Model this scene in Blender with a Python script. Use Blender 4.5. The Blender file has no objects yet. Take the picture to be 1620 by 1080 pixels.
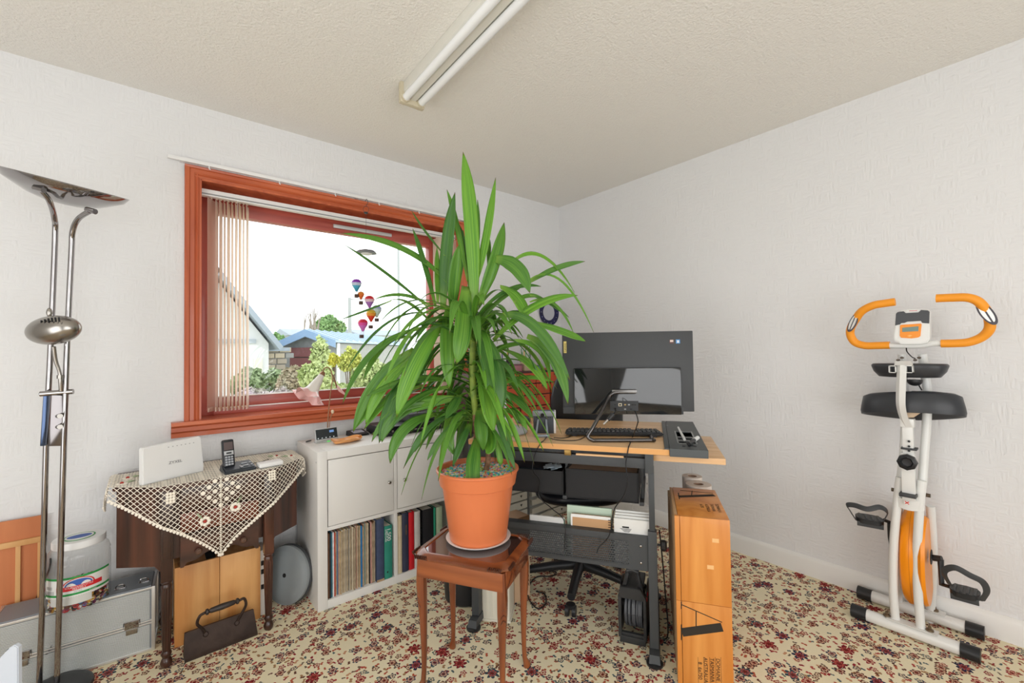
import bpy, bmesh, math, random
from mathutils import Vector, Matrix, Quaternion
random.seed(7)
PI = math.pi; R = math.radians
sc = bpy.context.scene
C = sc.collection
V = Vector

# ------------------------------------------------------------------ camera, world, lights, exposure
CAMH = 1.22
FPX = 690.8
PITCH, ROLL, YAW = 0.0219783, -0.0136810, 0.6901716
fwd = V((math.sin(YAW)*math.cos(PITCH), math.cos(YAW)*math.cos(PITCH), math.sin(PITCH)))
r0 = V((math.cos(YAW), -math.sin(YAW), 0)); u0 = r0.cross(fwd)
rgt = r0*math.cos(ROLL) + u0*math.sin(ROLL)
upv = -r0*math.sin(ROLL) + u0*math.cos(ROLL)
camd = bpy.data.cameras.new('camera'); cam = bpy.data.objects.new('camera', camd); C.objects.link(cam)
mw = Matrix((( rgt.x, upv.x, -fwd.x, 0), (rgt.y, upv.y, -fwd.y, 0), (rgt.z, upv.z, -fwd.z, CAMH), (0, 0, 0, 1)))
cam.matrix_world = mw
camd.sensor_fit = 'HORIZONTAL'; camd.sensor_width = 36; camd.lens = FPX/1620*36; camd.clip_start = 0.02; camd.clip_end = 300
sc.camera = cam
sc.view_settings.view_transform = 'Standard'; sc.view_settings.look = 'None'
sc.view_settings.gamma = 1; sc.view_settings.exposure = 0.0
sc.view_settings.use_curve_mapping = False

w = bpy.data.worlds.new('sky'); sc.world = w; w.use_nodes = True
bg = w.node_tree.nodes['Background']; bg.inputs[0].default_value = (0.95, 0.98, 1.0, 1); bg.inputs[1].default_value = 2.6

def area(name, loc, aim, sx, sy, power, col=(1, 1, 1), portal=False):
    d = bpy.data.lights.new(name, 'AREA'); d.shape = 'RECTANGLE'; d.size = sx; d.size_y = sy; d.energy = power; d.color = col
    if portal: d.cycles.is_portal = True
    o = bpy.data.objects.new(name, d); C.objects.link(o); o.location = loc
    o.rotation_euler = (V(aim)-V(loc)).to_track_quat('-Z', 'Y').to_euler()
    return o
area('window_portal', (0.94, 2.80, 1.5), (0.94, 0, 1.5), 1.6, 1.3, 1, portal=True)
area('rear_fill_light', (0.3, -1.62, 1.15), (1.0, 1.6, 2.35), 2.3, 1.9, 50, (0.97, 0.985, 1))  # added fill lamp behind the camera, brightens the room; no door built
area('left_fill_light', (-1.62, 0.4, 1.1), (1.5, 1.2, 2.2), 1.6, 1.9, 34, (0.97, 0.985, 1))  # second added fill lamp, left of the camera; the wall there is solid

# ------------------------------------------------------------------ points in space along a sight line of the photograph
O = V((0, 0, CAMH))
def ray(x, y): return fwd + rgt*((x-810)/FPX) - upv*((y-540)/FPX)
def _on(x, y, ax, v):
    d = ray(x, y); return O + d*((v-O[ax])/d[ax])
def PX(x, y, v): return _on(x, y, 0, v)
def PY(x, y, v): return _on(x, y, 1, v)
def PZ(x, y, v): return _on(x, y, 2, v)
def PD(x, y, dep): return O + ray(x, y)*dep
def pxm(dep): return dep/FPX

# ------------------------------------------------------------------ mesh helpers
MW = {}
def thing(name, label, cat, loc=(0, 0, 0), rz=0, group=None):
    o = bpy.data.objects.new(name, None); C.objects.link(o); o.empty_display_size = .05
    o.location = loc; o.rotation_euler = (0, 0, rz)
    o['label'] = label; o['category'] = cat
    if group: o['group'] = group
    MW[o.name] = Matrix.Translation(V(loc)) @ Matrix.Rotation(rz, 4, 'Z')
    return o
def tag(o, label, cat, group=None, kind=None):
    o['label'] = label; o['category'] = cat
    if group: o['group'] = group
    if kind: o['kind'] = kind
    return o
def struct(o): o['kind'] = 'structure'; return o
def root_matrix(p):
    while p.name not in MW and p.parent: p = p.parent
    return MW.get(p.name, Matrix())

def catmull(pts, n=6):
    pts = [V(p) for p in pts]
    if len(pts) < 3: return pts
    out = []
    P = [pts[0]*2-pts[1]] + pts + [pts[-1]*2-pts[-2]]
    for i in range(1, len(P)-2):
        for k in range(n):
            t = k/n; a, b, c, d = P[i-1], P[i], P[i+1], P[i+2]
            out.append(.5*((2*b)+(c-a)*t+(2*a-5*b+4*c-d)*t*t+(3*b-a-3*c+d)*t*t*t))
    out.append(pts[-1]); return out

class M:
    def __init__(s): s.bm = bmesh.new(); s.uv = None
    def _add(s, verts, faces):
        vs = [s.bm.verts.new(v) for v in verts]; fs = []
        for f in faces:
            try: fs.append(s.bm.faces.new([vs[i] for i in f]))
            except ValueError: pass
        return vs, fs
    def box(s, a, b, bev=0, mat=None, seg=2):
        x0, y0, z0 = a; x1, y1, z1 = b
        vv = [V((x, y, z)) for z in (z0, z1) for x, y in ((x0, y0), (x1, y0), (x1, y1), (x0, y1))]
        if mat: vv = [mat @ v for v in vv]
        vs, fs = s._add(vv, [(0, 3, 2, 1), (4, 5, 6, 7), (0, 1, 5, 4), (1, 2, 6, 5), (2, 3, 7, 6), (3, 0, 4, 7)])
        if bev:
            es = list({e for f in fs for e in f.edges})
            bmesh.ops.bevel(s.bm, geom=es, offset=bev, segments=seg, affect='EDGES', profile=.6)
        return s
    def obox(s, c, ax, ay, az, bev=0, seg=2):
        """box centred at c with half-extent vectors ax, ay, az"""
        c, ax, ay, az = V(c), V(ax), V(ay), V(az)
        vv = [c+ax*i+ay*j+az*k for k in (-1, 1) for i, j in ((-1, -1), (1, -1), (1, 1), (-1, 1))]
        vs, fs = s._add(vv, [(0, 3, 2, 1), (4, 5, 6, 7), (0, 1, 5, 4), (1, 2, 6, 5), (2, 3, 7, 6), (3, 0, 4, 7)])
        if bev:
            es = list({e for f in fs for e in f.edges})
            bmesh.ops.bevel(s.bm, geom=es, offset=bev, segments=seg, affect='EDGES', profile=.6)
        return s
    def hexa(s, p):
        s._add([V(q) for q in p], [(0, 3, 2, 1), (4, 5, 6, 7), (0, 1, 5, 4), (1, 2, 6, 5), (2, 3, 7, 6), (3, 0, 4, 7)]); return s
    def quad(s, *p): s._add([V(q) for q in p], [tuple(range(len(p)))]); return s
    def prism(s, pts, d, bev=0):
        """polygon pts (3-D, planar) extruded by vector d"""
        n = len(pts); d = V(d); pts = [V(p) for p in pts]
        vv = pts + [p+d for p in pts]
        vs, fs = s._add(vv, [tuple(range(n))[::-1], tuple(range(n, 2*n))] + [(i, (i+1) % n, n+(i+1) % n, n+i) for i in range(n)])
        if bev:
            es = list(set(fs[0].edges) | set(fs[1].edges))
            bmesh.ops.bevel(s.bm, geom=es, offset=bev, segments=2, affect='EDGES')
        return s
    def cyl(s, p0, p1, r0, r1=None, seg=16, cap=True):
        return s.tube([p0, p1], r0 if r1 is None else [r0, r1], seg, sm=False, cap=cap)
    def tube(s, pts, r, seg=8, sm=True, cap=True, n=6, flat=None, closed=False):
        pts = [V(p) for p in pts]
        k0 = len(pts)
        if sm and k0 > 2:
            P = catmull(pts, n)
            if isinstance(r, (list, tuple)):
                rr = []
                for i in range(len(P)):
                    t = i/(len(P)-1)*(len(r)-1); a = int(min(t, len(r)-2)); rr.append(r[a]+(r[a+1]-r[a])*(t-a))
                r = rr
            pts = P
        if not isinstance(r, (list, tuple)): r = [r]*len(pts)
        t0 = (pts[1]-pts[0]).normalized()
        up = V((0, 0, 1)) if abs(t0.z) < .9 else V((1, 0, 0))
        nrm = t0.cross(up).normalized()
        rings = []; prev = t0
        for i, p in enumerate(pts):
            if i == 0: t = t0
            elif i == len(pts)-1: t = (pts[-1]-pts[-2]).normalized()
            else: t = ((pts[i+1]-p).normalized()+(p-pts[i-1]).normalized()).normalized()
            if i:
                q = prev.rotation_difference(t); nrm = q @ nrm; nrm = (nrm-t*nrm.dot(t)).normalized()
            prev = t; bn = t.cross(nrm)
            fx = 1 if flat is None else flat
            rings.append([p+(nrm*math.cos(a)+bn*math.sin(a)*fx)*r[i] for a in [2*PI*k/seg for k in range(seg)]])
        vv = [v for ring in rings for v in ring]; ff = []
        for i in range(len(rings)-1):
            for k in range(seg):
                a = i*seg+k; b = i*seg+(k+1) % seg; ff.append((a, b, b+seg, a+seg))
        if cap: ff.append(tuple(range(seg))[::-1]); ff.append(tuple((len(rings)-1)*seg+k for k in range(seg)))
        s._add(vv, ff); return s
    def lathe(s, prof, org=(0, 0, 0), axis=(0, 0, 1), seg=32, sx=1, sy=1, twist=0):
        """prof = [(r, h)]"""
        org = V(org); q = V((0, 0, 1)).rotation_difference(V(axis).normalized())
        vv = []; ff = []; n = len(prof)
        for r, h in prof:
            for k in range(seg):
                a = 2*PI*k/seg+twist; vv.append(org + q @ V((r*math.cos(a)*sx, r*math.sin(a)*sy, h)))
        for i in range(n-1):
            for k in range(seg):
                a = i*seg+k; b = i*seg+(k+1) % seg; ff.append((a, b, b+seg, a+seg))
        if prof[0][0] > 1e-6: ff.append(tuple(range(seg))[::-1])
        if prof[-1][0] > 1e-6: ff.append(tuple((n-1)*seg+k for k in range(seg)))
        vs, _ = s._add(vv, ff)
        if prof[0][0] <= 1e-6 or prof[-1][0] <= 1e-6: bmesh.ops.remove_doubles(s.bm, verts=vs, dist=1e-6)
        return s
    def ball(s, c, rx, ry=None, rz=None, seg=16, rings=10, rot=None, a0=-PI/2, a1=PI/2):
        ry = rx if ry is None else ry; rz = rx if rz is None else rz; c = V(c)
        vv = []; ff = []
        for i in range(rings+1):
            t = a0+(a1-a0)*i/rings
            for k in range(seg):
                a = 2*PI*k/seg; p = V((rx*math.cos(t)*math.cos(a), ry*math.cos(t)*math.sin(a), rz*math.sin(t)))
                vv.append(c+(rot @ p if rot else p))
        for i in range(rings):
            for k in range(seg):
                a = i*seg+k; b = i*seg+(k+1) % seg; ff.append((a, b, b+seg, a+seg))
        ff.append(tuple(range(seg))[::-1]); ff.append(tuple(rings*seg+k for k in range(seg)))
        s._add(vv, ff); return s
    def build(s, name, mat, parent=None, world=False, sharp=0.6, smooth=True, uvs=None):
        bm = s.bm
        bmesh.ops.recalc_face_normals(bm, faces=bm.faces[:])
        if smooth:
            for e in bm.edges:
                if len(e.link_faces) == 2:
                    try:
                        if e.calc_face_angle() > sharp: e.smooth = False
                    except ValueError: pass
            for f in bm.faces: f.smooth = True
        me = bpy.data.meshes.new(name); bm.to_mesh(me); bm.free()
        if world and parent is not None: me.transform(root_matrix(parent).inverted())
        if isinstance(mat, (list, tuple)):
            for m in mat: me.materials.append(m)
        elif mat: me.materials.append(mat)
        o = bpy.data.objects.new(name, me); C.objects.link(o)
        if parent is not None: o.parent = parent
        return o

def text(string, size, mat, parent, org, xd, yd, name='lettering', world=True, sx=1, align='LEFT', bold=0.0):
    cu = bpy.data.curves.new('t', 'FONT'); cu.body = string; cu.size = size; cu.align_x = align; cu.offset = bold
    to = bpy.data.objects.new('t', cu); C.objects.link(to)
    dg = bpy.context.evaluated_depsgraph_get(); me = bpy.data.meshes.new_from_object(to.evaluated_get(dg))
    bpy.data.objects.remove(to); bpy.data.curves.remove(cu)
    org = V(org); xd = V(xd).normalized(); yd = V(yd); yd = (yd-xd*yd.dot(xd)).normalized(); n = xd.cross(yd)
    inv = root_matrix(parent).inverted() if world else Matrix()
    for v in me.vertices: v.co = inv @ (org+xd*v.co.x*sx+yd*v.co.y+n*.0006)
    me.materials.clear(); me.materials.append(mat)
    o = bpy.data.objects.new(name, me); C.objects.link(o); o.parent = parent
    return o

def copy_tree(o, parent=None):
    c = o.copy(); C.objects.link(c); c.parent = parent
    for ch in list(o.children): copy_tree(ch, c)
    return c

# ------------------------------------------------------------------ materials
def srgb(c):
    f = lambda v: v/12.92 if v <= .04045 else ((v+.055)/1.055)**2.4
    return tuple(f(v/255) for v in c) + (1,)
def mat(name, col, rough=.5, metal=0, spec=.5, bump=0, bscale=200, var=0, vscale=8, coat=0, emit=None, trans=0, ior=1.45, alpha=1, stretch=None, var2=None):
    m = bpy.data.materials.new(name); m.use_nodes = True; nt = m.node_tree; b = nt.nodes['Principled BSDF']
    c = srgb(col); b.inputs['Base Color'].default_value = c
    b.inputs['Roughness'].default_value = rough; b.inputs['Metallic'].default_value = metal
    b.inputs['Specular IOR Level'].default_value = spec; b.inputs['Coat Weight'].default_value = coat; b.inputs['Coat Roughness'].default_value = .05
    b.inputs['Transmission Weight'].default_value = trans; b.inputs['IOR'].default_value = ior; b.inputs['Alpha'].default_value = alpha
    tc = nt.nodes.new('ShaderNodeTexCoord')
    mp = nt.nodes.new('ShaderNodeMapping'); nt.links.new(tc.outputs['Object'], mp.inputs[0])
    if stretch: mp.inputs['Scale'].default_value = stretch
    if bump:
        n = nt.nodes.new('ShaderNodeTexNoise'); n.inputs['Scale'].default_value = bscale; n.inputs['Detail'].default_value = 3
        bp = nt.nodes.new('ShaderNodeBump'); bp.inputs['Strength'].default_value = min(bump, 1); bp.inputs['Distance'].default_value = .002 if bump < 1 else .004
        nt.links.new(mp.outputs[0], n.inputs[0]); nt.links.new(n.outputs[0], bp.inputs['Height']); nt.links.new(bp.outputs[0], b.inputs['Normal'])
    if var:
        n = nt.nodes.new('ShaderNodeTexNoise'); n.inputs['Scale'].default_value = vscale; n.inputs['Detail'].default_value = 4
        nt.links.new(mp.outputs[0], n.inputs[0])
        mx = nt.nodes.new('ShaderNodeMix'); mx.data_type = 'RGBA'
        c2 = srgb(var2) if var2 else tuple(max(0, v*(1-var)) for v in c[:3])+(1,)
        cr = nt.nodes.new('ShaderNodeMapRange'); cr.inputs[1].default_value = .35; cr.inputs[2].default_value = .65
        nt.links.new(n.outputs[0], cr.inputs[0])
        mx.inputs['A'].default_value = c; mx.inputs['B'].default_value = c2
        nt.links.new(cr.outputs[0], mx.inputs['Factor']); nt.links.new(mx.outputs['Result'], b.inputs['Base Color'])
    if emit:
        b.inputs['Emission Color'].default_value = srgb(emit[0]); b.inputs['Emission Strength'].default_value = emit[1]
    return m
def wood(name, c1, c2, rough=.4, axis='Z', scale=1.0, coat=0, ring=6, fine=.35, c3=None):
    """grain runs along the given object axis"""
    m = bpy.data.materials.new(name); m.use_nodes = True; nt = m.node_tree; b = nt.nodes['Principled BSDF']; L = nt.links
    b.inputs['Roughness'].default_value = rough; b.inputs['Coat Weight'].default_value = coat; b.inputs['Coat Roughness'].default_value = .08
    tc = nt.nodes.new('ShaderNodeTexCoord'); mp = nt.nodes.new('ShaderNodeMapping'); L.new(tc.outputs['Object'], mp.inputs[0])
    sc_ = {'X': (.08, 1, 1), 'Y': (1, .08, 1), 'Z': (1, 1, .08)}[axis]
    mp.inputs['Scale'].default_value = tuple(v*scale for v in sc_)
    n1 = nt.nodes.new('ShaderNodeTexNoise'); n1.inputs['Scale'].default_value = ring; n1.inputs['Detail'].default_value = 2; n1.inputs['Distortion'].default_value = .6
    L.new(mp.outputs[0], n1.inputs[0])
    mu = nt.nodes.new('ShaderNodeMath'); mu.operation = 'MULTIPLY'; mu.inputs[1].default_value = 9; L.new(n1.outputs[0], mu.inputs[0])
    fr = nt.nodes.new('ShaderNodeMath'); fr.operation = 'PINGPONG'; fr.inputs[1].default_value = 1; L.new(mu.outputs[0], fr.inputs[0])
    n2 = nt.nodes.new('ShaderNodeTexNoise'); n2.inputs['Scale'].default_value = 90; n2.inputs['Detail'].default_value = 3; L.new(mp.outputs[0], n2.inputs[0])
    mx0 = nt.nodes.new('ShaderNodeMix'); mx0.inputs[0].default_value = fine; L.new(fr.outputs[0], mx0.inputs[2]); L.new(n2.outputs[0], mx0.inputs[3])
    cr = nt.nodes.new('ShaderNodeValToRGB'); cr.color_ramp.elements[0].color = srgb(c1); cr.color_ramp.elements[1].color = srgb(c2)
    cr.color_ramp.elements[0].position = .15; cr.color_ramp.elements[1].position = .85
    L.new(mx0.outputs[0], cr.inputs[0]); L.new(cr.outputs[0], b.inputs['Base Color'])
    bp = nt.nodes.new('ShaderNodeBump'); bp.inputs['Strength'].default_value = .15; bp.inputs['Distance'].default_value = .001
    L.new(n2.outputs[0], bp.inputs['Height']); L.new(bp.outputs[0], b.inputs['Normal'])
    return m

def wallpaper():
    m = bpy.data.materials.new('wallpaper'); m.use_nodes = True; nt = m.node_tree; b = nt.nodes['Principled BSDF']; L = nt.links
    b.inputs['Base Color'].default_value = srgb((232, 232, 232)); b.inputs['Roughness'].default_value = .75; b.inputs['Specular IOR Level'].default_value = .25
    tc = nt.nodes.new('ShaderNodeTexCoord')
    def noise(scale, st, det=2):
        mp = nt.nodes.new('ShaderNodeMapping'); mp.inputs['Scale'].default_value = st; L.new(tc.outputs['Object'], mp.inputs[0])
        n = nt.nodes.new('ShaderNodeTexNoise'); n.inputs['Scale'].default_value = scale; n.inputs['Detail'].default_value = det; L.new(mp.outputs[0], n.inputs[0]); return n
    a = noise(95, (1, 1, .2)); c = noise(85, (.2, .2, 1)); sel = noise(24, (1, 1, 1), 1)
    st = nt.nodes.new('ShaderNodeMapRange'); st.inputs[1].default_value = .46; st.inputs[2].default_value = .54; L.new(sel.outputs[0], st.inputs[0])
    mx = nt.nodes.new('ShaderNodeMix'); L.new(st.outputs[0], mx.inputs[0]); L.new(a.outputs[0], mx.inputs[2]); L.new(c.outputs[0], mx.inputs[3])
    bp = nt.nodes.new('ShaderNodeBump'); bp.inputs['Strength'].default_value = .9; bp.inputs['Distance'].default_value = .0042
    L.new(mx.outputs[0], bp.inputs['Height']); L.new(bp.outputs[0], b.inputs['Normal'])
    return m

def carpet():
    m = bpy.data.materials.new('floral_carpet'); m.use_nodes = True; nt = m.node_tree; b = nt.nodes['Principled BSDF']; L = nt.links; N = nt.nodes
    b.inputs['Roughness'].default_value = .95; b.inputs['Specular IOR Level'].default_value = .1
    tc = N.new('ShaderNodeTexCoord')
    def math_(op, a, b_=None, c=None):
        n = N.new('ShaderNodeMath'); n.operation = op
        for i, v in enumerate((a, b_, c)):
            if v is None: continue
            if isinstance(v, (int, float)): n.inputs[i].default_value = v
            else: L.new(v, n.inputs[i])
        return n.outputs[0]
    def mapping(src, scale, loc=(0, 0, 0), rot=0):
        mp = N.new('ShaderNodeMapping'); mp.inputs['Scale'].default_value = scale; mp.inputs['Location'].default_value = loc; mp.inputs['Rotation'].default_value = (0, 0, rot)
        L.new(src, mp.inputs[0]); return mp.outputs[0]
    wn = N.new('ShaderNodeTexNoise'); wn.inputs['Scale'].default_value = 60; wn.inputs['Detail'].default_value = 1; L.new(tc.outputs['Object'], wn.inputs[0])
    wa = N.new('ShaderNodeVectorMath'); wa.operation = 'MULTIPLY_ADD'; L.new(wn.outputs[1], wa.inputs[0]); wa.inputs[1].default_value = (.010, .010, 0); L.new(tc.outputs['Object'], wa.inputs[2])
    base = wa.outputs[0]
    col = None
    def layer(prev, src_scale, rad, petals, palette, dens, loc, ringin=.35, amp=.3, center=None, aspect=(1, 1, 1), rot=0):
        vec = mapping(base, tuple(src_scale*a for a in aspect), loc, rot)
        vo = N.new('ShaderNodeTexVoronoi'); vo.voronoi_dimensions = '2D'; vo.inputs['Scale'].default_value = 1; vo.inputs['Randomness'].default_value = .85
        L.new(vec, vo.inputs['Vector'])
        sub = N.new('ShaderNodeVectorMath'); sub.operation = 'SUBTRACT'; L.new(vec, sub.inputs[0]); L.new(vo.outputs['Position'], sub.inputs[1])
        sp = N.new('ShaderNodeSeparateXYZ'); L.new(sub.outputs[0], sp.inputs[0])
        sc_ = N.new('ShaderNodeSeparateColor'); L.new(vo.outputs['Color'], sc_.inputs[0])
        ang = math_('ARCTAN2', sp.outputs[1], sp.outputs[0])
        ang = math_('ADD', math_('MULTIPLY', ang, petals), math_('MULTIPLY', sc_.outputs[0], 6.28))
        pet = math_('MULTIPLY_ADD', math_('ABSOLUTE', math_('COSINE', math_('MULTIPLY', ang, .5))), amp, 1-amp)
        d = vo.outputs['Distance']
        rel = math_('DIVIDE', d, math_('MULTIPLY', pet, rad))
        inside = math_('LESS_THAN', rel, 1)
        on = math_('LESS_THAN', sc_.outputs[1], dens)
        mask = math_('MULTIPLY', inside, on)
        cr = N.new('ShaderNodeValToRGB'); cr.color_ramp.interpolation = 'CONSTANT'
        els = cr.color_ramp.elements
        while len(els) < len(palette): els.new(.5)
        for i, p in enumerate(palette): els[i].position = i/len(palette); els[i].color = srgb(p)
        L.new(sc_.outputs[2], cr.inputs[0])
        pc = cr.outputs[0]
        if center:
            c1 = math_('MULTIPLY', math_('GREATER_THAN', rel, center[0]), math_('LESS_THAN', rel, center[1]))
            mc = N.new('ShaderNodeMix'); mc.data_type = 'RGBA'; L.new(c1, mc.inputs['Factor']); L.new(pc, mc.inputs['A']); mc.inputs['B'].default_value = srgb(center[2]); pc = mc.outputs['Result']
        if ringin:
            c2 = math_('LESS_THAN', rel, ringin)
            mc = N.new('ShaderNodeMix'); mc.data_type = 'RGBA'; L.new(c2, mc.inputs['Factor']); L.new(pc, mc.inputs['A']); mc.inputs['B'].default_value = srgb((120, 45, 40)); pc = mc.outputs['Result']
        mx = N.new('ShaderNodeMix'); mx.data_type = 'RGBA'; L.new(mask, mx.inputs['Factor']); L.new(prev, mx.inputs['A']); L.new(pc, mx.inputs['B'])
        return mx.outputs['Result']
    # cream ground with mottle
    g = N.new('ShaderNodeTexNoise'); g.inputs['Scale'].default_value = 5; L.new(tc.outputs['Object'], g.inputs[0])
    gr = N.new('ShaderNodeValToRGB'); gr.color_ramp.elements[0].color = srgb((240, 226, 190)); gr.color_ramp.elements[1].color = srgb((246, 236, 206)); L.new(g.outputs[0], gr.inputs[0])
    col = gr.outputs[0]
    red, navy, brown, teal, rust, pale = (150, 40, 50), (45, 52, 78), (105, 62, 48), (82, 100, 100), (186, 92, 66), (205, 150, 112)
    col = layer(col, 30, .30, 2, [pale, rust, (170, 130, 90), (180, 80, 72)], .55, (3.1, 1.7, 0), 0, .85, aspect=(1, 1.0, 1))
    col = layer(col, 38, .30, 2, [brown, (120, 100, 80), rust, red, teal], .5, (9.1, 4.7, 0), 0, .8, rot=.7)
    col = layer(col, 25, .36, 5, [brown, red, (70, 60, 70), teal, red], .44, (1.3, 8.2, 0), 0, .45, (.30, .62, (236, 214, 180)))
    col = layer(col, 17.5, .34, 6, [navy, brown, red, (58, 62, 84), (92, 50, 50)], .46, (5.5, 2.2, 0), .26, .4, (.40, .70, (216, 170, 142)))
    col = layer(col, 9.5, .27, 7, [navy, (128, 34, 44), (60, 78, 88)], .32, (2.7, 6.1, 0), .3, .5, (.42, .62, (196, 96, 84)))
    L.new(col, b.inputs['Base Color'])
    n = N.new('ShaderNodeTexNoise'); n.inputs['Scale'].default_value = 420; n.inputs['Detail'].default_value = 2; L.new(tc.outputs['Object'], n.inputs[0])
    bp = N.new('ShaderNodeBump'); bp.inputs['Strength'].default_value = .6; bp.inputs['Distance'].default_value = .004; L.new(n.outputs[0], bp.inputs['Height']); L.new(bp.outputs[0], b.inputs['Normal'])
    return m

def leafmat():
    m = bpy.data.materials.new('yucca_leaf'); m.use_nodes = True; nt = m.node_tree; b = nt.nodes['Principled BSDF']; L = nt.links; N = nt.nodes
    b.inputs['Roughness'].default_value = .36; b.inputs['Specular IOR Level'].default_value = .5
    uv = N.new('ShaderNodeUVMap'); uv.uv_map = 'UVMap'
    mp = N.new('ShaderNodeMapping'); mp.inputs['Scale'].default_value = (14, .8, 1); L.new(uv.outputs[0], mp.inputs[0])
    n = N.new('ShaderNodeTexNoise'); n.inputs['Scale'].default_value = 1.4; n.inputs['Detail'].default_value = 3; L.new(mp.outputs[0], n.inputs[0])
    oi = N.new('ShaderNodeObjectInfo')
    cr = N.new('ShaderNodeValToRGB'); e = cr.color_ramp.elements
    e[0].color = srgb((66, 130, 52)); e[1].color = srgb((142, 194, 80)); e[0].position = .3; e[1].position = .75
    L.new(n.outputs[0], cr.inputs[0])
    cr2 = N.new('ShaderNodeValToRGB'); e = cr2.color_ramp.elements; e[0].color = (.50, .60, .72, 1); e[1].color = (1.35, 1.3, .8, 1); L.new(oi.outputs['Random'], cr2.inputs[0])
    mx = N.new('ShaderNodeMix'); mx.data_type = 'RGBA'; mx.blend_type = 'MULTIPLY'; mx.inputs['Factor'].default_value = 1
    L.new(cr.outputs[0], mx.inputs['A']); L.new(cr2.outputs[0], mx.inputs['B'])
    sep = N.new('ShaderNodeSeparateXYZ'); L.new(uv.outputs[0], sep.inputs[0])
    tp = N.new('ShaderNodeMapRange'); tp.inputs[1].default_value = .965; tp.inputs[2].default_value = 1; L.new(sep.outputs[1], tp.inputs[0])
    m2 = N.new('ShaderNodeMix'); m2.data_type = 'RGBA'; L.new(tp.outputs[0], m2.inputs['Factor']); L.new(mx.outputs['Result'], m2.inputs['A']); m2.inputs['B'].default_value = srgb((120, 84, 48))
    bs = N.new('ShaderNodeMapRange'); bs.inputs[1].default_value = .2; bs.inputs[2].default_value = 0; L.new(sep.outputs[1], bs.inputs[0])
    m3 = N.new('ShaderNodeMix'); m3.data_type = 'RGBA'; L.new(bs.outputs[0], m3.inputs['Factor']); L.new(m2.outputs['Result'], m3.inputs['A']); m3.inputs['B'].default_value = srgb((150, 190, 80))
    L.new(m3.outputs['Result'], b.inputs['Base Color'])
    tr = N.new('ShaderNodeBsdfTranslucent'); L.new(m3.outputs['Result'], tr.inputs[0])
    ms = N.new('ShaderNodeMixShader'); ms.inputs[0].default_value = .38
    out = N['Material Output']; L.new(b.outputs[0], ms.inputs[1]); L.new(tr.outputs[0], ms.inputs[2]); L.new(ms.outputs[0], out.inputs[0])
    return m
def thin_glass(name, tint=(.97, .98, .975), k=.03):
    m = bpy.data.materials.new(name); m.use_nodes = True; nt = m.node_tree; L = nt.links; N = nt.nodes
    N.remove(N['Principled BSDF']); t = N.new('ShaderNodeBsdfTransparent'); t.inputs[0].default_value = tint+(1,)
    g = N.new('ShaderNodeBsdfGlossy'); g.inputs['Roughness'].default_value = .02
    fr = N.new('ShaderNodeLayerWeight'); pw = N.new('ShaderNodeMath'); pw.operation = 'POWER'; pw.inputs[1].default_value = 5; L.new(fr.outputs['Facing'], pw.inputs[0])
    a = N.new('ShaderNodeMath'); a.operation = 'MULTIPLY_ADD'; a.inputs[1].default_value = .7; a.inputs[2].default_value = k; L.new(pw.outputs[0], a.inputs[0])
    ms = N.new('ShaderNodeMixShader'); L.new(a.outputs[0], ms.inputs[0]); L.new(t.outputs[0], ms.inputs[1]); L.new(g.outputs[0], ms.inputs[2]); L.new(ms.outputs[0], N['Material Output'].inputs[0])
    return m

WALL = wallpaper(); CARPET = carpet(); LEAF = leafmat()
CEIL = mat('ceiling_paint', (240, 237, 230), .85, spec=.2, bump=1.0, bscale=110)
WHITEP = mat('white_gloss_paint', (238, 237, 233), .35)
REDWOOD = wood('red_stained_wood', (178, 82, 46), (204, 106, 64), .38, 'X', 1.0, .25)
REDWOODV = wood('red_stained_wood_upright', (178, 82, 46), (204, 106, 64), .38, 'Z', 1.0, .25)
SASHW = wood('dark_red_sash_wood', (158, 66, 56), (194, 96, 80), .38, 'X', 1, .2)
SASHV = wood('dark_red_sash_wood_upright', (158, 66, 56), (194, 96, 80), .38, 'Z', 1, .2)
CHROME = mat('chrome', (158, 155, 155), .07, 1)
NICKEL = mat('brushed_nickel', (160, 156, 150), .25, 1)
BLACKP = mat('black_plastic', (34, 35, 37), .42)
DKPLAST = mat('dark_grey_plastic', (62, 64, 66), .5)
DKMETAL = mat('dark_powder_coated_metal', (66, 69, 71), .5, bump=.1, bscale=500)
WHITEPL = mat('white_plastic', (236, 236, 234), .35)
GREYPL = mat('grey_plastic', (150, 152, 152), .45)
CREAM = mat('cream_plastic', (226, 222, 206), .4)
LAM = mat('white_laminate', (226, 224, 219), .42)
DARKWOOD = wood('dark_mahogany', (46, 26, 18), (92, 52, 36), .33, 'Z', 1, .3)
DARKWOODX = wood('dark_mahogany_across', (50, 29, 21), (90, 52, 38), .33, 'X', 1, .3)
TEAK = wood('glossy_mahogany', (104, 50, 24), (156, 88, 48), .25, 'Z', 1, .5)
TEAKX = wood('glossy_mahogany_across', (102, 48, 24), (156, 86, 46), .25, 'X', 1, .5)
PINE = wood('pine_board', (206, 140, 76), (232, 176, 112), .45, 'Z', 1, .1)
CRATEW = wood('orange_pine', (206, 128, 52), (228, 156, 78), .42, 'Z', 1, .15)
BEECH = wood('beech_laminate', (214, 168, 116), (232, 192, 146), .42, 'X', 1, .1)
BALSA = wood('orange_hardboard', (190, 112, 66), (206, 128, 80), .6, 'Z', 1)
BATTEN = wood('pale_batten', (206, 152, 92), (226, 176, 118), .6, 'Z', 1)
TERRA = mat('terracotta_plastic', (214, 120, 74), .32, spec=.5)
BLACKFAB = mat('black_fabric', (44, 44, 45), .9, bump=.4, bscale=700)
LEATHER = mat('black_leather', (30, 32, 36), .32, bump=.2, bscale=300)
ORANGE = mat('orange_foam', (250, 160, 40), .5)
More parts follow.
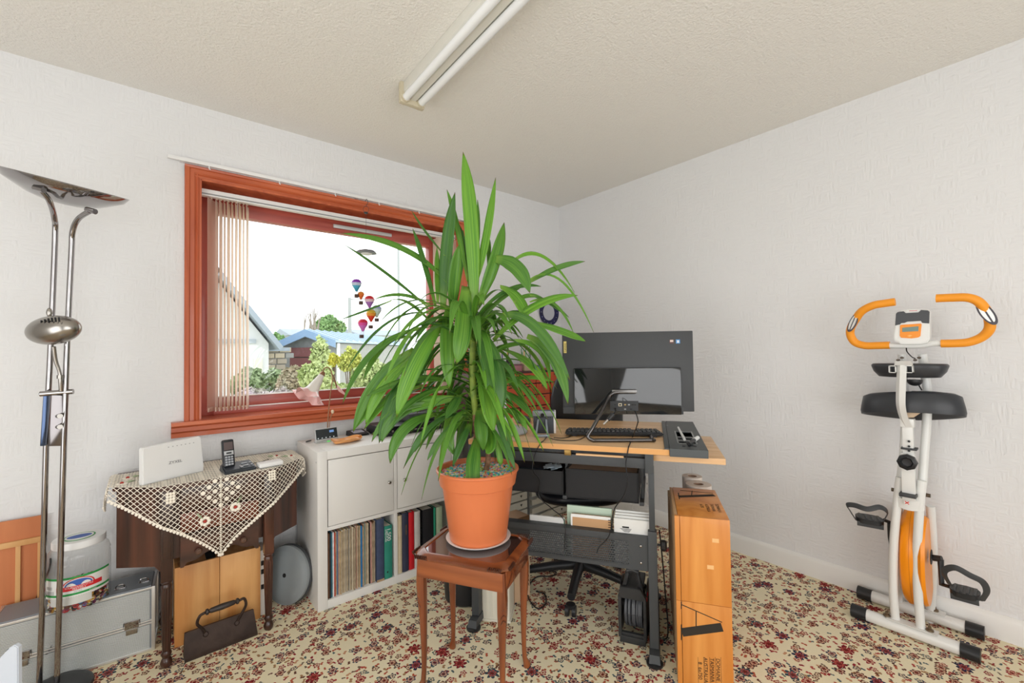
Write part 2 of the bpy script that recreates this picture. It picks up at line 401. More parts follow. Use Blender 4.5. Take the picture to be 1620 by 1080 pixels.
ORANGEPL = mat('orange_plastic', (250, 150, 20), .3)
INK = mat('black_ink', (26, 26, 26), .6)
GREYINK = mat('grey_ink', (110, 110, 112), .6)
CABLE = mat('black_cable', (22, 22, 24), .45)
CABLEW = mat('white_cable', (232, 230, 226), .45)
IRON = mat('rusty_iron', (72, 58, 52), .5, .5, bump=.3, bscale=90, var=.35, vscale=20)
GLASS = thin_glass('window_glass')
CLEARPL = thin_glass('clear_plastic', (.95, .955, .95), .03)

# ------------------------------------------------------------------ room shell
YW, XR, ZC = 2.640, 2.724, 2.46
XL, YB = -1.9, -1.9
W0, W1, WZ0, WZ1 = 0.185, 1.690, 0.905, 2.093     # window opening
def slab(name, a, b, m, bev=0):
    return struct(M().box(a, b, bev).build(name, m))
slab('floor', (XL, YB, -.12), (XR+.12, YW+.2, 0), CARPET)
slab('ceiling', (XL, YB, ZC), (XR+.12, YW+.2, ZC+.12), CEIL)
slab('wall_right', (XR, YB, 0), (XR+.12, YW+.2, ZC), WALL)
mm = M()
def wv_(x, z, y): return V((x, y, z))
xs = (XL, W0, W1, XR); zs_ = (0, WZ0-.03, WZ1, ZC)
vv = [wv_(x, z, y) for y in (YW, YW+.2) for z in zs_ for x in xs]; ff = []
for jz in range(3):
    for ix in range(3):
        if ix == 1 and jz == 1: continue
        a = jz*4+ix; ff.append((a, a+1, a+5, a+4)); ff.append((a+16, a+20, a+21, a+17))
for a, b in ((5, 6), (6, 10), (10, 9), (9, 5), (0, 3), (3, 15), (15, 12), (12, 0)): ff.append((a, b, b+16, a+16))
mm._add(vv, ff)
struct(mm.build('wall_window', WALL))
mm = M(); mm.box((XL-.12, YB, 0), (XL, YW+.2, ZC)); struct(mm.build('wall_left', WALL))
slab('wall_back', (XL, YB-.12, 0), (XR, YB, ZC), WALL)
# skirting boards with a rounded top lip
def skirting(name, p0, p1, nrm):
    p0, p1, n = V(p0), V(p1), V(nrm)
    prof = [(0, 0), (.018, 0), (.018, .082), (.012, .094), (.004, .1), (0, .1)]
    mm = M(); pts = [p0+n*a+V((0, 0, b)) for a, b in prof]; mm.prism(pts, p1-p0)
    return struct(mm.build(name, WHITEP))
skirting('baseboard_right', (XR, YB, 0), (XR, YW, 0), (-1, 0, 0))
skirting('baseboard_left', (XL, YW, 0), (XR, YW, 0), (0, -1, 0))

# ---- window: lining, moulded architrave, sash, sill
win = bpy.data.objects.new('window_1', None); C.objects.link(win); win['kind'] = 'structure'; win.location = (W0, YW, WZ0); MW['window_1'] = Matrix.Translation((W0, YW, WZ0))
A0, A1, AZ1 = .121, 1.749, 2.152
def arch_profile(wd):  # (across outward from opening, out from wall)
    return [(0, 0), (0, .010), (.012, .016), (.018, .012), (.026, .018), (.042, .018), (.046, .024), (wd-.004, .026), (wd, .022), (wd, 0)]
wd = W0-A0
mm = M(); mm.prism([V((W0-a, YW-o, WZ0-.01)) for a, o in arch_profile(wd)], (0, 0, AZ1-WZ0)); mm.build('architrave_side', REDWOODV, win, True)
mm = M(); mm.prism([V((W1+a, YW-o, WZ0-.01)) for a, o in arch_profile(wd)], (0, 0, AZ1-WZ0)); mm.build('architrave_side', REDWOODV, win, True)
mm = M(); mm.prism([V((A0, YW-.0005-o, WZ1+a)) for a, o in arch_profile(AZ1-WZ1)], (A1-A0, 0, 0)); mm.build('architrave_head', REDWOOD, win, True)
mm = M()
mm.box((W0-.004, YW-.012, WZ0-.02), (W0+.004, YW+.17, WZ1)); mm.box((W1-.004, YW-.012, WZ0-.02), (W1+.004, YW+.17, WZ1)); mm.box((W0, YW-.012, WZ1-.006), (W1, YW+.17, WZ1+.004))
mm.build('window_lining', REDWOODV, win, True)
prof = [(-.13, .0), (-.13, -.02), (.02, -.022), (.026, -.030), (.020, -.038), (.028, -.050), (.020, -.062), (.024, -.066), (.012, -.072), (0, -.074)]
sill = M()
zs = WZ0+.0
pts = [V((.072, YW-.052, zs)), V((.072, YW-.056, zs-.016)), V((.072, YW-.042, zs-.026)), V((.072, YW-.046, zs-.044)), V((.072, YW-.030, zs-.054)), V((.072, YW-.030, zs-.074)), V((.072, YW-.001, zs-.076)), V((.072, YW-.001, zs))]
sill.prism(pts, (1.80-.072, 0, 0)); sill.build('sill_front', REDWOOD, win, True)
sb = M(); sb.box((W0, YW-.002, zs-.025), (W1, YW+.17, zs+.001)); sb.build('window_sill', REDWOOD, win, True)
YS = YW+.125; SD = .055       # sash plane
gx0, gx1, gz0, gz1 = .272, 1.50, 1.000, 1.965
def rail(name, a, b, m): return M().box(a, b, .006).build(name, m, win, True)
rail('sash_frame', (W0, YS, WZ0), (.255, YS+SD, WZ1), SASHV)
rail('sash_frame', (1.525, YS, WZ0), (W1, YS+SD, WZ1), SASHV)
rail('sash_frame', (.25, YS, 1.97), (1.53, YS+SD, WZ1), SASHW)
rail('sash_frame', (.25, YS, WZ0), (1.53, YS+SD, .945), SASHW)
rail('sash_rail', (.25, YS+.012, .942), (1.53, YS+SD-.004, 1.0), SASHW)
rail('sash_bead', (.25, YS-.006, .938), (1.53, YS+.012, .944), WHITEP)
rail('sash_bead', (.25, YS+.004, .996), (1.53, YS+.016, 1.003), WHITEP)
rail('trickle_vent', (.86, YS-.016, 1.995), (1.24, YS, 2.018), mat('silver_vent', (200, 200, 200), .35, .3))
M().box((.25, YS+.028, .99), (1.53, YS+.032, 1.98)).build('pane', GLASS, win, True)

# ---- curtain track above the window
tr = thing('curtain_track', 'slim white curtain rail running along the top of the red window frame', 'curtain rail', (.055, YW, 2.165))
M().box((.055, YW-.034, 2.158), (1.80, YW-.020, 2.176), .002).build('rail', WHITEPL, tr, True)
for xx in (.10, .95, 1.72): M().box((xx, YW-.021, 2.158), (xx+.02, YW, 2.180)).build('bracket', WHITEPL, tr, True)
for xx in [PY(q, 285, YW-.03).x for q in (331, 442, 530, 599, 662)]:
    M().tube([(xx, YW-.034, 2.158), (xx, YW-.034, 2.146), (xx+.004, YW-.036, 2.140)], .003, 6).build('glider', WHITEPL, tr, True)

# ---- vertical blind
vb = thing('vertical_blind', 'white vertical blind drawn open to both sides of the window', 'blind', (W0, YW+.05, WZ1))
M().box((W0+.004, YW+.028, 2.028), (W1-.004, YW+.066, 2.062), .004).build('headrail', WHITEPL, vb, True)
M().box((W0+.004, YW+.024, 2.034), (W1-.004, YW+.029, 2.040)).build('headrail_groove', GREYPL, vb, True)
SLAT = mat('blind_fabric', (244, 232, 222), .8)
sl_nt = SLAT.node_tree; slb = sl_nt.nodes['Principled BSDF']; tr_ = sl_nt.nodes.new('ShaderNodeBsdfTranslucent'); tr_.inputs[0].default_value = srgb((250, 240, 230)); msx = sl_nt.nodes.new('ShaderNodeMixShader'); msx.inputs[0].default_value = .7
sl_nt.links.new(slb.outputs[0], msx.inputs[1]); sl_nt.links.new(tr_.outputs[0], msx.inputs[2]); sl_nt.links.new(msx.outputs[0], sl_nt.nodes['Material Output'].inputs[0])
def slat(x, ang, proto=None):
    mm = M(); n = 5; hw = .042
    P = []
    for i in range(n):
        t = -1+2*i/(n-1); P.append((t*hw, .004*(1-t*t)))
    vv = [V((a, b, z)) for z in (-1.075, 0) for a, b in P]
    mm._add(vv, [(i, i+1, n+i+1, n+i) for i in range(n-1)])
    mm.box((-.006, -.002, 0), (.006, .002, .012))
    mm.box((-.03, -.002, -1.085), (.03, .003, -1.065))
    o = mm.build('slat', SLAT, vb); o.location = V((x-W0, 0, 2.02-WZ1)); o.rotation_euler = (0, 0, ang); return o
s0 = slat(W0+.050, R(60))
def slat_copy(x, a):
    o = s0.copy(); C.objects.link(o); o.location = V((x-W0, 0, 2.02-WZ1)); o.rotation_euler = (0, 0, a)
for i in range(9): slat_copy(W0+.056+.0170*(i+1), R(77+random.uniform(-4, 4)))
for i in range(11): slat_copy(1.545+.013*i, R(100+random.uniform(-5, 5)))
M().tube([(W0+.16, YW+.03, 2.03), (W0+.163, YW+.028, 1.5), (W0+.16, YW+.03, .98)], .0012, 5).build('cord', WHITEPL, vb, True)

# ------------------------------------------------------------------ outside the window
OUTG = -.55
gm = mat('garden_ground', (190, 196, 166), .95, var=.4, vscale=1.2, var2=(180, 175, 150))  # ground lightened so its colour carries the glare haze of the window
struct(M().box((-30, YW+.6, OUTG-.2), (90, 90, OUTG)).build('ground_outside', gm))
def leafy(mm, c, rx, ry, rz, n, s, shell=.55):
    for _ in range(n):
        while True:
            d = V((random.gauss(0, 1), random.gauss(0, 1), random.gauss(0, 1)))
            if d.length > .1: break
        d.normalize(); k = shell+(1-shell)*random.random()
        p = V(c)+V((d.x*rx*k, d.y*ry*k, d.z*rz*k))
        a = V((random.gauss(0, 1), random.gauss(0, 1), random.gauss(0, 1))).normalized(); b = a.orthogonal().normalized(); q = Quaternion(a, random.random()*6.28); b = q @ b
        ss = s*random.uniform(.6, 1.4)
        mm._add([p-a*ss, p+b*ss*.55, p+a*ss, p-b*ss*.55], [(0, 1, 2, 3)])
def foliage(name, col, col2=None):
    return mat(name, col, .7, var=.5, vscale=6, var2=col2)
F_G = foliage('hedge_green', (158, 174, 134), (112, 134, 94)); F_Y = foliage('yellow_shrub', (214, 204, 70), (170, 180, 80)); F_L = foliage('lavender', (206, 190, 204), (176, 172, 160))  # foliage colours paled, window glare haze is mixed into them
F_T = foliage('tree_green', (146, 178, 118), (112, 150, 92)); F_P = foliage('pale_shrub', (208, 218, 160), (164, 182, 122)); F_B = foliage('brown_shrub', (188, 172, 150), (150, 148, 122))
def shrub(name, label, cx, cy, Y, wpx, hpx, m, n=900, s=.06, cat='shrub', trunk=True, group=None):
    n = int(n*2.0); s *= .66
    c = PY(cx, cy, Y); k = (PY(cx+10, cy, Y)-c).length/10; kz = abs((PY(cx, cy+10, Y)-c).z)/10
    t = thing(name, label, cat, (c.x, c.y, OUTG), 0, group)
    mm = M(); rx, rz = wpx*k*.5*.85, hpx*kz*.5
    nb = 6
    for i in range(nb):
        a = 2*PI*i/nb
        leafy(mm, c+V((math.cos(a)*rx*.45, math.sin(a)*rx*.4, random.uniform(-.3, .25)*rz)), rx*.6, rx*.55, rz*.65, n//nb, s)
    leafy(mm, c+V((0, 0, rz*.25)), rx*.5, rx*.5, rz*.75, n//4, s)
    mm.build('crown', m, t, True, smooth=False)
    mm = M(); mm.tube([(c.x, c.y, OUTG), (c.x+.02, c.y, c.z)], [rx*.12+.01, rx*.05+.01], 7)
    for i in range(5):
        a = i*1.3; mm.tube([(c.x, c.y, (OUTG+c.z)/2), (c.x+math.cos(a)*rx*.5, c.y+math.sin(a)*rx*.4, c.z+rz*.2)], [rx*.05+.005, .004], 5)
    mm.build('branches', mat('bark', (110, 92, 76), .9), t, True)
    return t
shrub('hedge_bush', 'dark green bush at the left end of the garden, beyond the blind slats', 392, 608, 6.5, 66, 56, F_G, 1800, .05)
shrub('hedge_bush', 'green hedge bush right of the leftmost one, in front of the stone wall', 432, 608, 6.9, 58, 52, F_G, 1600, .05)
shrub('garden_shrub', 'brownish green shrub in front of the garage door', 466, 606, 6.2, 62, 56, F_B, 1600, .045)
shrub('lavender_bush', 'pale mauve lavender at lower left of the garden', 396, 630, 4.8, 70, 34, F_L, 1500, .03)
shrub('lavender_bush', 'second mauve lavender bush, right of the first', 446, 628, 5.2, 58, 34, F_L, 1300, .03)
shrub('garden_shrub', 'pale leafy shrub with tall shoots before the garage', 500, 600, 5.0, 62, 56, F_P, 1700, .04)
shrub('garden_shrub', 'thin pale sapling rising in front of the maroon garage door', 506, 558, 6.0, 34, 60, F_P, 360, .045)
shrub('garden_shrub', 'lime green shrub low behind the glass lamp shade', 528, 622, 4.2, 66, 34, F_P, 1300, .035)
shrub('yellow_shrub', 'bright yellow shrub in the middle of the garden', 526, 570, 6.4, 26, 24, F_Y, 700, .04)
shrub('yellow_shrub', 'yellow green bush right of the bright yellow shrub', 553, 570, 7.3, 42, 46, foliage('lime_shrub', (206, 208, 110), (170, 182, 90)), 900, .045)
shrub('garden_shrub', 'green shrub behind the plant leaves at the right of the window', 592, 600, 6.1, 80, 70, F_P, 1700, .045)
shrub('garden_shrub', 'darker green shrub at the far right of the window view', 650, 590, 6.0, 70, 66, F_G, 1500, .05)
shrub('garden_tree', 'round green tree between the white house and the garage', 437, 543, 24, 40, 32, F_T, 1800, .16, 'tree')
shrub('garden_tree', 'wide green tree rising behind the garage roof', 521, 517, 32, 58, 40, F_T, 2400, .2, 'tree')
# bare tree
t = thing('bare_tree', 'leafless tree behind the garage, left of the wide green one', 'tree', PY(490, 560, 26)-V((0, 0, 1)))
mm = M(); b0 = PY(490, 560, 26); b0.z = OUTG; 
for i in range(11):
    tp = PY(482+i*2.6, 488+abs(i-5)*2.2+random.uniform(-4, 4), 26); md = (b0*.45+tp*.55)+V((random.uniform(-.3, .3), 0, 0)); mm.tube([b0, md, tp], [.16, .07, .02], 5)
mm.build('branches', mat('bare_bark', (150, 140, 130), .9), t, True)
# white gabled house
RENDER = mat('white_render', (206, 208, 210), .9, bump=.3, bscale=8)
SLATE = mat('grey_blue_roofing', (150, 160, 172), .7)
h = thing('white_house', 'white rendered gable house at the left of the view, behind the blind', 'house', PY(424, 590, 13))
e1 = PY(425, 543, 13); pk = PY(340, 440, 13); b1 = PY(425, 596, 13)
left = V((pk.x-(e1.x-pk.x), 13, e1.z))
mm = M(); mm.prism([V((b1.x, 13, OUTG)), e1, V((pk.x, 13, pk.z)), left, V((left.x, 13, OUTG))], (0, 7, 0)); mm.build('wall', RENDER, h, True)
mm = M(); dr = (e1-pk).normalized(); nn = V((-dr.z, 0, dr.x)); nn = nn if nn.z > 0 else -nn
mm.obox((pk+e1)/2+V((.05, 3.4, 0))+nn*.08, dr*((e1-pk).length/2+.22), (0, 3.7, 0), nn*.06); mm.build('roof', SLATE, h, True)
mm = M(); dl = (left-pk).normalized(); nn = V((-dl.z, 0, dl.x)); nn = nn if nn.z > 0 else -nn
mm.obox((pk+left)/2+V((0, 3.4, 0))+nn*.08, dl*((e1-pk).length/2+.2), (0, 3.7, 0), nn*.06); mm.build('roof', SLATE, h, True)
bz = e1.z+.05
M().box((left.x+.2, 12.93, bz-.05), (e1.x-.3, 13, bz+.06)).build('string_course', mat('string_course', (160, 168, 176), .8), h, True)
M().box((PY(402, 580, 12.9).x, 12.94, OUTG), (PY(416, 580, 12.9).x, 13, PY(402, 566, 12.9).z)).build('shed_door', mat('pale_door', (206, 204, 196), .8), h, True)
# stone wall
sw = thing('garden_wall', 'low stone wall between the white house and the garage', 'wall', PY(438, 590, 14))
a = PY(425, 552, 14); b = PY(452, 552, 14)
STONE = [mat('stone_%s' % n, c, .9) for n, c in (('warm', (156, 146, 134)), ('grey', (140, 140, 140)), ('buff', (176, 164, 146)))]
STONE[0].name = 'warm_stone'
M().box((a.x, 14.03, OUTG), (b.x, 14.3, a.z-.04)).build('wall_core', STONE[1], sw, True)
zz = OUTG
while zz < a.z-.1:
    xx = a.x+random.uniform(-.1, 0)
    while xx < b.x:
        wdt = random.uniform(.2, .36); M().box((xx, 13.98+random.uniform(-.01, .01), zz+.01), (xx+wdt-.02, 14.06, zz+.15), .012, seg=1).build('stone', random.choice(STONE), sw, True); xx += wdt
    zz += .165
M().box((a.x-.1, 13.95, a.z-.06), (b.x+.1, 14.35, a.z+.04)).build('coping', SLATE, sw, True)
# garage
g = thing('garage', 'concrete garage with maroon door and pale blue shallow roof', 'garage', PY(530, 590, 15))
fl_, fr_, pk2 = PY(448, 543, 16.2), PY(532, 540, 14.2), None
pkx = (fl_+fr_)/2; pk2 = PY(492, 525, 15.2)
wl, wr = V((fl_.x, fl_.y, OUTG)), V((fr_.x, fr_.y, OUTG))
side = (PY(622, 541, 19)-fr_); side.z = 0; side = side.normalized()*8
frontd = (wr-wl).normalized()
zE = (fl_.z+fr_.z)/2
mm = M(); mm.prism([wl, wr, V((wr.x, wr.y, zE-.05)), V((pk2.x, pk2.y, pk2.z-.1)), V((wl.x, wl.y, zE-.05))], side); mm.build('wall', mat('concrete_panel', (170, 170, 168), .9, var=.15), g, True)
pkr = V(((wl.x+wr.x)/2, (wl.y+wr.y)/2, pk2.z))
BLUE = mat('pale_blue_roof', (172, 190, 208), .5)
for q in (wl, wr):
    ev = V((q.x, q.y, zE)); dd = ev-pkr
    mm = M(); o0 = -side.normalized()*.2
    mm.hexa([pkr+o0, pkr+dd*1.08+o0, pkr+dd*1.08+side, pkr+side, pkr+o0+V((0, 0, .07)), pkr+dd*1.08+o0+V((0, 0, .07)), pkr+dd*1.08+side+V((0, 0, .07)), pkr+side+V((0, 0, .07))]); mm.build('roof', BLUE, g, True)
    for i in range(14):
        s_ = side*(i/14); M().tube([pkr+s_+V((0, 0, .09)), pkr+dd*1.08+s_+V((0, 0, .09))], .03, 5).build('roof_rib', BLUE, g, True)
    sn = -side.normalized()
    mm = M(); mm.prism([pkr+sn*.22+V((0, 0, -.16)), pkr+dd*1.08+sn*.22+V((0, 0, -.16)), pkr+dd*1.08+sn*.22+V((0, 0, .08)), pkr+sn*.22+V((0, 0, .08))], sn*.04); mm.build('bargeboard', mat('blue_board', (150, 178, 210), .6), g, True)
dn = -side.normalized()
d0, d1 = wl+frontd*.35, wr-frontd*.45
dz = PY(490, 548, 15.2).z
MAR = mat('maroon_door', (134, 84, 84), .6)
for i in range(6):
    z0 = OUTG+(dz-OUTG)*i/6; z1 = OUTG+(dz-OUTG)*(i+1)/6-.03
    M().prism([d0+dn*.04+V((0, 0, z0-OUTG)), d1+dn*.04+V((0, 0, z0-OUTG)), d1+dn*.04+V((0, 0, z1-OUTG)), d0+dn*.04+V((0, 0, z1-OUTG))], dn*.03).build('door_panel', MAR, g, True)
M().cyl(wr+V((0.03, -.08, 0)), wr+V((0.03, -.08, zE-OUTG-.05)), .05).build('drainpipe', WHITEP, g, True)
# far houses
def farhouse(label, x0, x1, ytop, yev, Y, hw=None):
    a = PY(x0, yev, Y); b = PY(x1, yev, Y); tz = PY((x0+x1)/2, ytop, Y).z
    h = thing('far_house', label, 'house', (a.x, Y, OUTG))
    M().box((a.x, Y, OUTG), (b.x, Y+6, a.z)).build('wall', RENDER, h, True)
    mm = M(); mm.prism([V((a.x-.2, Y-.3, a.z)), V((a.x-.2, Y+3, tz)), V((a.x-.2, Y+6.3, a.z))], (b.x-a.x+.4, 0, 0)); mm.build('roof', SLATE, h, True)
    for f in (.3, .65):
        xx = a.x+(b.x-a.x)*f; M().box((xx, Y-.05, a.z-1.9), (xx+1.2, Y, a.z-.7)).build('window', mat('far_pane', (120, 130, 140), .3), h, True)
farhouse('distant house with grey roof above the left of the garage', 462, 492, 517, 530, 34)
farhouse('distant grey roofed house behind the plant, right of the garage', 572, 650, 519, 530, 36)
def pole(name, label, x, y0, y1, Y, r, extra=False):
    a = PY(x, y0, Y); 
    t = thing(name, label, 'pole', (a.x, Y, OUTG)); M().cyl((a.x, Y, OUTG), a, r*1.2, r, 10).build('shaft', mat('weathered_pole', (168, 172, 172), .8), t, True)
    if extra: M().tube([a+V((0, 0, -.1)), a+V((.9, 0, 0)), a+V((1.6, 0, -.05))], .03, 6).build('arm', GREYPL, t, True)
    return t
pole('telegraph_pole', 'grey telegraph pole standing behind the garage roof', 553, 471, 530, 27, .10, True)
pole('street_lamp_post', 'tall thin pale street post running up past the window top', 630, 372, 530, 22, .06)
# garden fence pieces
fz = PY(580, 594, 6.9)
fn = thing('garden_fence', 'dark slatted garden fence seen between the shrubs and plant leaves', 'fence', (fz.x, 6.9, OUTG))
x0 = PY(560, 600, 6.9).x; x1 = PY(680, 600, 6.9).x; k = int((x1-x0)/.14)
FENCE = mat('dark_fence', (86, 90, 98), .8)
for i in range(k): M().box((x0+i*.14, 6.9, OUTG), (x0+i*.14+.11, 6.93, fz.z)).build('picket', FENCE, fn, True)
M().box((x0, 6.93, fz.z-.12), (x1, 6.97, fz.z-.06)).build('fence_rail', FENCE, fn, True)

# ------------------------------------------------------------------ ceiling light
a = PZ(650, 158, 2.40); bdir = V((-.03, -1, 0)).normalized(); ax_ = V((1, -.03, 0)).normalized()
cl = thing('ceiling_light', 'white twin fluorescent batten fixed under the ceiling', 'ceiling light', (a.x, a.y, ZC))
T = 1.55
def along(p, q, w2, z0, z1): return M().obox((V(p)+V(q))/2+V((0, 0, (z0+z1)/2)), ax_*w2, (V(q)-V(p))/2, (0, 0, (z1-z0)/2), .004)
base = V((a.x, a.y, 0)); end = base+bdir*T
LM = mat('aged_white_metal', (226, 224, 214), .4); LEND = mat('yellowed_plastic', (206, 196, 170), .5); TUBE = mat('fluorescent_tube', (244, 246, 246), .25)
along(base, end, .045, 2.415, 2.46).build('body', LM, cl, True)
mm = M(); mm.prism([base+ax_*-.045+V((0, 0, 2.415)), base+ax_*.045+V((0, 0, 2.415)), base+ax_*.012+V((0, 0, 2.385)), base-ax_*.012+V((0, 0, 2.385))], bdir*T); mm.build('reflector', LM, cl, True)
for sx_ in (-.038, .038):
    M().cyl(base+ax_*sx_+bdir*.03+V((0, 0, 2.385)), end+ax_*sx_-bdir*.03+V((0, 0, 2.385)), .0165, seg=16).build('tube', TUBE, cl, True)
for q in (base, end-bdir*.02):
    M().obox(q+bdir*.01+V((0, 0, 2.412)), ax_*.060, bdir*.013, (0, 0, .048), .006).build('end_cap', LEND, cl, True)
    for sx_ in (-.038, .038): M().cyl(q+ax_*sx_-bdir*.004+V((0, 0, 2.385)), q+ax_*sx_+bdir*.035+V((0, 0, 2.385)), .020, seg=14).build('lamp_holder', LEND, cl, True)

# ------------------------------------------------------------------ sewing table
TY = 2.222; TZ = .705
st = thing('sewing_table', 'dark mahogany sewing table with reeded legs under the lace cloth', 'table', (.225, 2.42, 0))
XA, XB, XC, XD = -.105, .045, .408, .552
# top with canted ends
mm = M(); mm.prism([(XA-.012, 2.34, TZ-.02), (XB-.02, TY-.018, TZ-.02), (XC+.02, TY-.018, TZ-.02), (XD+.012, 2.34, TZ-.02), (XD+.012, 2.61, TZ-.02), (XA-.012, 2.61, TZ-.02)], (0, 0, .02), .005); mm.build('tabletop', DARKWOODX, st, True)
# end pockets
for (x0, x1, nm) in ((XA, XB, 'l'), (XD, XC, 'r')):
    z0 = .385
    mm = M(); mm.prism([(x0, 2.345, z0), (x1, TY+.012, z0), (x1, 2.60, z0), (x0, 2.60, z0)], (0, 0, TZ-.02-z0)); mm.build('end_pocket', DARKWOOD, st, True)
# centre carcass
M().box((XB, TY+.03, .40), (XC, 2.60, TZ-.02)).build('carcass', DARKWOOD, st, True)
# drawer fronts
dx0, dx1 = .092, .368
def front(z0, z1, nm, m, y0=TY+.004):
    return M().box((dx0, y0, z0), (dx1, y0+.03, z1), .003).build(nm, m, st, True)
front(.586, .682, 'drawer', DARKWOODX); REDD = wood('reddish_drawer_front', (84, 38, 24), (128, 60, 36), .35, 'X', 1, .2)
front(.500, .580, 'drawer', REDD)
dr3 = None
ap = [(dx0, .405)]; n = 26
for i in range(n+1):
    t = i/n; x = dx0+(dx1-dx0)*t
    z = .372+.030*math.sin(PI*t)**.8+.010*math.cos(t*6*PI)*math.sin(PI*t)
    if t < .06 or t > .94: z = .372-.006
    ap.append((x, z))
mm = M(); mm.prism([V((x, TY+.002, z)) for x, z in ap[1:]]+[V((dx1, TY+.002, .494)), V((dx0, TY+.002, .494))], (0, .03, 0)); dr3 = mm.build('drawer', DARKWOODX, st, True)
KN = mat('turned_wood_knob', (92, 66, 52), .35)
for p in (PY(314, 870, TY), PY(385, 852.5, TY)):
    M().lathe([(.004, 0), (.005, .008), (.0115, .012), (.0125, .018), (.008, .023), (0, .024)], (p.x, TY+.003, p.z), (0, -1, 0), 18).build('knob', KN, dr3 if False else st, True)
esc = PY(350, 868, TY)
# legs: square panel above, reeded turning below
for (x, y) in ((XB+.004, TY), (XC-.002, TY), (XB+.004, 2.575), (XC-.002, 2.575)):
    mm = M(); hw = .019
    mm.box((x-hw, y-hw, .335), (x+hw, y+hw, TZ-.02), .002)
    mm.box((x-.013, y-hw-.003, .42), (x+.013, y-hw+.002, TZ-.04), .002)
    mm.build('leg_panel', DARKWOOD, st, True)
    mm = M(); seg = 48; prof = [(.017, .335), (.020, .330), (.0145, .322), (.019, .314), (.0175, .305)]
    mm.lathe([(r, h) for r, h in prof][::-1], (x, y, 0), seg=24)
    pr = [(.0130, .06), (.0148, .10), (.0175, .20), (.0195, .29), (.0175, .305)]
    vv = []; ff = []
    for r, h in pr:
        for k in range(seg):
            a = 2*PI*k/seg; rr = r*(1-.16*abs(math.sin(a*5)))**1; rr = r*(.84+.16*abs(math.cos(a*5)))
            vv.append((x+rr*math.cos(a), y+rr*math.sin(a), h))
    for i in range(len(pr)-1):
        for k in range(seg): ff.append((i*seg+k, i*seg+(k+1) % seg, (i+1)*seg+(k+1) % seg, (i+1)*seg+k))
    mm._add(vv, ff)
    mm.lathe([(.0145, 0), (.018, .006), (.020, .018), (.016, .030), (.0125, .036), (.0165, .046), (.0175, .052), (.013, .062)], (x, y, 0), seg=24)
    mm.build('leg', DARKWOOD, st, True, sharp=.9)
# curved knee brackets below end pockets
for s_, x, x2 in ((-1, XB, XA), (1, XC, XD)):
    mm = M(); mm.prism([(x, TY+.012, .40), (x+s_*.045, TY+.055, .395), (x, TY+.012, .345)], (0, .02, 0)); mm.build('bracket', DARKWOOD, st, True)

# ------------------------------------------------------------------ crocheted cloth (net of threads)
LACE = mat('cream_cotton_thread', (246, 238, 222), .9)
LG = mat('pale_green_thread', (170, 186, 150), .9); LR = mat('red_thread', (176, 62, 52), .9)
cx_ = .225; yf = TY-.020; ztop = TZ+.0035; half = .352
def cant(u):   # front edge of top recedes at the canted ends
    au = abs(u); return 0 if au < .20 else (au-.20)*.9
def hang(u):
    t = min(1, abs(u)/.352); k = .275*(1-t**.75) if t < 1 else 0
    return max(k, 0)+.055
def l2w(u, wv):
    """u across from centre, wv downward past the front edge (negative: back over the top)"""
    au = abs(u); s_ = 1 if u > 0 else -1
    wavy = .004*math.sin(u*38)+.003*math.sin(u*17+1)
    if au > half:     # over the end
        d = au-half; x = cx_+s_*(half+.006+.01*math.sin(d*20)); z = ztop-d
        y = yf+cant(half)-wv if wv < 0 else yf+cant(half)-.003
        return V((x, min(y, 2.60), z-(max(wv, 0)*.6)))
    if wv <= 0: return V((cx_+u, yf+cant(u)-wv-.004, ztop))
    return V((cx_+u, yf+cant(u)-.007-.004*min(1, wv/.04)+wavy*min(1, wv/.08), ztop-wv))
def inside(u, wv):
    au = abs(u)
    if wv > 0: return au <= half+.02 and wv < hang(u)
    if wv < -.37+cant(min(au, half)): return False
    return au <= half+.02+.085*max(0, 1-abs(wv+.06)/.16)
cloth = thing('lace_cloth', 'cream crochet lace cloth with flowers draped over the dark sewing table', 'tablecloth', (cx_, 2.42, TZ))
net = M(); step = .0145; st_ = .009
def run_lines(dirx, diry):
    d = V((dirx, diry)).normalized(); nrm_ = V((-d.y, d.x))
    k = -50
    while k <= 50:
        cur = []
        j = -90
        while j <= 90:
            q = nrm_*(k*step)+d*(j*st_)+V((0, -.05)); u, wv = q.x, q.y
            if inside(u, wv): cur.append(l2w(u, wv))
            else:
                if len(cur) > 1: net.tube(cur, .00135, 4, sm=False, cap=False)
                cur = []
            j += 1
        if len(cur) > 1: net.tube(cur, .00135, 4, sm=False, cap=False)
        k += 1
run_lines(1, 1); run_lines(1, -1)
# filled blocks of the checkered motif and centre seam
def cell(u, wv, s, mm):
    mm.quad(l2w(u, wv-s)+V((0, -.0012, .0008)), l2w(u+s, wv)+V((0, -.0012, .0008)), l2w(u, wv+s)+V((0, -.0012, .0008)), l2w(u-s, wv)+V((0, -.0012, .0008)))
s_ = step*.7071
for i in range(-4, 5):
    for j in range(0, 9):
        u = i*s_*2; wv = -.05+(j)*s_*2*1.0+.04
        if (i+j) % 2 == 0 and abs(i) <= 4-abs(j-3) and inside(u, wv): cell(u, wv, s_*1.0, net)
for i in range(-22, 23):
    for j in range(-13, 1):
        if (i*7+j*3) % 3 == 0 and inside(i*s_*2, j*s_*2-.05) and abs(i)+abs(j+6) < 22: cell(i*s_*2, j*s_*2-.03, s_*.95, net)
j = -.03
while j < hang(0)-.004: net.ball(l2w(0, j)+V((0, -.002, .001)), .0036, seg=6, rings=4); j += .008
net.build('net', LACE, cloth, True)
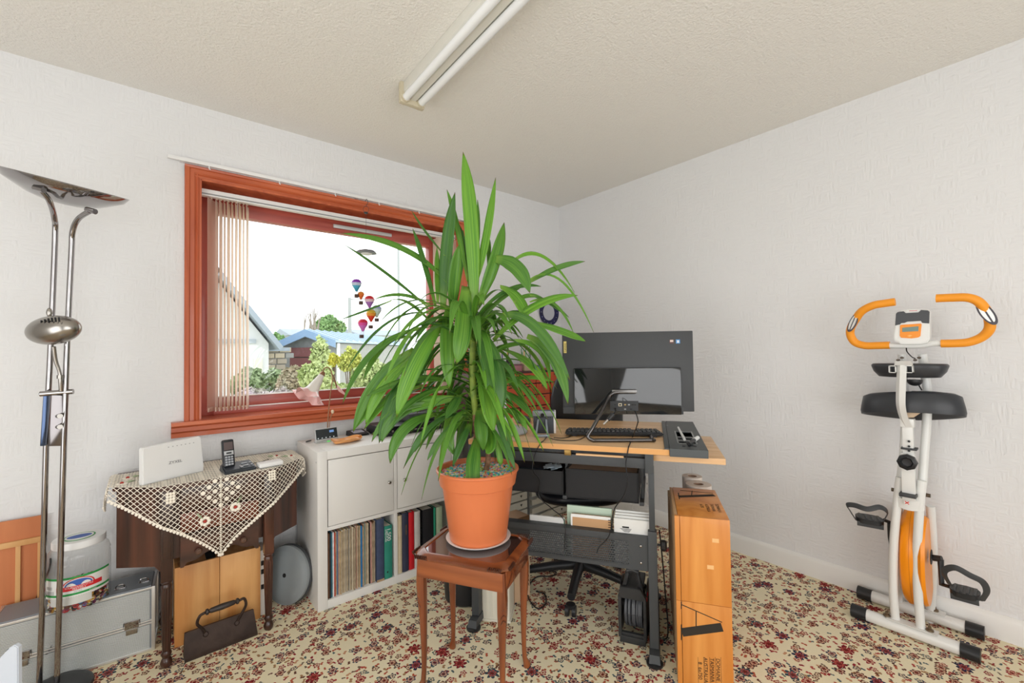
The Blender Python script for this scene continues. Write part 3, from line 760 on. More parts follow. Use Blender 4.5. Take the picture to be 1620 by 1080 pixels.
# scalloped border
bd = M(); us = [-.352+i*.0105 for i in range(68)]
for u in us:
    p = l2w(u, hang(u)-.001); bd.ball(p+V((0, -.001, 0)), .0062, .0035, .0062, seg=8, rings=5)
bl = [l2w(u, hang(u)-.006) for u in us]; bd.tube(bl, .0022, 5, sm=False)
for sgn in (-1, 1):
    for i in range(24):
        wv = -.30+i*.0125; au = half+.02+.085*max(0, 1-abs(wv+.06)/.16); bd.ball(l2w(sgn*au, wv), .0035, .006, .006, seg=8, rings=5)
bd.build('scalloped_border', LACE, cloth, True)
def flower(u, wv, sc_, lean):
    c = l2w(u, wv)+V((0, -.004, .002)); on_top = wv <= 0
    ux = V((1, 0, 0)); uy = V((0, 1, 0)) if on_top else V((0, 0, 1)); un = V((0, 0, 1)) if on_top else V((0, -1, 0))
    mm = M()
    for k in range(8):
        a = 2*PI*k/8; mm.ball(c+(ux*math.cos(a)+uy*math.sin(a))*.012*sc_, .006*sc_, .0035 if not on_top else .006*sc_, .006*sc_ if not on_top else .003, seg=8, rings=5)
    f = mm.build('crochet_flower', LACE, cloth, True)
    mm = M(); mm.ball(c+un*.003, .0058*sc_, .004, .005*sc_, seg=8, rings=5); mm.build('flower_centre', LR, f, True)
    mm = M(); d = (uy*1+ux*lean).normalized()
    mm.tube([c+d*.014, c+d*.03+un*.002, c+d*.048], [.003, .008, .0015], 6, flat=.5); mm.build('crochet_leaf', LG, cloth, True)
flower(-.055, .165, 1.15, -.7); flower(.052, .135, 1.15, .5)
flower(-.315, -.06, 1.1, 1.5); flower(-.30, -.16, 1.1, 1.5); flower(.315, -.10, 1, -1.5); flower(.26, -.20, 1, -1.2)
def bunch(u, wv):
    mm = M()
    for i in range(3):
        for j in range(4): mm.ball(l2w(u+(i-1)*.010, wv+j*.011)+V((0, -.003, .001)), .0058, .004, .0058, seg=8, rings=5)
    mm.build('crochet_motif', LACE, cloth, True)
bunch(-.165, .03); bunch(.19, .01)

# ------------------------------------------------------------------ things on the sewing table
zt = ztop+.0015
# router
p0 = PZ(225, 768, zt); p1 = PZ(322, 745, zt)
rt = thing('router', 'white upright router standing on the left of the lace cloth', 'router', ((p0.x+p1.x)/2, (p0.y+p1.y)/2, zt))
d = (p1-p0); d.z = 0; wdt = d.length; d.normalize(); nb = V((-d.y, d.x, 0))   # nb points to the wall
H_ = PY(230, 708, p0.y).z-zt
mm = M(); f0, f1 = p0+V((0, 0, .0)), p1
outl = [f0+d*.001, f1, f1+V((0, 0, .02))+d*.002, f1-d*wdt*.045+V((0, 0, H_*1.02)), f1-d*wdt*.07+V((0, 0, H_*1.05)), f0+d*.004+V((0, 0, H_*.99)), f0+d*.0+V((0, 0, H_*.95))]
mm.prism(outl, nb*.028, .003); mm.build('body', WHITEPL, rt, True)
mm = M(); mm.prism([f0+d*.01+nb*.004, f1-d*.01+nb*.004, f1-d*.01+nb*.05, f0+d*.01+nb*.05], (0, 0, .012), .003); mm.build('foot', WHITEPL, rt, True)
cpos = f0+d*(wdt*.40)+V((0, 0, H_*.42))-nb*.001
text('ZYXEL', .0155, GREYINK, rt, cpos, d, (0, 0, 1), sx=1.1)
mm = M()
for i in range(7): q = f0+d*(wdt*(.40+.07*i))+V((0, 0, H_*.90)); mm.obox(q, d*.002, nb*.0008, (0, 0, .001))
mm.build('status_lights', GREYINK, rt, True)
# cordless phone
pb = PZ(376, 744, zt)
ph = thing('cordless_phone', 'black cordless phone standing in its answering machine base', 'phone', (pb.x, pb.y, zt), R(8))
mm = M(); mm.hexa([(-.062, -.045, 0), (.066, -.045, 0), (.064, .045, 0), (-.060, .045, 0), (-.058, -.040, .014), (.062, -.040, .014), (.060, .040, .034), (-.056, .040, .034)]); bmesh.ops.bevel(mm.bm, geom=mm.bm.edges[:], offset=.005, segments=2, affect='EDGES'); mm.build('base', mat('phone_black', (50, 54, 60), .35), ph)
mt = Matrix.Translation((-.032, .004, .022)) @ Matrix.Rotation(R(-14), 4, 'X')
hs = M().box((-.023, -.011, 0), (.023, .013, .118), .009, mt, 3).build('handset', mat('handset_black', (40, 42, 46), .25), ph)
def oplate(a, b, m, nm, par): return M().box(a, b, .0008, mt, 1).build(nm, m, par)
oplate((-.017, -.013, .072), (.017, -.0105, .106), mat('phone_screen', (96, 84, 84), .15), 'screen', hs)
oplate((-.018, -.013, .050), (.018, -.0105, .068), mat('phone_silver', (196, 198, 202), .3, .4), 'menu_keys', hs)
KEYM = mat('pale_key', (170, 174, 180), .4)
for r_ in range(4):
    for c_ in range(3):
        oplate((-.015+c_*.0108, -.0130, .006+r_*.0105), (-.015+c_*.0108+.0085, -.0105, .006+r_*.0105+.0075), KEYM, 'key', hs)
oplate((-.010, -.0135, .055), (.010, -.0125, .062), mat('dark_menu', (40, 40, 44), .4), 'rocker_key', hs)
mtb = Matrix.Translation((0, 0, 0))
for i, (x, y, sx_, sy_) in enumerate(((.008, -.020, .010, .03), (.026, -.016, .022, .012), (.050, -.016, .008, .012), (.026, .006, .022, .010), (.05, .006, .008, .010))):
    z = .014+(y+.04)/.08*.02; M().box((x-sx_/2, y-sy_/2, z), (x+sx_/2, y+sy_/2, z+.0035), .001).build('base_key', KEYM, ph)
M().tube([(.05, .04, .008), (.08, .07, .004), (.12, .075, .004), (.16, .10, .004)], .0014, 5).build('cord', CABLE, ph)
# white device
wb = PZ(427, 737, zt)
wdv = thing('white_box', 'small flat white device right of the cordless phone', 'device', (wb.x, wb.y, zt), R(6))
M().box((-.050, -.028, .002), (.050, .028, .022), .007, seg=3).build('housing', WHITEPL, wdv)
M().box((-.044, -.022, 0), (.044, .022, .003)).build('foot_plate', GREYPL, wdv)
M().tube([(-.048, .01, .008), (-.075, .03, .004), (-.10, .02, .004)], .0015, 5).build('cord', CABLEW, wdv)

# ------------------------------------------------------------------ things under and beside the sewing table
# pine box
PYB = 2.335
pl, pr_ = PY(276, 1026, PYB), PY(412, 975, PYB); zt_ = PY(412, 880, PYB).z
pbx = thing('pine_box', 'orange pine box with a centre joint standing under the sewing table', 'box', ((pl.x+pr_.x)/2, PYB+.08, 0))
xm = (pl.x+pr_.x)/2+.0
ztb = .328
M().box((pl.x, PYB, 0), (xm-.0008, PYB+.012, ztb), .001).build('plank', PINE, pbx, True); M().box((xm+.0008, PYB, 0), (pr_.x, PYB+.012, ztb), .001).build('plank', PINE, pbx, True)
for x in (pl.x, pr_.x-.012): M().box((x, PYB+.012, 0), (x+.012, PYB+.16, ztb), .001).build('side_panel', PINE, pbx, True)
M().box((pl.x+.012, PYB+.013, ztb-.012), (pr_.x-.012, PYB+.16, ztb-.002)).build('lid', PINE, pbx, True)
M().box((pl.x+.012, PYB+.148, 0), (pr_.x-.012, PYB+.16, ztb-.012)).build('back_panel', PINE, pbx, True)
M().box((pl.x+.11, PYB+.014, ztb-.0022), (pl.x+.145, PYB+.11, ztb-.001)).build('printed_bar', INK, pbx, True)
# small black and white reference book edge beside it (stack of paper behind the right leg)
fb = thing('document_box', 'narrow white and black printed box edge right of the pine box', 'box', (pr_.x+.018, PYB+.05, 0))
M().box((pr_.x+.003, PYB+.02, 0), (pr_.x+.030, PYB+.13, .30), .002).build('carton', WHITEP, fb, True)
for z in (.12, .19, .23): M().box((pr_.x+.006, PYB+.019, z), (pr_.x+.018, PYB+.0205, z+.022)).build('printed_mark', INK, fb, True)
# iron block with handle
ia = PZ(292, 1049, 0); ib = PZ(408, 1004, 0); d = (ib-ia); Lw = d.length; d.normalize(); n_ = V((-d.y, d.x, 0))
ir = thing('iron_block', 'rusty iron block with a curved turned handle on the carpet', 'iron', ((ia+ib)/2))
lean = n_*.055
mm = M(); mm.prism([ia, ia+V((0, 0, .012)), ia+n_*.010+V((0, 0, .019)), ia+n_*.052+V((0, 0, .090)), ia+n_*.066+V((0, 0, .088)), ia+n_*.066], d*Lw, .0015)
for v in mm.bm.verts:
    if (v.co-ia).dot(d) > Lw*.5: v.co -= d*.006*(v.co.z/.09)
    else: v.co += d*.004*(v.co.z/.09)
mm.build('block', IRON, ir, True)
sl = (n_*.042+V((0, 0, .071))).normalized(); on = (sl.cross(d)); on = on if on.z > 0 else -on
def ip(t, h): return ia+d*(Lw*t)+n_*.040+V((0, 0, .066))+V((0, -.25, .9)).normalized()*h
h0, h1 = .26, .74
ph0 = [ip(.285, -.004), ip(.24, .03), ip(.17, .062), ip(.20, .095), ip(.27, .104)]; ph1 = [ip(.715, -.004), ip(.77, .03), ip(.84, .072), ip(.81, .108), ip(.74, .108)]
mm = M(); mm.tube(ph0, .0056, 10); mm.tube(ph1, .0056, 10)
for q in (ph0[0], ph1[0]): mm.lathe([(.018, -.004), (.017, .002), (.010, .005), (.007, .012)], q, on, 16)
mm.build('handle_bow', IRON, ir, True)
gA, gB = ip(.27, .104), ip(.74, .108); ga = gB-gA; gl = ga.length
M().lathe([(.006, 0), (.0115, .003), (.012, .010), (.007, .014), (.010, .02), (.0125, gl*.5), (.010, gl-.02), (.007, gl-.014), (.012, gl-.010), (.0115, gl-.003), (.006, gl)], gA, ga, 16).build('grip', mat('dark_grip', (62, 56, 54), .4, .3), ir, True)
# grey disc
dc = thing('grey_disc', 'round grey plastic disc with a centre hole leaning beside the white shelf unit', 'disc', (.50, 2.42, 0))
c0 = PD(453, 905, (PZ(445, 957, 0)-O).dot(fwd)+.03); rad = .135
axd = V((-.83, -.50, .16)).normalized()
hb = V((0, 0, 1)); c0.z = rad*.985
mm = M(); mm.lathe([(0, .004), (.010, .004), (.010, .012), (rad*.80, .016), (rad*.86, .011), (rad, .006), (rad+.002, 0), (rad, -.012), (0, -.014)], c0, axd, 56); mm.build('disc', mat('grey_disc_plastic', (142, 148, 150), .45), dc, True)
M().cyl(c0+axd*.0115, c0+axd*.0135, .010, seg=20).build('centre_hole', INK, dc, True)
M().lathe([(rad-.002, -.030), (rad+.004, -.026), (rad+.004, -.016), (rad-.002, -.0125)], c0, axd, 56).build('rim', DKPLAST, dc, True)

# aluminium case
ca = PZ(258, 1022, 0); cd = PZ(62, 1077, 0); dcs = (cd-ca); dcs.normalize()
if True:
    dcs = V((-1, .07, 0)).normalized(); ncs = V((.07, 1, 0)).normalized(); ca = ca+dcs*.032
Wc, Dc, Hc = .46, .165, .262
ALU = mat('ribbed_aluminium', (208, 210, 208), .4, .2); ALUT = mat('grey_case_panel', (140, 146, 152), .42, .2)
cs = thing('aluminium_case', 'ribbed silver aluminium case on the carpet below the plastic jar', 'case', (ca+dcs*.24+ncs*.1))
cbb = ca+dcs*Wc/2+ncs*Dc/2
M().obox(cbb+V((0, 0, Hc/2)), dcs*(Wc/2-.004), ncs*(Dc/2-.003), (0, 0, Hc/2-.004)).build('shell', ALUT, cs, True)
mm = M(); nr = 44
for i in range(nr):
    z = .012+i*(Hc-.024)/nr
    if abs(z-.118) < .009: continue
    mm.obox(ca+dcs*Wc/2+V((0, 0, z))+ncs*.0015, dcs*(Wc/2-.012), ncs*.0018, (0, 0, .0018))
rb = mm.build('ribbed_face', ALU, cs, True)
TRIM = mat('bright_aluminium', (220, 220, 218), .3, .7)
mm = M()
for z in (.006, Hc-.006, .114, .124):
    mm.obox(ca+dcs*Wc/2+V((0, 0, z)), dcs*Wc/2, ncs*.004, (0, 0, .0045 if z not in (.114, .124) else .0035), .001)
    mm.obox(ca+dcs*Wc/2+ncs*Dc+V((0, 0, z)), dcs*Wc/2, ncs*.004, (0, 0, .0045))
for s2 in (0, Wc):
    for z in (.006, Hc-.006): mm.obox(ca+dcs*s2+ncs*Dc/2+V((0, 0, z)), dcs*.005, ncs*Dc/2, (0, 0, .006), .001)
    mm.obox(ca+dcs*s2+V((0, 0, Hc/2)), dcs*.006, ncs*.005, (0, 0, Hc/2), .001); mm.obox(ca+dcs*s2+ncs*Dc+V((0, 0, Hc/2)), dcs*.006, ncs*.005, (0, 0, Hc/2), .001)
mm.build('edge_trim', TRIM, cs, True)
for s2 in (.068, .375):
    q = ca+dcs*s2-ncs*.003
    lt = M().obox(q+V((0, 0, .127)), dcs*.022, ncs*.003, (0, 0, .014), .001).build('latch', CHROME, cs, True)
    M().obox(q+V((0, 0, .100)), dcs*.018, ncs*.0025, (0, 0, .010), .001).build('latch_plate', NICKEL, lt, True)
    M().tube([q+dcs*.024+V((0, 0, .142)), q+dcs*.026+V((0, 0, .12)), q-dcs*.026+V((0, 0, .12)), q-dcs*.024+V((0, 0, .142)), q+dcs*.024+V((0, 0, .142))], .0015, 5, sm=False).build('latch_wire', CHROME, lt, True)
for q in (ca+dcs*.11+ncs*.05, ca+dcs*.035+ncs*.06):
    k2 = M(); k2.obox(q+V((0, 0, Hc+.003)), dcs*.018, ncs*.010, (0, 0, .003), .001); k2.tube([q+dcs*.014+V((0, 0, Hc+.004)), q+dcs*.010+V((0, 0, Hc+.016)), q-dcs*.010+V((0, 0, Hc+.016)), q-dcs*.014+V((0, 0, Hc+.004))], .002, 6); k2.build('lid_clasp', CHROME, cs, True)
M().obox(cbb+V((0, 0, Hc-.001)), dcs*(Wc/2-.008), ncs*(Dc/2-.006), (0, 0, .0025)).build('lid', ALUT, cs, True)

# pretzel jar full of buttons
jc = PD(124, 968, (PZ(124, 985, Hc)-O).dot(fwd)); jc = PZ(125, 953, Hc+.002); jz = Hc+.0015
jc = V((jc.x, jc.y, jz)); jr = .092
jar = thing('pretzel_jar', 'large clear plastic pretzel jar full of buttons on the silver case', 'jar', jc)
K_ = 1.12
body = [(0, .0015), (jr*.86, .0015), (jr*.96, .006), (jr, .02), (jr, .150), (jr*.99, .162), (jr*.97, .170), (jr*.99, .176), (jr*.93, .192), (jr*.80, .207), (jr*.76, .212), (jr*.76, .222)]
body = [(a, b*K_) for a, b in body]
mm = M(); mm.lathe(body, jc, seg=56); 
for f in [f for f in mm.bm.faces if len(f.verts) > 10]: mm.bm.faces.remove(f)
mm.build('jar_body', CLEARPL, jar, True)
M().lathe([(jr*.82, .230), (jr*.84, .232), (jr*.84, .253), (jr*.82, .256), (0, .256)], jc, seg=48).build('lid', WHITEPL, jar, True)
LBW = mat('label_white', (232, 232, 228), .5); LBG = mat('label_green', (40, 150, 70), .5); LBR = mat('label_red', (214, 40, 48), .5); LBB = mat('label_blue', (60, 96, 176), .5)
lidc = jc+V((0, 0, .2563)); M().lathe([(0, .0008), (.046, .0008), (.046, 0)], lidc, seg=36).build('lid_print', LBG, jar, True)
M().lathe([(0, .0013), (.041, .0013), (.041, 0)], lidc, seg=36).build('lid_print', LBW, jar, True)
M().lathe([(0, .0017), (.036, .0017), (.036, 0)], lidc, seg=36, sy=.6).build('lid_print', LBB, jar, True)
toc = (V((0, 0, CAMH))-jc); toc.z = 0; a0 = math.atan2(toc.y, toc.x)-R(6)
def band(z0, z1, aa, ab, r, m, nm, tilt=0):
    mm = M(); n = 36; vv = []; 
    for i in range(n+1):
        a = a0+aa+(ab-aa)*i/n; zz = tilt*(i/n-.5)
        vv += [jc+V((r*math.cos(a), r*math.sin(a), z0+zz)), jc+V((r*math.cos(a), r*math.sin(a), z1+zz))]
    mm._add(vv, [(2*i, 2*i+2, 2*i+3, 2*i+1) for i in range(n)]); return mm.build(nm, m, jar, True)
lab = band(.062, .138, R(-80), R(70), jr+.0006, LBW, 'label', -.0)
band(.130, .138, R(-80), R(70), jr+.0009, LBG, 'label_stripe'); band(.070, .078, R(-80), R(70), jr+.0009, LBG, 'label_stripe')
band(.036, .066, R(-48), R(28), jr+.0006, mat('label_clear', (206, 206, 200), .5), 'label')
band(.088, .104, R(-34), R(48), jr+.0016, LBR, 'label_ribbon')
# the window emblem
mm = M(); n = 30; vv = [jc+V(((jr+.0013)*math.cos(a0+R(5)), (jr+.0013)*math.sin(a0+R(5)), .100))]
for i in range(n+1):
    t = PI*i/n*1.0; a = a0+R(5)+R(24)*math.cos(t); vv.append(jc+V(((jr+.0013)*math.cos(a), (jr+.0013)*math.sin(a), .102+.024*math.sin(t))))
mm._add(vv, [(0, i, i+1) for i in range(1, n+1)]); mm.build('label_emblem', LBB, jar, True)
mm = M(); vv = []
for i in range(n+1):
    t = PI*i/n; 
    for rr in (1.10, 1.0):
        a = a0+R(5)+R(26)*rr*math.cos(t); vv.append(jc+V(((jr+.0012)*math.cos(a), (jr+.0012)*math.sin(a), .102+.027*rr*math.sin(t))))
mm._add(vv, [(2*i, 2*i+1, 2*i+3, 2*i+2) for i in range(n)]); mm.build('label_ring', LBR, jar, True)
def jtext(s, size, m, ang, z, r=jr+.0024):
    """lettering bent round the jar"""
    cu = bpy.data.curves.new('t', 'FONT'); cu.body = s; cu.size = size; cu.align_x = 'CENTER'; to = bpy.data.objects.new('t', cu); C.objects.link(to)
    me = bpy.data.meshes.new_from_object(to.evaluated_get(bpy.context.evaluated_depsgraph_get())); bpy.data.objects.remove(to)
    inv = root_matrix(jar).inverted()
    for v in me.vertices:
        a = ang+v.co.x/r; v.co = inv @ (jc+V((r*math.cos(a), r*math.sin(a), z+v.co.y)))
    me.materials.clear(); me.materials.append(m); o = bpy.data.objects.new('lettering', me); C.objects.link(o); o.parent = jar
jtext('SOURDOUGH STYLE', .0085, LBW, a0+R(6), .0965); jtext('PRETZELS', .0085, LBW, a0+R(6), .0895)
jtext('SPECIALS', .0055, GREYINK, a0+R(4), .081); jtext('CLASSIC', .006, LBW, a0+R(30), .0715)
jtext('|||||||||', .012, GREYINK, a0-R(52), .100, jr+.0012); jtext('|||||||||', .018, GREYINK, a0-R(52), .080, jr+.0012)
BTN = [mat('button_%s' % n, c, .35) for n, c in (('cream', (226, 214, 180)), ('brown', (110, 66, 40)), ('black', (30, 28, 30)), ('red', (176, 50, 50)), ('blue', (90, 120, 170)), ('green', (70, 110, 80)), ('pearl', (214, 216, 214)), ('amber', (200, 150, 60)), ('plum', (120, 60, 90)))]
mm = M()
bcol = []
for i in range(900):
    a = random.random()*2*PI; rr = jr*.955*math.sqrt(random.uniform(.55, 1)) if random.random() < .8 else jr*.9*math.sqrt(random.random()); zz = random.uniform(.008, .078) if rr > jr*.8 else random.uniform(.06, .082)
    zz = min(zz, .062+.02*math.sin(a-a0-1.2)+.006)
    ax_b = V((math.cos(a), math.sin(a), random.uniform(-.8, .8))) if rr > jr*.8 else V((random.uniform(-.4, .4), random.uniform(-.4, .4), 1)); br = random.uniform(.0045, .0095)
    n0 = len(mm.bm.faces); rr = min(rr, jr-.006-br*.6)
    mm.lathe([(0, .0008), (br*.6, .0009), (br*.75, .0016), (br, .001), (br, -.001), (0, -.001)], jc+V((rr*math.cos(a), rr*math.sin(a), max(zz, .013))), ax_b, 9)
    mm.bm.faces.ensure_lookup_table(); k = random.randrange(9)
    for f in range(n0, len(mm.bm.faces)): mm.bm.faces[f].material_index = k
o = mm.build('loose_buttons', BTN, jar, True, smooth=False); o['kind'] = 'stuff'

# hardboard panel at far left
hp = thing('hardboard_panel', 'orange brown hardboard panel with pale battens leaning at the far left', 'panel', (-.55, 2.57, 0))
y0 = 2.607
M().box((-.85, y0, 0), (-.338, y0+.008, .578)).build('board', BALSA, hp, True)
for a, b in (((-.85, y0-.012, .475), (-.338, y0, .497)), ((-.85, y0-.012, .085), (-.338, y0, .108)), ((-.352, y0-.012, 0), (-.338, y0, .475)), ((-.412, y0-.010, .108), (-.398, y0, .475))):
    M().box(a, b, .001).build('batten', BATTEN, hp, True)
# plug and cables
pg = PY(60, 975, 2.50)
pgt = PD(42, 962, 1.78)
plug = thing('mains_plug', 'white three pin plug hanging on its cable at the far left', 'plug', pgt)
fr2 = rgt.copy(); fr2.z = 0; fr2.normalize(); up2 = V((0, 0, 1)); nf = up2.cross(fr2)
mm = M(); mm.prism([pgt+fr2*a+up2*b for a, b in ((-.024, -.010), (-.016, -.026), (.014, -.028), (.034, -.004), (.038, .022), (.014, .026), (-.016, .018))], nf*.016, .004); mm.build('housing', CREAM, plug, True)
M().obox(pgt+fr2*.012+nf*.016+up2*0, fr2*.016, up2*.016, nf*.004, .003).build('plug_face', CREAM, plug, True)
mm = M(); 
for a, b in ((.006, 0), (-.006, -.01), (-.006, .01)): mm.obox(pgt-nf*.012+fr2*a+up2*b, fr2*.003, up2*.002, nf*.009)
mm.build('pins', NICKEL, plug, True)
M().tube([pgt+up2*.024+fr2*.024, pgt+up2*.045+fr2*.028], [.006, .004], 8).build('cable_grip', GREYPL, plug, True)
cpts = [pgt+up2*.045+fr2*.028, PD(50, 925, 1.80), PD(58, 900, 1.80), PD(40, 870, 1.86), PD(52, 858, 1.90), PD(75, 858, 1.88), PD(80, 890, 1.80), PD(72, 915, 1.78)]
tag(M().tube(cpts, .0032, 6).build('plug_cable', CABLE), 'black cable of the white plug looping over the hardboard panel', 'cable')
c2 = [PD(-10, 955, 1.75), PD(28, 928, 1.78), PD(55, 922, 1.78), PD(60, 940, 1.76), PD(48, 970, 1.76), PD(62, 990, 1.72), PD(82, 1012, 1.66), PD(72, 1036, 1.64), PD(40, 1052, 1.64), PD(10, 1068, 1.64)]
tag(M().tube(c2, .003, 6).build('cable_loop', CABLE), 'black cable looping left of the silver case', 'cable')
c3 = [PD(-10, 1022, 1.72), PD(25, 1024, 1.72), PD(48, 1008, 1.73), PD(60, 985, 1.75), PD(52, 955, 1.77), PD(55, 928, 1.79)]
tag(M().tube(c3, .003, 6).build('cable_loop', CABLE), 'thin black cable curving low across the hardboard panel', 'cable')
c4 = [PD(-10, 968, 1.76), PD(20, 950, 1.775), PD(50, 930, 1.785), PD(62, 920, 1.79)]
tag(M().tube(c4, .003, 6).build('cable_loop', CABLE), 'short black cable rising to the lamp poles from the left', 'cable')
# pale thing at the lower left corner
wc_ = PD(5, 1120, 1.15)
wch = thing('white_chair', 'edge of a translucent white plastic chair back at the lower left corner', 'chair', (wc_.x-.05, wc_.y, 0))
def cq(x, y, dd): return PD(x, y, dd)
WT = mat('translucent_white_plastic', (226, 232, 240), .25, trans=.25)
mm = M(); mm.prism([cq(28, 1160, 1.15), cq(28, 1024, 1.15), cq(22, 1020, 1.15), cq(12, 1026, 1.15), cq(0, 1042, 1.15), cq(-60, 1070, 1.15), cq(-60, 1160, 1.15)], fwd*.012, .002); mm.build('backrest', WT, wch, True)
p_ = cq(-20, 1160, 1.15); zb = p_.z
M().box((p_.x-.20, p_.y-.30, zb-.03), (p_.x+.14, p_.y+.04, zb), .01).build('seat', WT, wch, True)
for dx, dy in ((-.19, -.29), (.12, -.29), (-.19, .03), (.12, .03)): M().cyl((p_.x+dx, p_.y+dy, 0), (p_.x+dx, p_.y+dy, zb-.02), .010, .014).build('leg', WT, wch, True)

# ------------------------------------------------------------------ floor lamp with reading arm
DL = 1.590
lb = PZ(88, 1095, 0); lb = V((lb.x, lb.y, 0))
fl = thing('floor_lamp', 'tall chrome uplighter floor lamp with a small reading arm at the left', 'floor lamp', lb)
def LP(x, y, dd=0): return PD(x, y, DL+dd)
M().lathe([(0, .028), (.05, .026), (.085, .020), (.100, .010), (.103, 0), (0, 0)][::-1], lb, seg=48).build('base', DKPLAST, fl, True)
pr1 = .0085
M().tube([LP(62, 1082), LP(67, 950), LP(73, 700), LP(80, 550), LP(87, 380), LP(86, 345, -.03), LP(78, 318, -.09), LP(64, 300, -.125)], pr1, 14, n=10).build('pole', CHROME, fl, True)
M().tube([LP(90, 1080), LP(94, 950), LP(101, 700), LP(106, 550), LP(113, 400), LP(115, 366, -.01), LP(124, 346, -.03), LP(142, 334, -.05)], pr1, 14, n=10).build('pole', CHROME, fl, True)
# tilted bowl
hL, hR = LP(18, 267), LP(194, 314); hc = (hL+hR)/2; rb_ = (hR-hL).length/2*.83; sxd = (hR-hL).normalized()
naxis = sxd.cross(fwd).normalized(); naxis = naxis if naxis.z > 0 else -naxis
naxis = (naxis - fwd*.10).normalized()
bowl = [(0, -rb_*.44), (rb_*.30, -rb_*.42), (rb_*.55, -rb_*.34), (rb_*.78, -rb_*.21), (rb_*.92, -.022), (rb_, 0), (rb_*.99, .001), (rb_*.90, -.018), (rb_*.5, -rb_*.26), (0, -rb_*.34)]
M().lathe(bowl, hc, naxis, 64).build('lamp_bowl', CHROME, fl, True, sharp=1.2)
M().cyl(hc-naxis*rb_*.30, hc-naxis*.01, .03, .012).build('bulb_holder', NICKEL, fl, True)
for q in (LP(62, 299, -.128), LP(144, 333, -.05)):
    M().cyl(q-sxd*.016, q+sxd*.016, .0095, seg=14).build('clamp', CHROME, fl, True)
M().cyl(LP(64, 623, -.03), LP(116, 619, .01), .0095, seg=16).build('cross_bar', CHROME, fl, True)
M().lathe([(0, .001), (.0090, .001), (.0090, 0)], LP(64, 623, -.03), -(LP(116, 619, .01)-LP(64, 623, -.03)), 16).build('bar_cap', BLACKP, fl, True)
ctl = (LP(93, 664)); upd = (LP(96, 625)-LP(91, 705)).normalized(); sd = (LP(104, 664, .004)-LP(82, 664, -.012)); hw_ = sd.length/2; sd.normalize(); nd = sd.cross(upd)
hh = (LP(96, 625)-LP(91, 705)).length/2
swb = M().obox(ctl, sd*hw_, upd*hh, nd*.016, .003).build('dimmer_box', mat('dark_chrome', (120, 116, 116), .12, 1), fl, True)
M().obox(LP(72, 664, -.012), sd*.006, upd*hh, nd*.012, .002).build('dimmer_side', mat('blue_reflective', (70, 84, 110), .15, .9), swb, True)
for yy in (658, 675):
    M().cyl(LP(92, yy, -.016), LP(95, yy, -.045), .0078, seg=14).build('dimmer_knob', NICKEL, swb, True)
M().tube([LP(97, 618, -.01), LP(96, 605, -.015), LP(94, 588, -.02), LP(88, 570, -.03), LP(85, 548, -.04)], [.007, .0065, .005, .006, .006], 12).build('reading_arm', NICKEL, fl, True)
M().lathe([(0, -.009), (.009, -.006), (.009, .006), (0, .009)], LP(95, 596, -.016), (0, 0, 1), 12).build('arm_joint', NICKEL, fl, True)
# reading head: ribbed ellipsoid
rc = LP(85, 522, -.07); exd = (LP(124, 516, -.07)-LP(46, 528, -.07)); ex = exd.length/2; exd.normalize(); ey = exd.cross(fwd).normalized(); rot = Matrix((exd, ey, exd.cross(ey))).transposed()
rh = M().ball(rc, ex, .050, .050, 40, 20, rot).build('reading_shade', NICKEL, fl, True)
M().ball(LP(78, 494, -.07), .008, .006, .016, 14, 8).build('shade_finger', NICKEL, rh, True)
mm = M()
for i in range(6):
    q = LP(66+i*5.5, 510-i*1.0-(2.2-abs(i-2.5))*.7, -.112); mm.obox(q, exd*.0010, ey*.008, fwd*.003, .0008)
o = mm.build('vent_slots', BLACKP, rh, True); o['kind'] = 'stuff'
M().tube([LP(60, 1080, .02), LP(50, 1085, .05), LP(20, 1092, .1)], .003, 6).build('lamp_cord', CABLE, fl, True)

# ------------------------------------------------------------------ white cube shelf unit
KY, KB = 2.202, 2.575
kx = [.609, .656, .994, 1.012, 1.350, 1.396]
zk = [0, .040, .368, .386, .709, .750]
sh = thing('shelf_unit', 'white two by two cube shelf unit below the window', 'shelf unit', (1.0, 2.40, 0))
def kb(a, b, nm='panel'): return M().box(a, b, .0012).build(nm, LAM, sh, True)
kb((kx[0], KY, 0), (kx[1]-.002, KB, zk[5]), 'side_panel'); kb((kx[4]+.002, KY, 0), (kx[5], KB, zk[5]), 'side_panel')
kb((kx[1]-.002, KY, zk[4]), (kx[4]+.002, KB, zk[5]), 'top_panel'); kb((kx[1]-.002, KY, 0), (kx[4]+.002, KB, zk[1]), 'bottom_panel')
kb((kx[1]-.002, KY+.002, zk[2]), (kx[4]+.002, KB, zk[3]), 'shelf')
kb((kx[2], KY+.002, zk[1]), (kx[3], KB, zk[2]), 'divider'); kb((kx[2], KY+.002, zk[3]), (kx[3], KB, zk[4]), 'divider')
M().box((kx[1], KB-.012, zk[1]), (kx[4], KB-.006, zk[4])).build('back_panel', LAM, sh, True)
for x0, x1, kp in ((kx[1], kx[2], PY(615, 762, KY)), (kx[3], kx[4], PY(639, 758, KY))):
    d_ = M().box((x0+.0025, KY+.001, zk[3]+.003), (x1-.0025, KY+.018, zk[4]-.004), .001).build('door', LAM, sh, True)
    M().lathe([(.004, 0), (.004, .010), (.009, .013), (.009, .018), (.006, .021), (0, .0215)], (kp.x, KY+.001, kp.z), (0, -1, 0), 18).build('knob', NICKEL, d_, True)
for x in (PY(501, 747, KY).x, ): M().cyl((kx[0]-.0005, KY+.02, .70), (kx[0]+.002, KY+.02, .70), .004).build('cover_cap', GREYPL, sh, True)

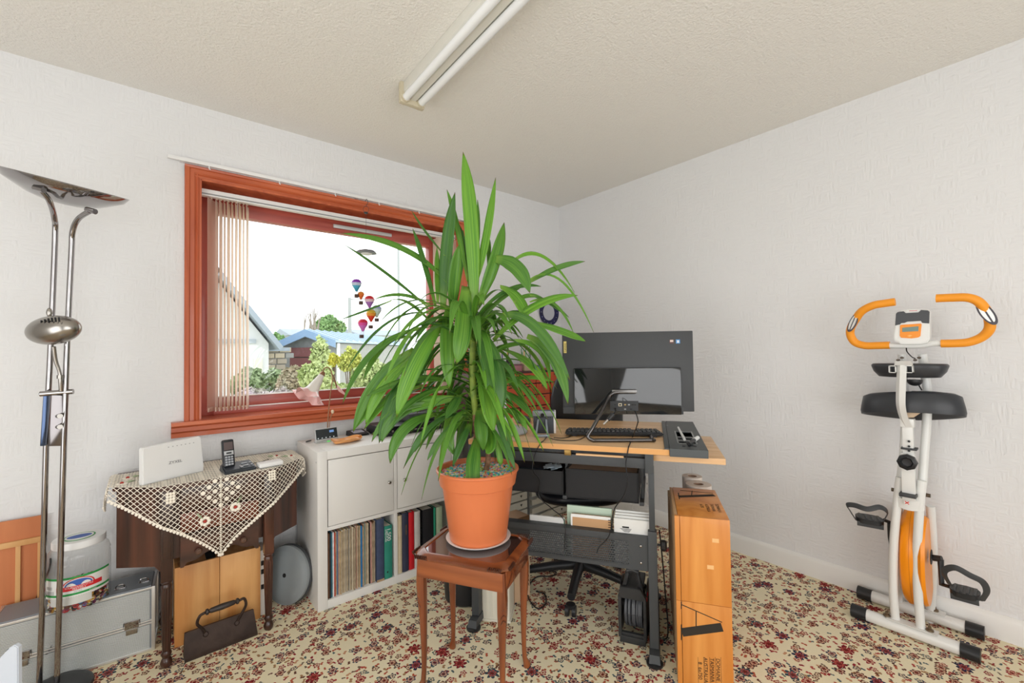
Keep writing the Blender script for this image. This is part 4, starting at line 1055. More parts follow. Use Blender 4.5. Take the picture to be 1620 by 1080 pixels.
# records: every sleeve its own object
def sleeve(cols, i):
    return mat('record_sleeve_%s' % ['cream', 'tan', 'buff', 'ochre', 'pinkish', 'greyish', 'pale', 'brown'][i % 8], cols, .8, var=.35, vscale=60, stretch=(30, 1, .6), var2=None)
SLM = [sleeve(c, i) for i, c in enumerate(((226, 206, 170), (186, 150, 112), (236, 224, 196), (208, 178, 126), (214, 168, 146), (166, 162, 154), (242, 234, 216), (136, 100, 74)))]
seq = []
specials = {0: ('brown_sleeve', (120, 84, 60), 'brown edged record at the far left of the lower left cubby'), 1: ('black_sleeve', (36, 38, 44), 'black edged record near the left end of the record row'),
            2: ('teal_sleeve', (60, 120, 140), 'thin teal record sleeve between the black and the white one'), 3: ('white_sleeve', (226, 228, 230), 'thin white record sleeve just left of the red orange one'),
            4: ('red_sleeve', (206, 66, 40), 'red orange edged record sleeve in the record row'), 6: ('blue_grey_sleeve', (104, 124, 150), 'blue grey record sleeve just right of the red orange one'),
            22: ('bright_blue_sleeve', (36, 122, 186), 'bright blue edged record sleeve in the record row'), 25: ('mint_sleeve', (150, 178, 168), 'pale mint green record sleeve right of the bright blue one'),
            28: ('black_thick_sleeve', (40, 36, 34), 'black edged record sleeve right of the mint one'), 29: ('pink_sleeve', (216, 162, 150), 'pinkish record sleeve beside the black edged one near the right end')}
x = kx[1]+.003; i = 0
rx_end = PY(594, 850, KY+.02).x
ORD = 'first second third fourth fifth sixth seventh eighth ninth tenth eleventh twelfth thirteenth fourteenth fifteenth sixteenth seventeenth eighteenth nineteenth twentieth twenty-first twenty-second twenty-third twenty-fourth twenty-fifth twenty-sixth twenty-seventh twenty-eighth twenty-ninth thirtieth thirty-first thirty-second thirty-third'.split()
nrec = 33; pitch = (rx_end-x)/nrec
proto = None
def record(x, m, label, group, h, yo, tk):
    t = thing('record', label, 'record', (x+tk/2, KY+.17, zk[1]+.0006), 0, group)
    M().box((-tk/2, -.155+yo, 0), (tk/2, .155+yo, h), .0008, seg=1).build('sleeve', m, t)
    M().box((-tk/2+.0012, -.1565+yo, .004), (tk/2-.0012, -.1545+yo, h-.004)).build('sleeve_opening', mat_open, t)
    return t
mat_open = mat('sleeve_edge_paper', (196, 178, 150), .9, var=.4, vscale=80, stretch=(4, 1, .5))
for i in range(nrec):
    tk = pitch-.0007; h = .308+random.uniform(-.004, .004); yo = random.uniform(-.006, .008)
    if i in specials:
        nm, c, lb_ = specials[i]; mm_ = mat(nm, c, .7, var=.2, vscale=50)
        t = thing('record', lb_, 'record', (x+tk/2, KY+.17, zk[1]+.0006), 0, 'records in the lower left cubby')
        M().box((-tk/2, -.155+yo, 0), (tk/2, .155+yo, h), .0008, seg=1).build('sleeve', mm_, t)
    else:
        k8 = random.randrange(8)
        record(x, SLM[k8], 'worn %s edged record, %s from the left in the lower left cubby' % (('cream', 'tan', 'cream', 'ochre', 'pinkish tan', 'greyish', 'pale cream', 'brown')[k8], ORD[i]), 'records in the lower left cubby', h, yo, tk)
    x += pitch
def book(name, label, x0, x1, h, y0, dp, m, cat='book', page=True, group=None, z0=None):
    z0 = zk[1]+.0006 if z0 is None else z0
    t = thing(name, label, cat, ((x0+x1)/2, y0+dp/2, z0), 0, group); w2 = (x1-x0)/2
    mm = M(); mm.box((-w2, -dp/2, 0), (-w2+.0025, dp/2, h), .0008, seg=1); c1 = mm.build('cover', m, t)
    M().box((w2-.0025, -dp/2, 0), (w2, dp/2, h), .0008, seg=1).build('cover', m, t)
    n = 8; pts = [V((-w2+2*w2*k/n, -dp/2-.004*math.sin(PI*k/n), 0)) for k in range(n+1)]; pts += [V((w2, -dp/2+.003, 0)), V((-w2, -dp/2+.003, 0))]
    M().prism(pts, (0, 0, h)).build('spine', m, t)
    if page: M().box((-w2+.003, -dp/2+.004, .003), (w2-.003, dp/2-.003, h-.004)).build('pages', PAPER, t)
    return t
PAPER = mat('paper', (232, 226, 212), .9)
NAVY = mat('worn_navy_cloth', (66, 78, 106), .8, var=.2, vscale=30); TEALB = mat('teal_cover', (44, 140, 120), .6, var=.12, vscale=20)
bx0, bx1 = PY(596, 850, KY).x, PY(608, 850, KY).x
nb_ = book('record_album', 'worn navy blue record album at the right end of the records', bx0, bx1-.001, .318, KY+.003, .31, NAVY)
M().box((bx0+.001, KY-.0022, zk[1]+.001), (bx1-.002, KY+.004, zk[1]+.012)).build('worn_edge', mat('worn_tan', (178, 150, 116), .9), nb_, True)
tx1 = PY(621, 850, KY).x
tb = book('paper_book', 'thick teal paperback with white 1,500 lettering on its spine', bx1+.002, tx1, .272, KY+.006, .22, TEALB)
text('1,500', .030, WHITEPL, tb, (bx1+.016, KY+.0008, zk[1]+.262), (0, 0, -1), (1, 0, 0), sx=1.0)
text('STRETCHES', .0125, WHITEPL, tb, (bx1+.0045, KY+.0008, zk[1]+.258), (0, 0, -1), (1, 0, 0), sx=1.0)
M().ball((bx1+.018, KY+.002, zk[1]+.035), .004, .0012, .005, 10, 6).build('publisher_mark', INK, tb, True)
# right cubby
def kxp(x, y=850, yy=KY+.01): return PY(x, y, yy).x
cuts = [(628.5, 636, .306, 'cream_folder', 'cream folder at the left end of the lower right cubby', (222, 206, 172)),
        (636.5, 646.5, .312, 'navy_folder', 'navy blue folder beside the cream one', (52, 56, 78)),
        (647, 655.5, .308, 'red_folder', 'bright red folder beside the navy one', (206, 20, 34)),
        (656, 665, .304, 'ring_notebook', 'white spiral bound notebook right of the red folder', (206, 202, 196)),
        (669, 686, .300, 'black_folder', 'wide black folder partly hidden by the plant pot', (30, 30, 34)),
        (686.5, 690, .298, 'green_folder', 'thin green folder beside the black one', (24, 140, 104)),
        (690.5, 700, .296, 'map_folder', 'pale green and tan printed folder against the plant pot', (176, 192, 160))]
for a, b, h, nm, lb_, c in cuts:
    t = book(nm, lb_, kxp(a), kxp(b), h, KY+.012, .24, mat(nm+'_cover', c, .6, var=.12, vscale=25), 'folder')
    if nm == 'ring_notebook':
        xx = kxp(b)+.003
        for k in range(16):
            z = zk[1]+.015+k*.0182; M().tube([(xx-.004, KY+.018, z), (xx-.003, KY+.006, z+.002), (xx+.004, KY+.008, z+.003), (xx+.005, KY+.018, z+.002)], .0014, 5).build('ring', CABLE, t, True)
    if nm == 'navy_folder':
        text('RECORDS', .012, mat('gilt_print', (150, 120, 80), .5), t, (kxp(641), KY+.0055, zk[1]+.25), (0, 0, -1), (1, 0, 0))

# things on the shelf unit
zk5 = zk[5]+.0006
sdp = PZ(517, 698, zk5)
sm = thing('smart_display', 'small silver framed weather display with a dark screen on the white shelf unit', 'display', sdp, R(8))
mt = Matrix.Translation((0, 0, .005)) @ Matrix.Rotation(R(-14), 4, 'X')
SILV = mat('silver_plastic', (196, 198, 198), .35, .3)
fr_ = M().box((-.060, -.006, 0), (.062, .008, .066), .003, mt).build('frame', SILV, sm)
M().box((-.056, -.0072, .010), (.058, -.0058, .062), .0004, mt, 1).build('screen', mat('dark_screen', (30, 38, 40), .12), fr_)
M().box((-.062, -.014, 0), (.064, .020, .006), .002).build('foot', SILV, sm)
M().box((.016, -.0078, .040), (.040, -.0070, .052), 0, mt).build('screen_icon', mat('screen_blue', (110, 150, 200), .3, emit=((90, 130, 190), .5)), fr_)
for k in range(5): M().box((-.050+k*.021, -.0078, .014), (-.050+k*.021+.006, -.0070, .018), 0, mt).build('screen_figure', mat('screen_white', (210, 220, 225), .3, emit=((200, 210, 215), .4)), fr_)
M().box((-.004, -.0150, .001), (.010, -.0135, .005)).build('indicator', mat('green_light', (90, 220, 90), .4, emit=((80, 230, 90), 1.0)), sm)
ld = PZ(548, 699, zk5)
lf = thing('leaf_dish', 'orange leaf shaped dish beside the small display on the shelf unit', 'dish', ld, R(10))
mm = M(); n = 36; vv = [V((0, 0, .004))]
def leaf_r(a): return .068*(1+.12*abs(math.cos(1.5*a)))*(1 if True else 1)
rings_ = [(0.35, .004), (.7, .007), (.93, .014), (1.0, .020)]
for f_, z in rings_:
    for k in range(n):
        a = 2*PI*k/n; vv.append(V((leaf_r(a)*f_*math.cos(a)*1.15, leaf_r(a)*f_*math.sin(a)*.72, z+(.006*math.sin(3*a) if f_ > .9 else 0))))
nn_ = len(vv)
for f_, z in rings_[::-1]:
    for k in range(n):
        a = 2*PI*k/n; vv.append(V((leaf_r(a)*f_*math.cos(a)*1.13, leaf_r(a)*f_*math.sin(a)*.70, z-.004+(.006*math.sin(3*a) if f_ > .9 else 0))))
ff = [(0, 1+k, 1+(k+1) % n) for k in range(n)]
for r_ in range(2*len(rings_)-1):
    for k in range(n): ff.append((1+r_*n+k, 1+r_*n+(k+1) % n, 1+(r_+1)*n+(k+1) % n, 1+(r_+1)*n+k))
ff.append(tuple(1+(2*len(rings_)-1)*n+k for k in range(n)))
mm._add(vv, ff); mm.build('dish', mat('orange_glaze', (236, 168, 104), .2, coat=.3), lf)
M().tube([(.070, .0, .018), (.082, .004, .022), (.092, .004, .019)], [.005, .004, .002], 8).build('stalk', mat('orange_stalk', (226, 150, 80), .3), lf)
# compact phone and black hi-fi on the unit
dp_ = PZ(566, 688, zk5)
dk = thing('desk_phone', 'small black desk unit with a pale screen left of the hi-fi', 'phone', dp_, R(5))
M().hexa([(-.050, -.040, 0), (.050, -.040, 0), (.050, .045, 0), (-.050, .045, 0), (-.048, -.038, .010), (.048, -.038, .010), (.048, .043, .026), (-.048, .043, .026)]).build('housing', BLACKP, dk)
M().hexa([(-.03, -.015, .0155), (.035, -.015, .0155), (.035, .03, .0243), (-.03, .03, .0243), (-.03, -.015, .0162), (.035, -.015, .0162), (.035, .03, .025), (-.03, .03, .025)]).build('screen', mat('pale_screen', (170, 176, 190), .25), dk)
hp0 = PZ(618, 690, zk5)
hf = thing('hifi_player', 'long black hi-fi unit on the shelf unit behind the plant leaves', 'hi-fi', (hp0.x+.16, hp0.y+.10, zk5), R(3))
M().box((-.215, -.10, .008), (.215, .12, .055), .004).build('case', BLACKP, hf)
M().box((-.212, -.1015, .012), (.212, -.0995, .050)).build('front_panel', mat('gloss_black', (20, 21, 24), .15), hf)
for k in range(5): M().cyl((-.19+k*.03, -.1015, .03), (-.19+k*.03, -.108, .03), .006, seg=12).build('knob', NICKEL, hf)
for k in range(9): M().box((-.02+k*.022, -.1035, .02), (-.006+k*.022, -.1015, .026), .0005).build('button', NICKEL, hf)
for dx in (-.19, .19):
    for dy in (-.08, .10): M().cyl((dx, dy, 0), (dx, dy, .009), .012, seg=12).build('foot', DKPLAST, hf)
pp = thing('photo_printer', 'black printer with a raised lid on top of the hi-fi, behind the leaves', 'printer', (hp0.x+.22, hp0.y+.12, zk5+.0555), R(3))
M().box((-.09, -.07, 0), (.12, .08, .05), .006).build('body', DKPLAST, pp)
M().box((-.085, .055, .05), (.115, .075, .115), .004).build('lid', DKPLAST, pp)
M().box((-.07, -.0725, .01), (.10, -.0695, .035)).build('paper_slot', BLACKP, pp)
M().tube([(-.18, .08, .03), (-.24, .06, .004), (-.30, .02, .003), (-.34, -.06, .003)], .0015, 5).build('cord', CABLE, hf)
# flower lamp
lz = PZ(518, 672, zk5); lz = PY(518, 680, 2.50); lz = V((lz.x, 2.50, zk5))
gl = thing('flower_lamp', 'bronze table lamp with a drooping pink and white glass flower shade', 'table lamp', lz)
BRON = mat('dull_bronze', (150, 112, 84), .35, .6)
def GP(x, y, dy=0): return PY(x, y, 2.50+dy)
M().lathe([(0, 0), (.050, 0), (.052, .004), (.040, .010), (.012, .016), (.005, .02), (0, .02)], lz, seg=28).build('base', BRON, gl, True)
M().tube([lz+V((0, 0, .01)), GP(519, 660), GP(523, 620), GP(526, 598), GP(522, 583), GP(514, 582), GP(509, 592)], [.0035, .0032, .003, .003, .003, .003, .0035], 8).build('stem', BRON, gl, True)
M().tube([lz+V((.006, 0, .01)), GP(522, 665), GP(526, 653)], [.0025, .002, .004], 8).build('bud_stem', BRON, gl, True)
M().ball(GP(526, 651), .0085, .0085, .011, 12, 8).build('bud', mat('bud_cream', (222, 200, 170), .4), gl, True)
sa, sb_ = GP(511, 590), GP(487, 628, -.03); sx_d = (sb_-sa); Ls = sx_d.length; sx_d.normalize()
M().lathe([(.010, -.006), (.013, 0), (.015, .012), (.012, .016)], sa, sx_d, 20).build('lamp_cap', BRON, gl, True)
SHG = mat('frosted_glass', (240, 236, 228), .25, trans=.15); SHP = mat('pink_frosted_glass', (240, 190, 186), .25, trans=.1)
def trumpet(p, d, L_, seg=36):
    mm = M(); prof = [(.014, .004), (.020, .02), (.027, .04), (.034, .056), (.046, .068), (.066, .080), (.078, .086)]; vv = []; q = V((0, 0, 1)).rotation_difference(d)
    k_ = L_/.088
    for r, h in prof:
        for k in range(seg):
            a = 2*PI*k/seg; f_ = max(0, (h-.058)/.03); rr = r*(1+.22*f_*math.cos(5*a)); vv.append(p+q @ V((rr*math.cos(a), rr*math.sin(a), h*k_+f_*.012*math.cos(5*a+PI))))
    mm._add(vv, [(i*seg+k, i*seg+(k+1) % seg, (i+1)*seg+(k+1) % seg, (i+1)*seg+k) for i in range(len(prof)-1) for k in range(seg)])
    for f in mm.bm.faces:
        if (f.calc_center_median()-p).dot(d) > L_*.74: f.material_index = 1
    return mm
o = trumpet(sa+sx_d*.008, sx_d, Ls).build('glass_shade', [SHG, SHP], gl, True, sharp=3)
# second shade, seen past the stem
o2a, o2b = GP(528, 600, .02), GP(540, 622, .03)
M().tube([GP(524, 590), GP(528, 596, .01), GP(533, 612, .02)], [.003, .003, .005], 8).build('stem', BRON, gl, True)
M().tube([GP(533, 610, .02), GP(538, 617, .02), GP(546, 624, .02)], [.006, .010, .004], 10).build('glass_shade', SHP, gl, True)
# stacked small dark thing behind display
M().tube([sdp+V((-.07, .03, .01)), sdp+V((-.09, .05, .004)), sdp+V((-.06, .08, .002))], .003, 6).build('display_cord', CABLE, sm, True)

# ------------------------------------------------------------------ balloon mobile with solar cap
MY_ = YW-.07
hk = PY(579, 316, MY_)
mb = thing('balloon_mobile', 'hanging mobile of coloured glass hot air balloons below a grey solar cap', 'mobile', PY(580, 398, MY_))
mm = M(); mm.tube([PY(578, 318, MY_+.02), PY(580, 315, MY_), PY(582, 320, MY_), PY(579, 326, MY_)], .0016, 6); mm.tube([PY(579+4.5*math.cos(a), 331+5*math.sin(a), MY_) for a in [2*PI*k/20 for k in range(21)]], .0013, 5, sm=False); mm.tube([PY(579, 336, MY_), PY(579, 398, MY_)], .0009, 5, sm=False)
mm.build('hanger', DKPLAST, mb, True)
M().lathe([(.008, 0), (.013, .005), (.009, .010), (0, .011)], PY(579, 338, MY_), (0, 0, 1), 14).build('swivel', DKPLAST, mb, True)
cc = PY(580, 400, MY_); kk = (PY(597, 400, MY_)-PY(564, 400, MY_)).length/2
M().lathe([(kk*.5, -.004), (kk*.96, -.002), (kk, .001), (kk*.68, .014), (kk*.30, .018), (0, .018)], cc, seg=6).build('solar_cap', mat('solar_grey', (128, 132, 140), .4), mb, True)
M().lathe([(0, -.010), (kk*.45, -.009), (kk*.5, -.004)], cc, seg=20).build('lamp_disc', WHITEPL, mb, True)
BALS = [((564, 449), ((150, 60, 190), (206, 226, 236), (70, 170, 200)), (564, 468)), ((571, 466), ((236, 150, 60), (230, 120, 50), (226, 110, 50)), (571, 479)),
        ((584.5, 475), ((226, 50, 60), (236, 214, 226), (170, 110, 190)), (586, 492)), ((596, 490), ((170, 180, 226), (206, 226, 220), (200, 220, 200)), (596, 506)),
        ((587, 497), ((230, 190, 60), (240, 160, 60), (226, 70, 50)), (586.5, 517)), ((574, 512), ((226, 50, 80), (230, 90, 170), (214, 120, 200)), (572, 532))]
k = (PY(585, 450, MY_)-PY(575, 450, MY_)).length/10
for (bx_, by_), cols, (qx, qy) in BALS:
    c = PY(bx_, by_, MY_); q = PY(qx, qy, MY_); small = bx_ == 571
    r_ = k*(5 if small else 7.6)
    ms = [mat('balloon_glass', cc_, .15, trans=.25) for cc_ in cols]
    mm = M(); prof = [(.18, -1.55), (.45, -1.0), (.85, -.35), (1, .2), (.85, .62), (.5, .9), (0, 1.0)]
    mm.lathe([(a*r_, b*r_) for a, b in prof], c, seg=18)
    for f in mm.bm.faces:
        z = (f.calc_center_median()-c).z/r_; f.material_index = 0 if z > .3 else (1 if z > -.5 else 2)
    b_ = mm.build('balloon', ms, mb, True)
    M().box((q.x-k*2.6, MY_-k*2.6, q.z-k*2.6), (q.x+k*2.6, MY_+k*2.6, q.z+k*2.6), .0008).build('basket', mat('basket_brown', (86, 66, 58), .8), b_, True)
    mm = M()
    for sx_, sy_ in ((-1, -1), (1, -1), (1, 1), (-1, 1)): mm.cyl((q.x+sx_*k*2.2, MY_+sy_*k*2.2, q.z+k*2.6), (c.x+sx_*k*1.2, MY_+sy_*k*1.2, c.z-r_*1.5), .0005, seg=4)
    mm.cyl((c.x, MY_, c.z+r_), (c.x*.6+cc.x*.4, MY_, c.z*.0+cc.z-.006), .0003, seg=4)
    o = mm.build('strings', GREYPL, b_, True); o['kind'] = 'stuff'

# ------------------------------------------------------------------ side table with carved rim and glass top
TL, TF, TR_, TB = [PZ(x, y, .492) for x, y in ((643, 875), (795, 903), (850, 848), (715, 830))]
tc = (TL+TF+TR_+TB)/4
exv = ((TF-TL)+(TR_-TB)); wx_ = exv.length/4; exv.normalize(); eyv = V((-exv.y, exv.x, 0)); wy_ = (((TB-TL)+(TR_-TF)).dot(eyv))/4
rzt = math.atan2(exv.y, exv.x)
tbl = thing('side_table', 'small carved mahogany side table with a glass inset carrying the potted plant', 'side table', (tc.x, tc.y, 0), rzt)
ZT = .494
def rim_pts(ox, wave, z, n=14, corner=.03):
    """serpentine outline with clipped corners"""
    P = []; a, b = wx_+ox, wy_+ox
    def edge(p, q, nrm_):
        for i in range(n+1):
            t = i/n; k_ = wave*(math.cos(t*2*PI*1.0)*.5-.5)*-1; k_ = wave*(math.sin(PI*t)**2)*(1 if True else 1)+wave*.5*math.sin(3*PI*t)
            P.append(V(p)+(V(q)-V(p))*t+V(nrm_)*(k_-wave*.3))
    c = corner
    edge((-a+c, -b, z), (a-c, -b, z), (0, -1, 0)); edge((a, -b+c, z), (a, b-c, z), (1, 0, 0)); edge((a-c, b, z), (-a+c, b, z), (0, 1, 0)); edge((-a, b-c, z), (-a, -b+c, z), (-1, 0, 0))
    return P
lay = [rim_pts(-.030, 0, ZT), rim_pts(-.026, .001, ZT+.004), rim_pts(-.012, .006, ZT+.002), rim_pts(.0, .008, ZT-.008), rim_pts(-.004, .007, ZT-.018), rim_pts(-.016, .002, ZT-.022), rim_pts(-.05, 0, ZT-.022)]
mm = M(); n_ = len(lay[0]); vv = [p for l in lay for p in l]; ff = [(i*n_+k, i*n_+(k+1) % n_, (i+1)*n_+(k+1) % n_, (i+1)*n_+k) for i in range(len(lay)-1) for k in range(n_)]
mm._add(vv, ff); mm.build('carved_rim', TEAKX, tbl)
mm = M(); mm.box((-wx_+.026, -wy_+.026, ZT-.022), (wx_-.026, wy_-.026, ZT-.004)); mm.build('tabletop', wood('burr_walnut_top', (72, 34, 22), (104, 52, 32), .2, 'X', 1, .3), tbl)
M().box((-wx_+.030, -wy_+.030, ZT-.0035), (wx_-.030, wy_-.030, ZT+.0005), .0005, seg=1).build('glass_inset', mat('table_glass', (70, 44, 36), .03, spec=.9, coat=1), tbl)
# carving cuts on the rim
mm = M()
CARVE_SHADE = mat('carving_shade', (70, 34, 18), .5)  # shade in the carved cuts as dark colour, on rim and legs
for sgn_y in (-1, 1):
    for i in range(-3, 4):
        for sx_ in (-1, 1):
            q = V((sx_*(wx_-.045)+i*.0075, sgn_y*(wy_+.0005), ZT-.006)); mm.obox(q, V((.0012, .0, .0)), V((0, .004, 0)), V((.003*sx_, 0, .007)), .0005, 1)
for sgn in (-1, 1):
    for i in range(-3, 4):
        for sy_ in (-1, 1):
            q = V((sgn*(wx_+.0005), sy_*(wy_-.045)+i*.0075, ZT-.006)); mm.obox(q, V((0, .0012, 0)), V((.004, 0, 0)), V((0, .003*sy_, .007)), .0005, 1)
o = mm.build('carving', CARVE_SHADE, tbl); o['kind'] = 'stuff'
ax0, ay0 = wx_-.022, wy_-.022
for y in (-ay0, ay0): M().box((-ax0, y-.008, ZT-.085), (ax0, y+.008, ZT-.022), .001).build('apron', TEAKX, tbl)
for x in (-ax0, ax0): M().box((x-.008, -ay0+.008, ZT-.085), (x+.008, ay0-.008, ZT-.022), .001).build('apron', TEAKX, tbl)
for sx_ in (-1, 1):
    for sy_ in (-1, 1):
        mm = M(); prof = [(.0, .016, .0150), (.010, .018, .0175), (.022, .014, .0145), (.035, .010, .0110), (.07, .008, .0105), (.14, .0075, .0125), (.25, .009, .0160), (.33, .012, .0195), (.38, .013, .0205), (.42, .0125, .0195), (.472, .011, .0185)]
        vv = []; seg = 14
        for z, off, hw_ in prof:
            ox_, oy_ = sx_*(ax0-.012+(off-.008)*.9), sy_*(ay0-.012+(off-.008)*.9)
            for k in range(seg):
                a = 2*PI*(k+.5)/seg; c_, s_ = math.cos(a), math.sin(a); m_ = (abs(c_)**4+abs(s_)**4)**-.25
                m_ = m_ if z > .3 else (m_+1)/2
                vv.append((ox_+hw_*.80*c_*m_, oy_+hw_*.80*s_*m_, z))
        mm._add(vv, [(i*seg+k, i*seg+(k+1) % seg, (i+1)*seg+(k+1) % seg, (i+1)*seg+k) for i in range(len(prof)-1) for k in range(seg)]+[tuple(range(seg)), tuple((len(prof)-1)*seg+k for k in range(seg))])
        lg = mm.build('leg', TEAK, tbl, sharp=.8)
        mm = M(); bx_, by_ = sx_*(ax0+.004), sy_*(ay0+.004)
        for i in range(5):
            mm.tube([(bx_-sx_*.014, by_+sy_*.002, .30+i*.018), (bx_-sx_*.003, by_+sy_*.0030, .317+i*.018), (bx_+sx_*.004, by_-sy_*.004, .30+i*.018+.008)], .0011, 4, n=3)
        o = mm.build('leg_carving', CARVE_SHADE, lg); o['kind'] = 'stuff'

# ------------------------------------------------------------------ pot and yucca
pc = PZ(757, 851, ZT+.003); pc = V((pc.x, pc.y, ZT+.0018)); DP_ = (pc-O).dot(fwd)
kp = pxm(DP_)
sc_r = 51*kp
sau = thing('plant_saucer', 'white round saucer under the terracotta coloured pot', 'saucer', pc)
M().lathe([(0, 0), (sc_r*.80, 0), (sc_r*.98, .010), (sc_r, .014), (sc_r*.96, .014), (sc_r*.78, .005), (0, .004)], pc, seg=56).build('dish', WHITEPL, sau, True)
pot_z = pc.z+.0048; PR = 65*kp; BR_ = 44*kp; HP = .272
pot = thing('potted_yucca', 'tall green yucca plant in a large terracotta coloured plastic pot', 'plant', (pc.x, pc.y, pot_z))
def pz(h): return h
prof = [(0, 0), (BR_, 0), (BR_+.004, .006), (BR_*.985, .008), (PR*.885, HP*.775), (PR*.93, HP*.79), (PR*.985, HP*.96), (PR*1.01, HP*.965), (PR*1.015, HP*.985), (PR*.985, HP), (PR*.945, HP*.985), (PR*.86, HP*.80), (PR*.85, HP*.78)]
prof = [(0, 0), (BR_, 0), (BR_*1.02, .008), (PR*.86, HP*.765), (PR*.915, HP*.78), (PR*.97, HP*.955), (PR*1.0, HP*.965), (PR*1.0, HP*.99), (PR*.975, HP), (PR*.93, HP*.99), (PR*.87, HP*.80), (0, HP*.78)]
M().lathe(prof, (pc.x, pc.y, pot_z), seg=64).build('pot', TERRA, pot, True)
rz_ = pot_z+HP*.935
M().lathe([(0, 0), (PR*.905, 0), (PR*.905, -.01), (0, -.01)], (pc.x, pc.y, rz_-.006), seg=40).build('soil', mat('soil', (120, 110, 100), .95), pot, True)
GR = [mat('gravel_%s' % n, c, .35) for n, c in (('white', (236, 236, 228)), ('aqua', (90, 200, 190)), ('blue', (70, 150, 210)), ('coral', (240, 130, 110)), ('lime', (190, 220, 90)), ('pink', (240, 170, 180)), ('green', (120, 200, 140)), ('yellow', (240, 220, 120)))]
mm = M()
for i in range(1300):
    a = random.random()*2*PI; r_ = PR*.89*math.sqrt(random.random()); n0 = len(mm.bm.faces); s_ = random.uniform(.0050, .0075)
    mm.ball((pc.x+r_*math.cos(a), pc.y+r_*math.sin(a), rz_-.003+random.uniform(-.003, .003)), s_, s_*random.uniform(.6, 1), s_*.7, 6, 3)
    mm.bm.faces.ensure_lookup_table(); kx_ = random.choice((0, 0, 1, 1, 2, 3, 3, 4, 5, 5, 6, 7))
    for f in range(n0, len(mm.bm.faces)): mm.bm.faces[f].material_index = kx_
o = mm.build('gravel', GR, pot, True); o['kind'] = 'stuff'

LEAFN = [0]
def leaf(b, m, t, w_, face=None, cup=.25, twist=0.0):
    """strap leaf along a quadratic through b, m, t; w_ = full width (m)"""
    b, m, t = V(b), V(m), V(t); c = m*2-(b+t)*.5; n = 15
    up = V((0, 0, 1)); vv = []; uv = []
    fc = (V((0, 0, CAMH))-m); fc.normalize()
    if face is None: face = (fc*random.uniform(.5, 1.2)+up*random.uniform(.1, .8)+V((random.uniform(-.5, .5), random.uniform(-.5, .5), 0)))
    face = face.normalized(); L_ = (m-b).length+(t-m).length
    for i in range(n+1):
        s = i/n; p = b*(1-s)**2+c*2*s*(1-s)+t*s*s; tg = ((c-b)*(1-s)+(t-c)*s).normalized()
        wd_ = tg.cross(face)
        if wd_.length < 1e-3: wd_ = tg.cross(V((.3, .7, .2)))
        wd_.normalize(); 
        if twist: wd_ = Quaternion(tg, twist*s) @ wd_
        nn = wd_.cross(tg).normalized()
        prof_ = (.42+.58*min(1, s/.35)) if s < .35 else (1 if s < .6 else max(0.0, (1-((s-.6)/.4)**2.0)))
        hw = w_*.5*prof_+.0004
        for j, (u, dpt) in enumerate(((-1, 1), (-.5, .35), (0, 0), (.5, .35), (1, 1))):
            vv.append(p+wd_*hw*u+nn*hw*cup*dpt); uv.append(((u+1)/2+LEAFN[0]*.37, s))
    ff = [(i*5+j, i*5+j+1, (i+1)*5+j+1, (i+1)*5+j) for i in range(n) for j in range(4)]
    inv = root_matrix(pot).inverted(); me = bpy.data.meshes.new('leaf'); me.from_pydata([inv @ v for v in vv], [], ff)
    ul = me.uv_layers.new(name='UVMap')
    for lp in me.loops: ul.data[lp.index].uv = uv[lp.vertex_index]
    for p in me.polygons: p.use_smooth = True
    me.materials.append(LEAF); o = bpy.data.objects.new('leaf', me); C.objects.link(o); o.parent = pot; LEAFN[0] += 1
    md = o.modifiers.new('thick', 'SOLIDIFY'); md.thickness = .0008
    return o
def zq(x, y): return 540+x/2.3475, 240+y/2.3475
def LPt(x, y, dd=0):
    a, b = zq(x, y); return PD(a, b, DP_+dd)
def trunk_pt(y, dd=0): return None
# stems
BARK = mat('yucca_bark', (156, 118, 88), .85, bump=.6, bscale=160, var=.4, vscale=60, var2=(110, 80, 60))
base = V((pc.x, pc.y, rz_-.02))
s1 = [base+rgt*-.012, PD(754, 690, DP_), PD(752, 655, DP_), PD(748, 600, DP_), PD(748, 540, DP_), PD(750, 500, DP_)]
mm = M(); mm.tube(s1[:3], [.013, .0115, .013], 14); mm.build('trunk', BARK, pot, True)
mm = M(); mm.tube([base+rgt*.022+fwd*.02, PD(771, 735, DP_+.02), PD(773, 700, DP_+.02), PD(766, 660, DP_+.02)], [.012, .011, .010, .009], 12); mm.build('trunk', BARK, pot, True)
mm = M(); mm.tube(s1[2:], [.0125, .013, .012, .009], 14); mm.build('stem', mat('green_stem', (110, 140, 60), .6, var=.4, vscale=30, var2=(150, 170, 70)), pot, True)
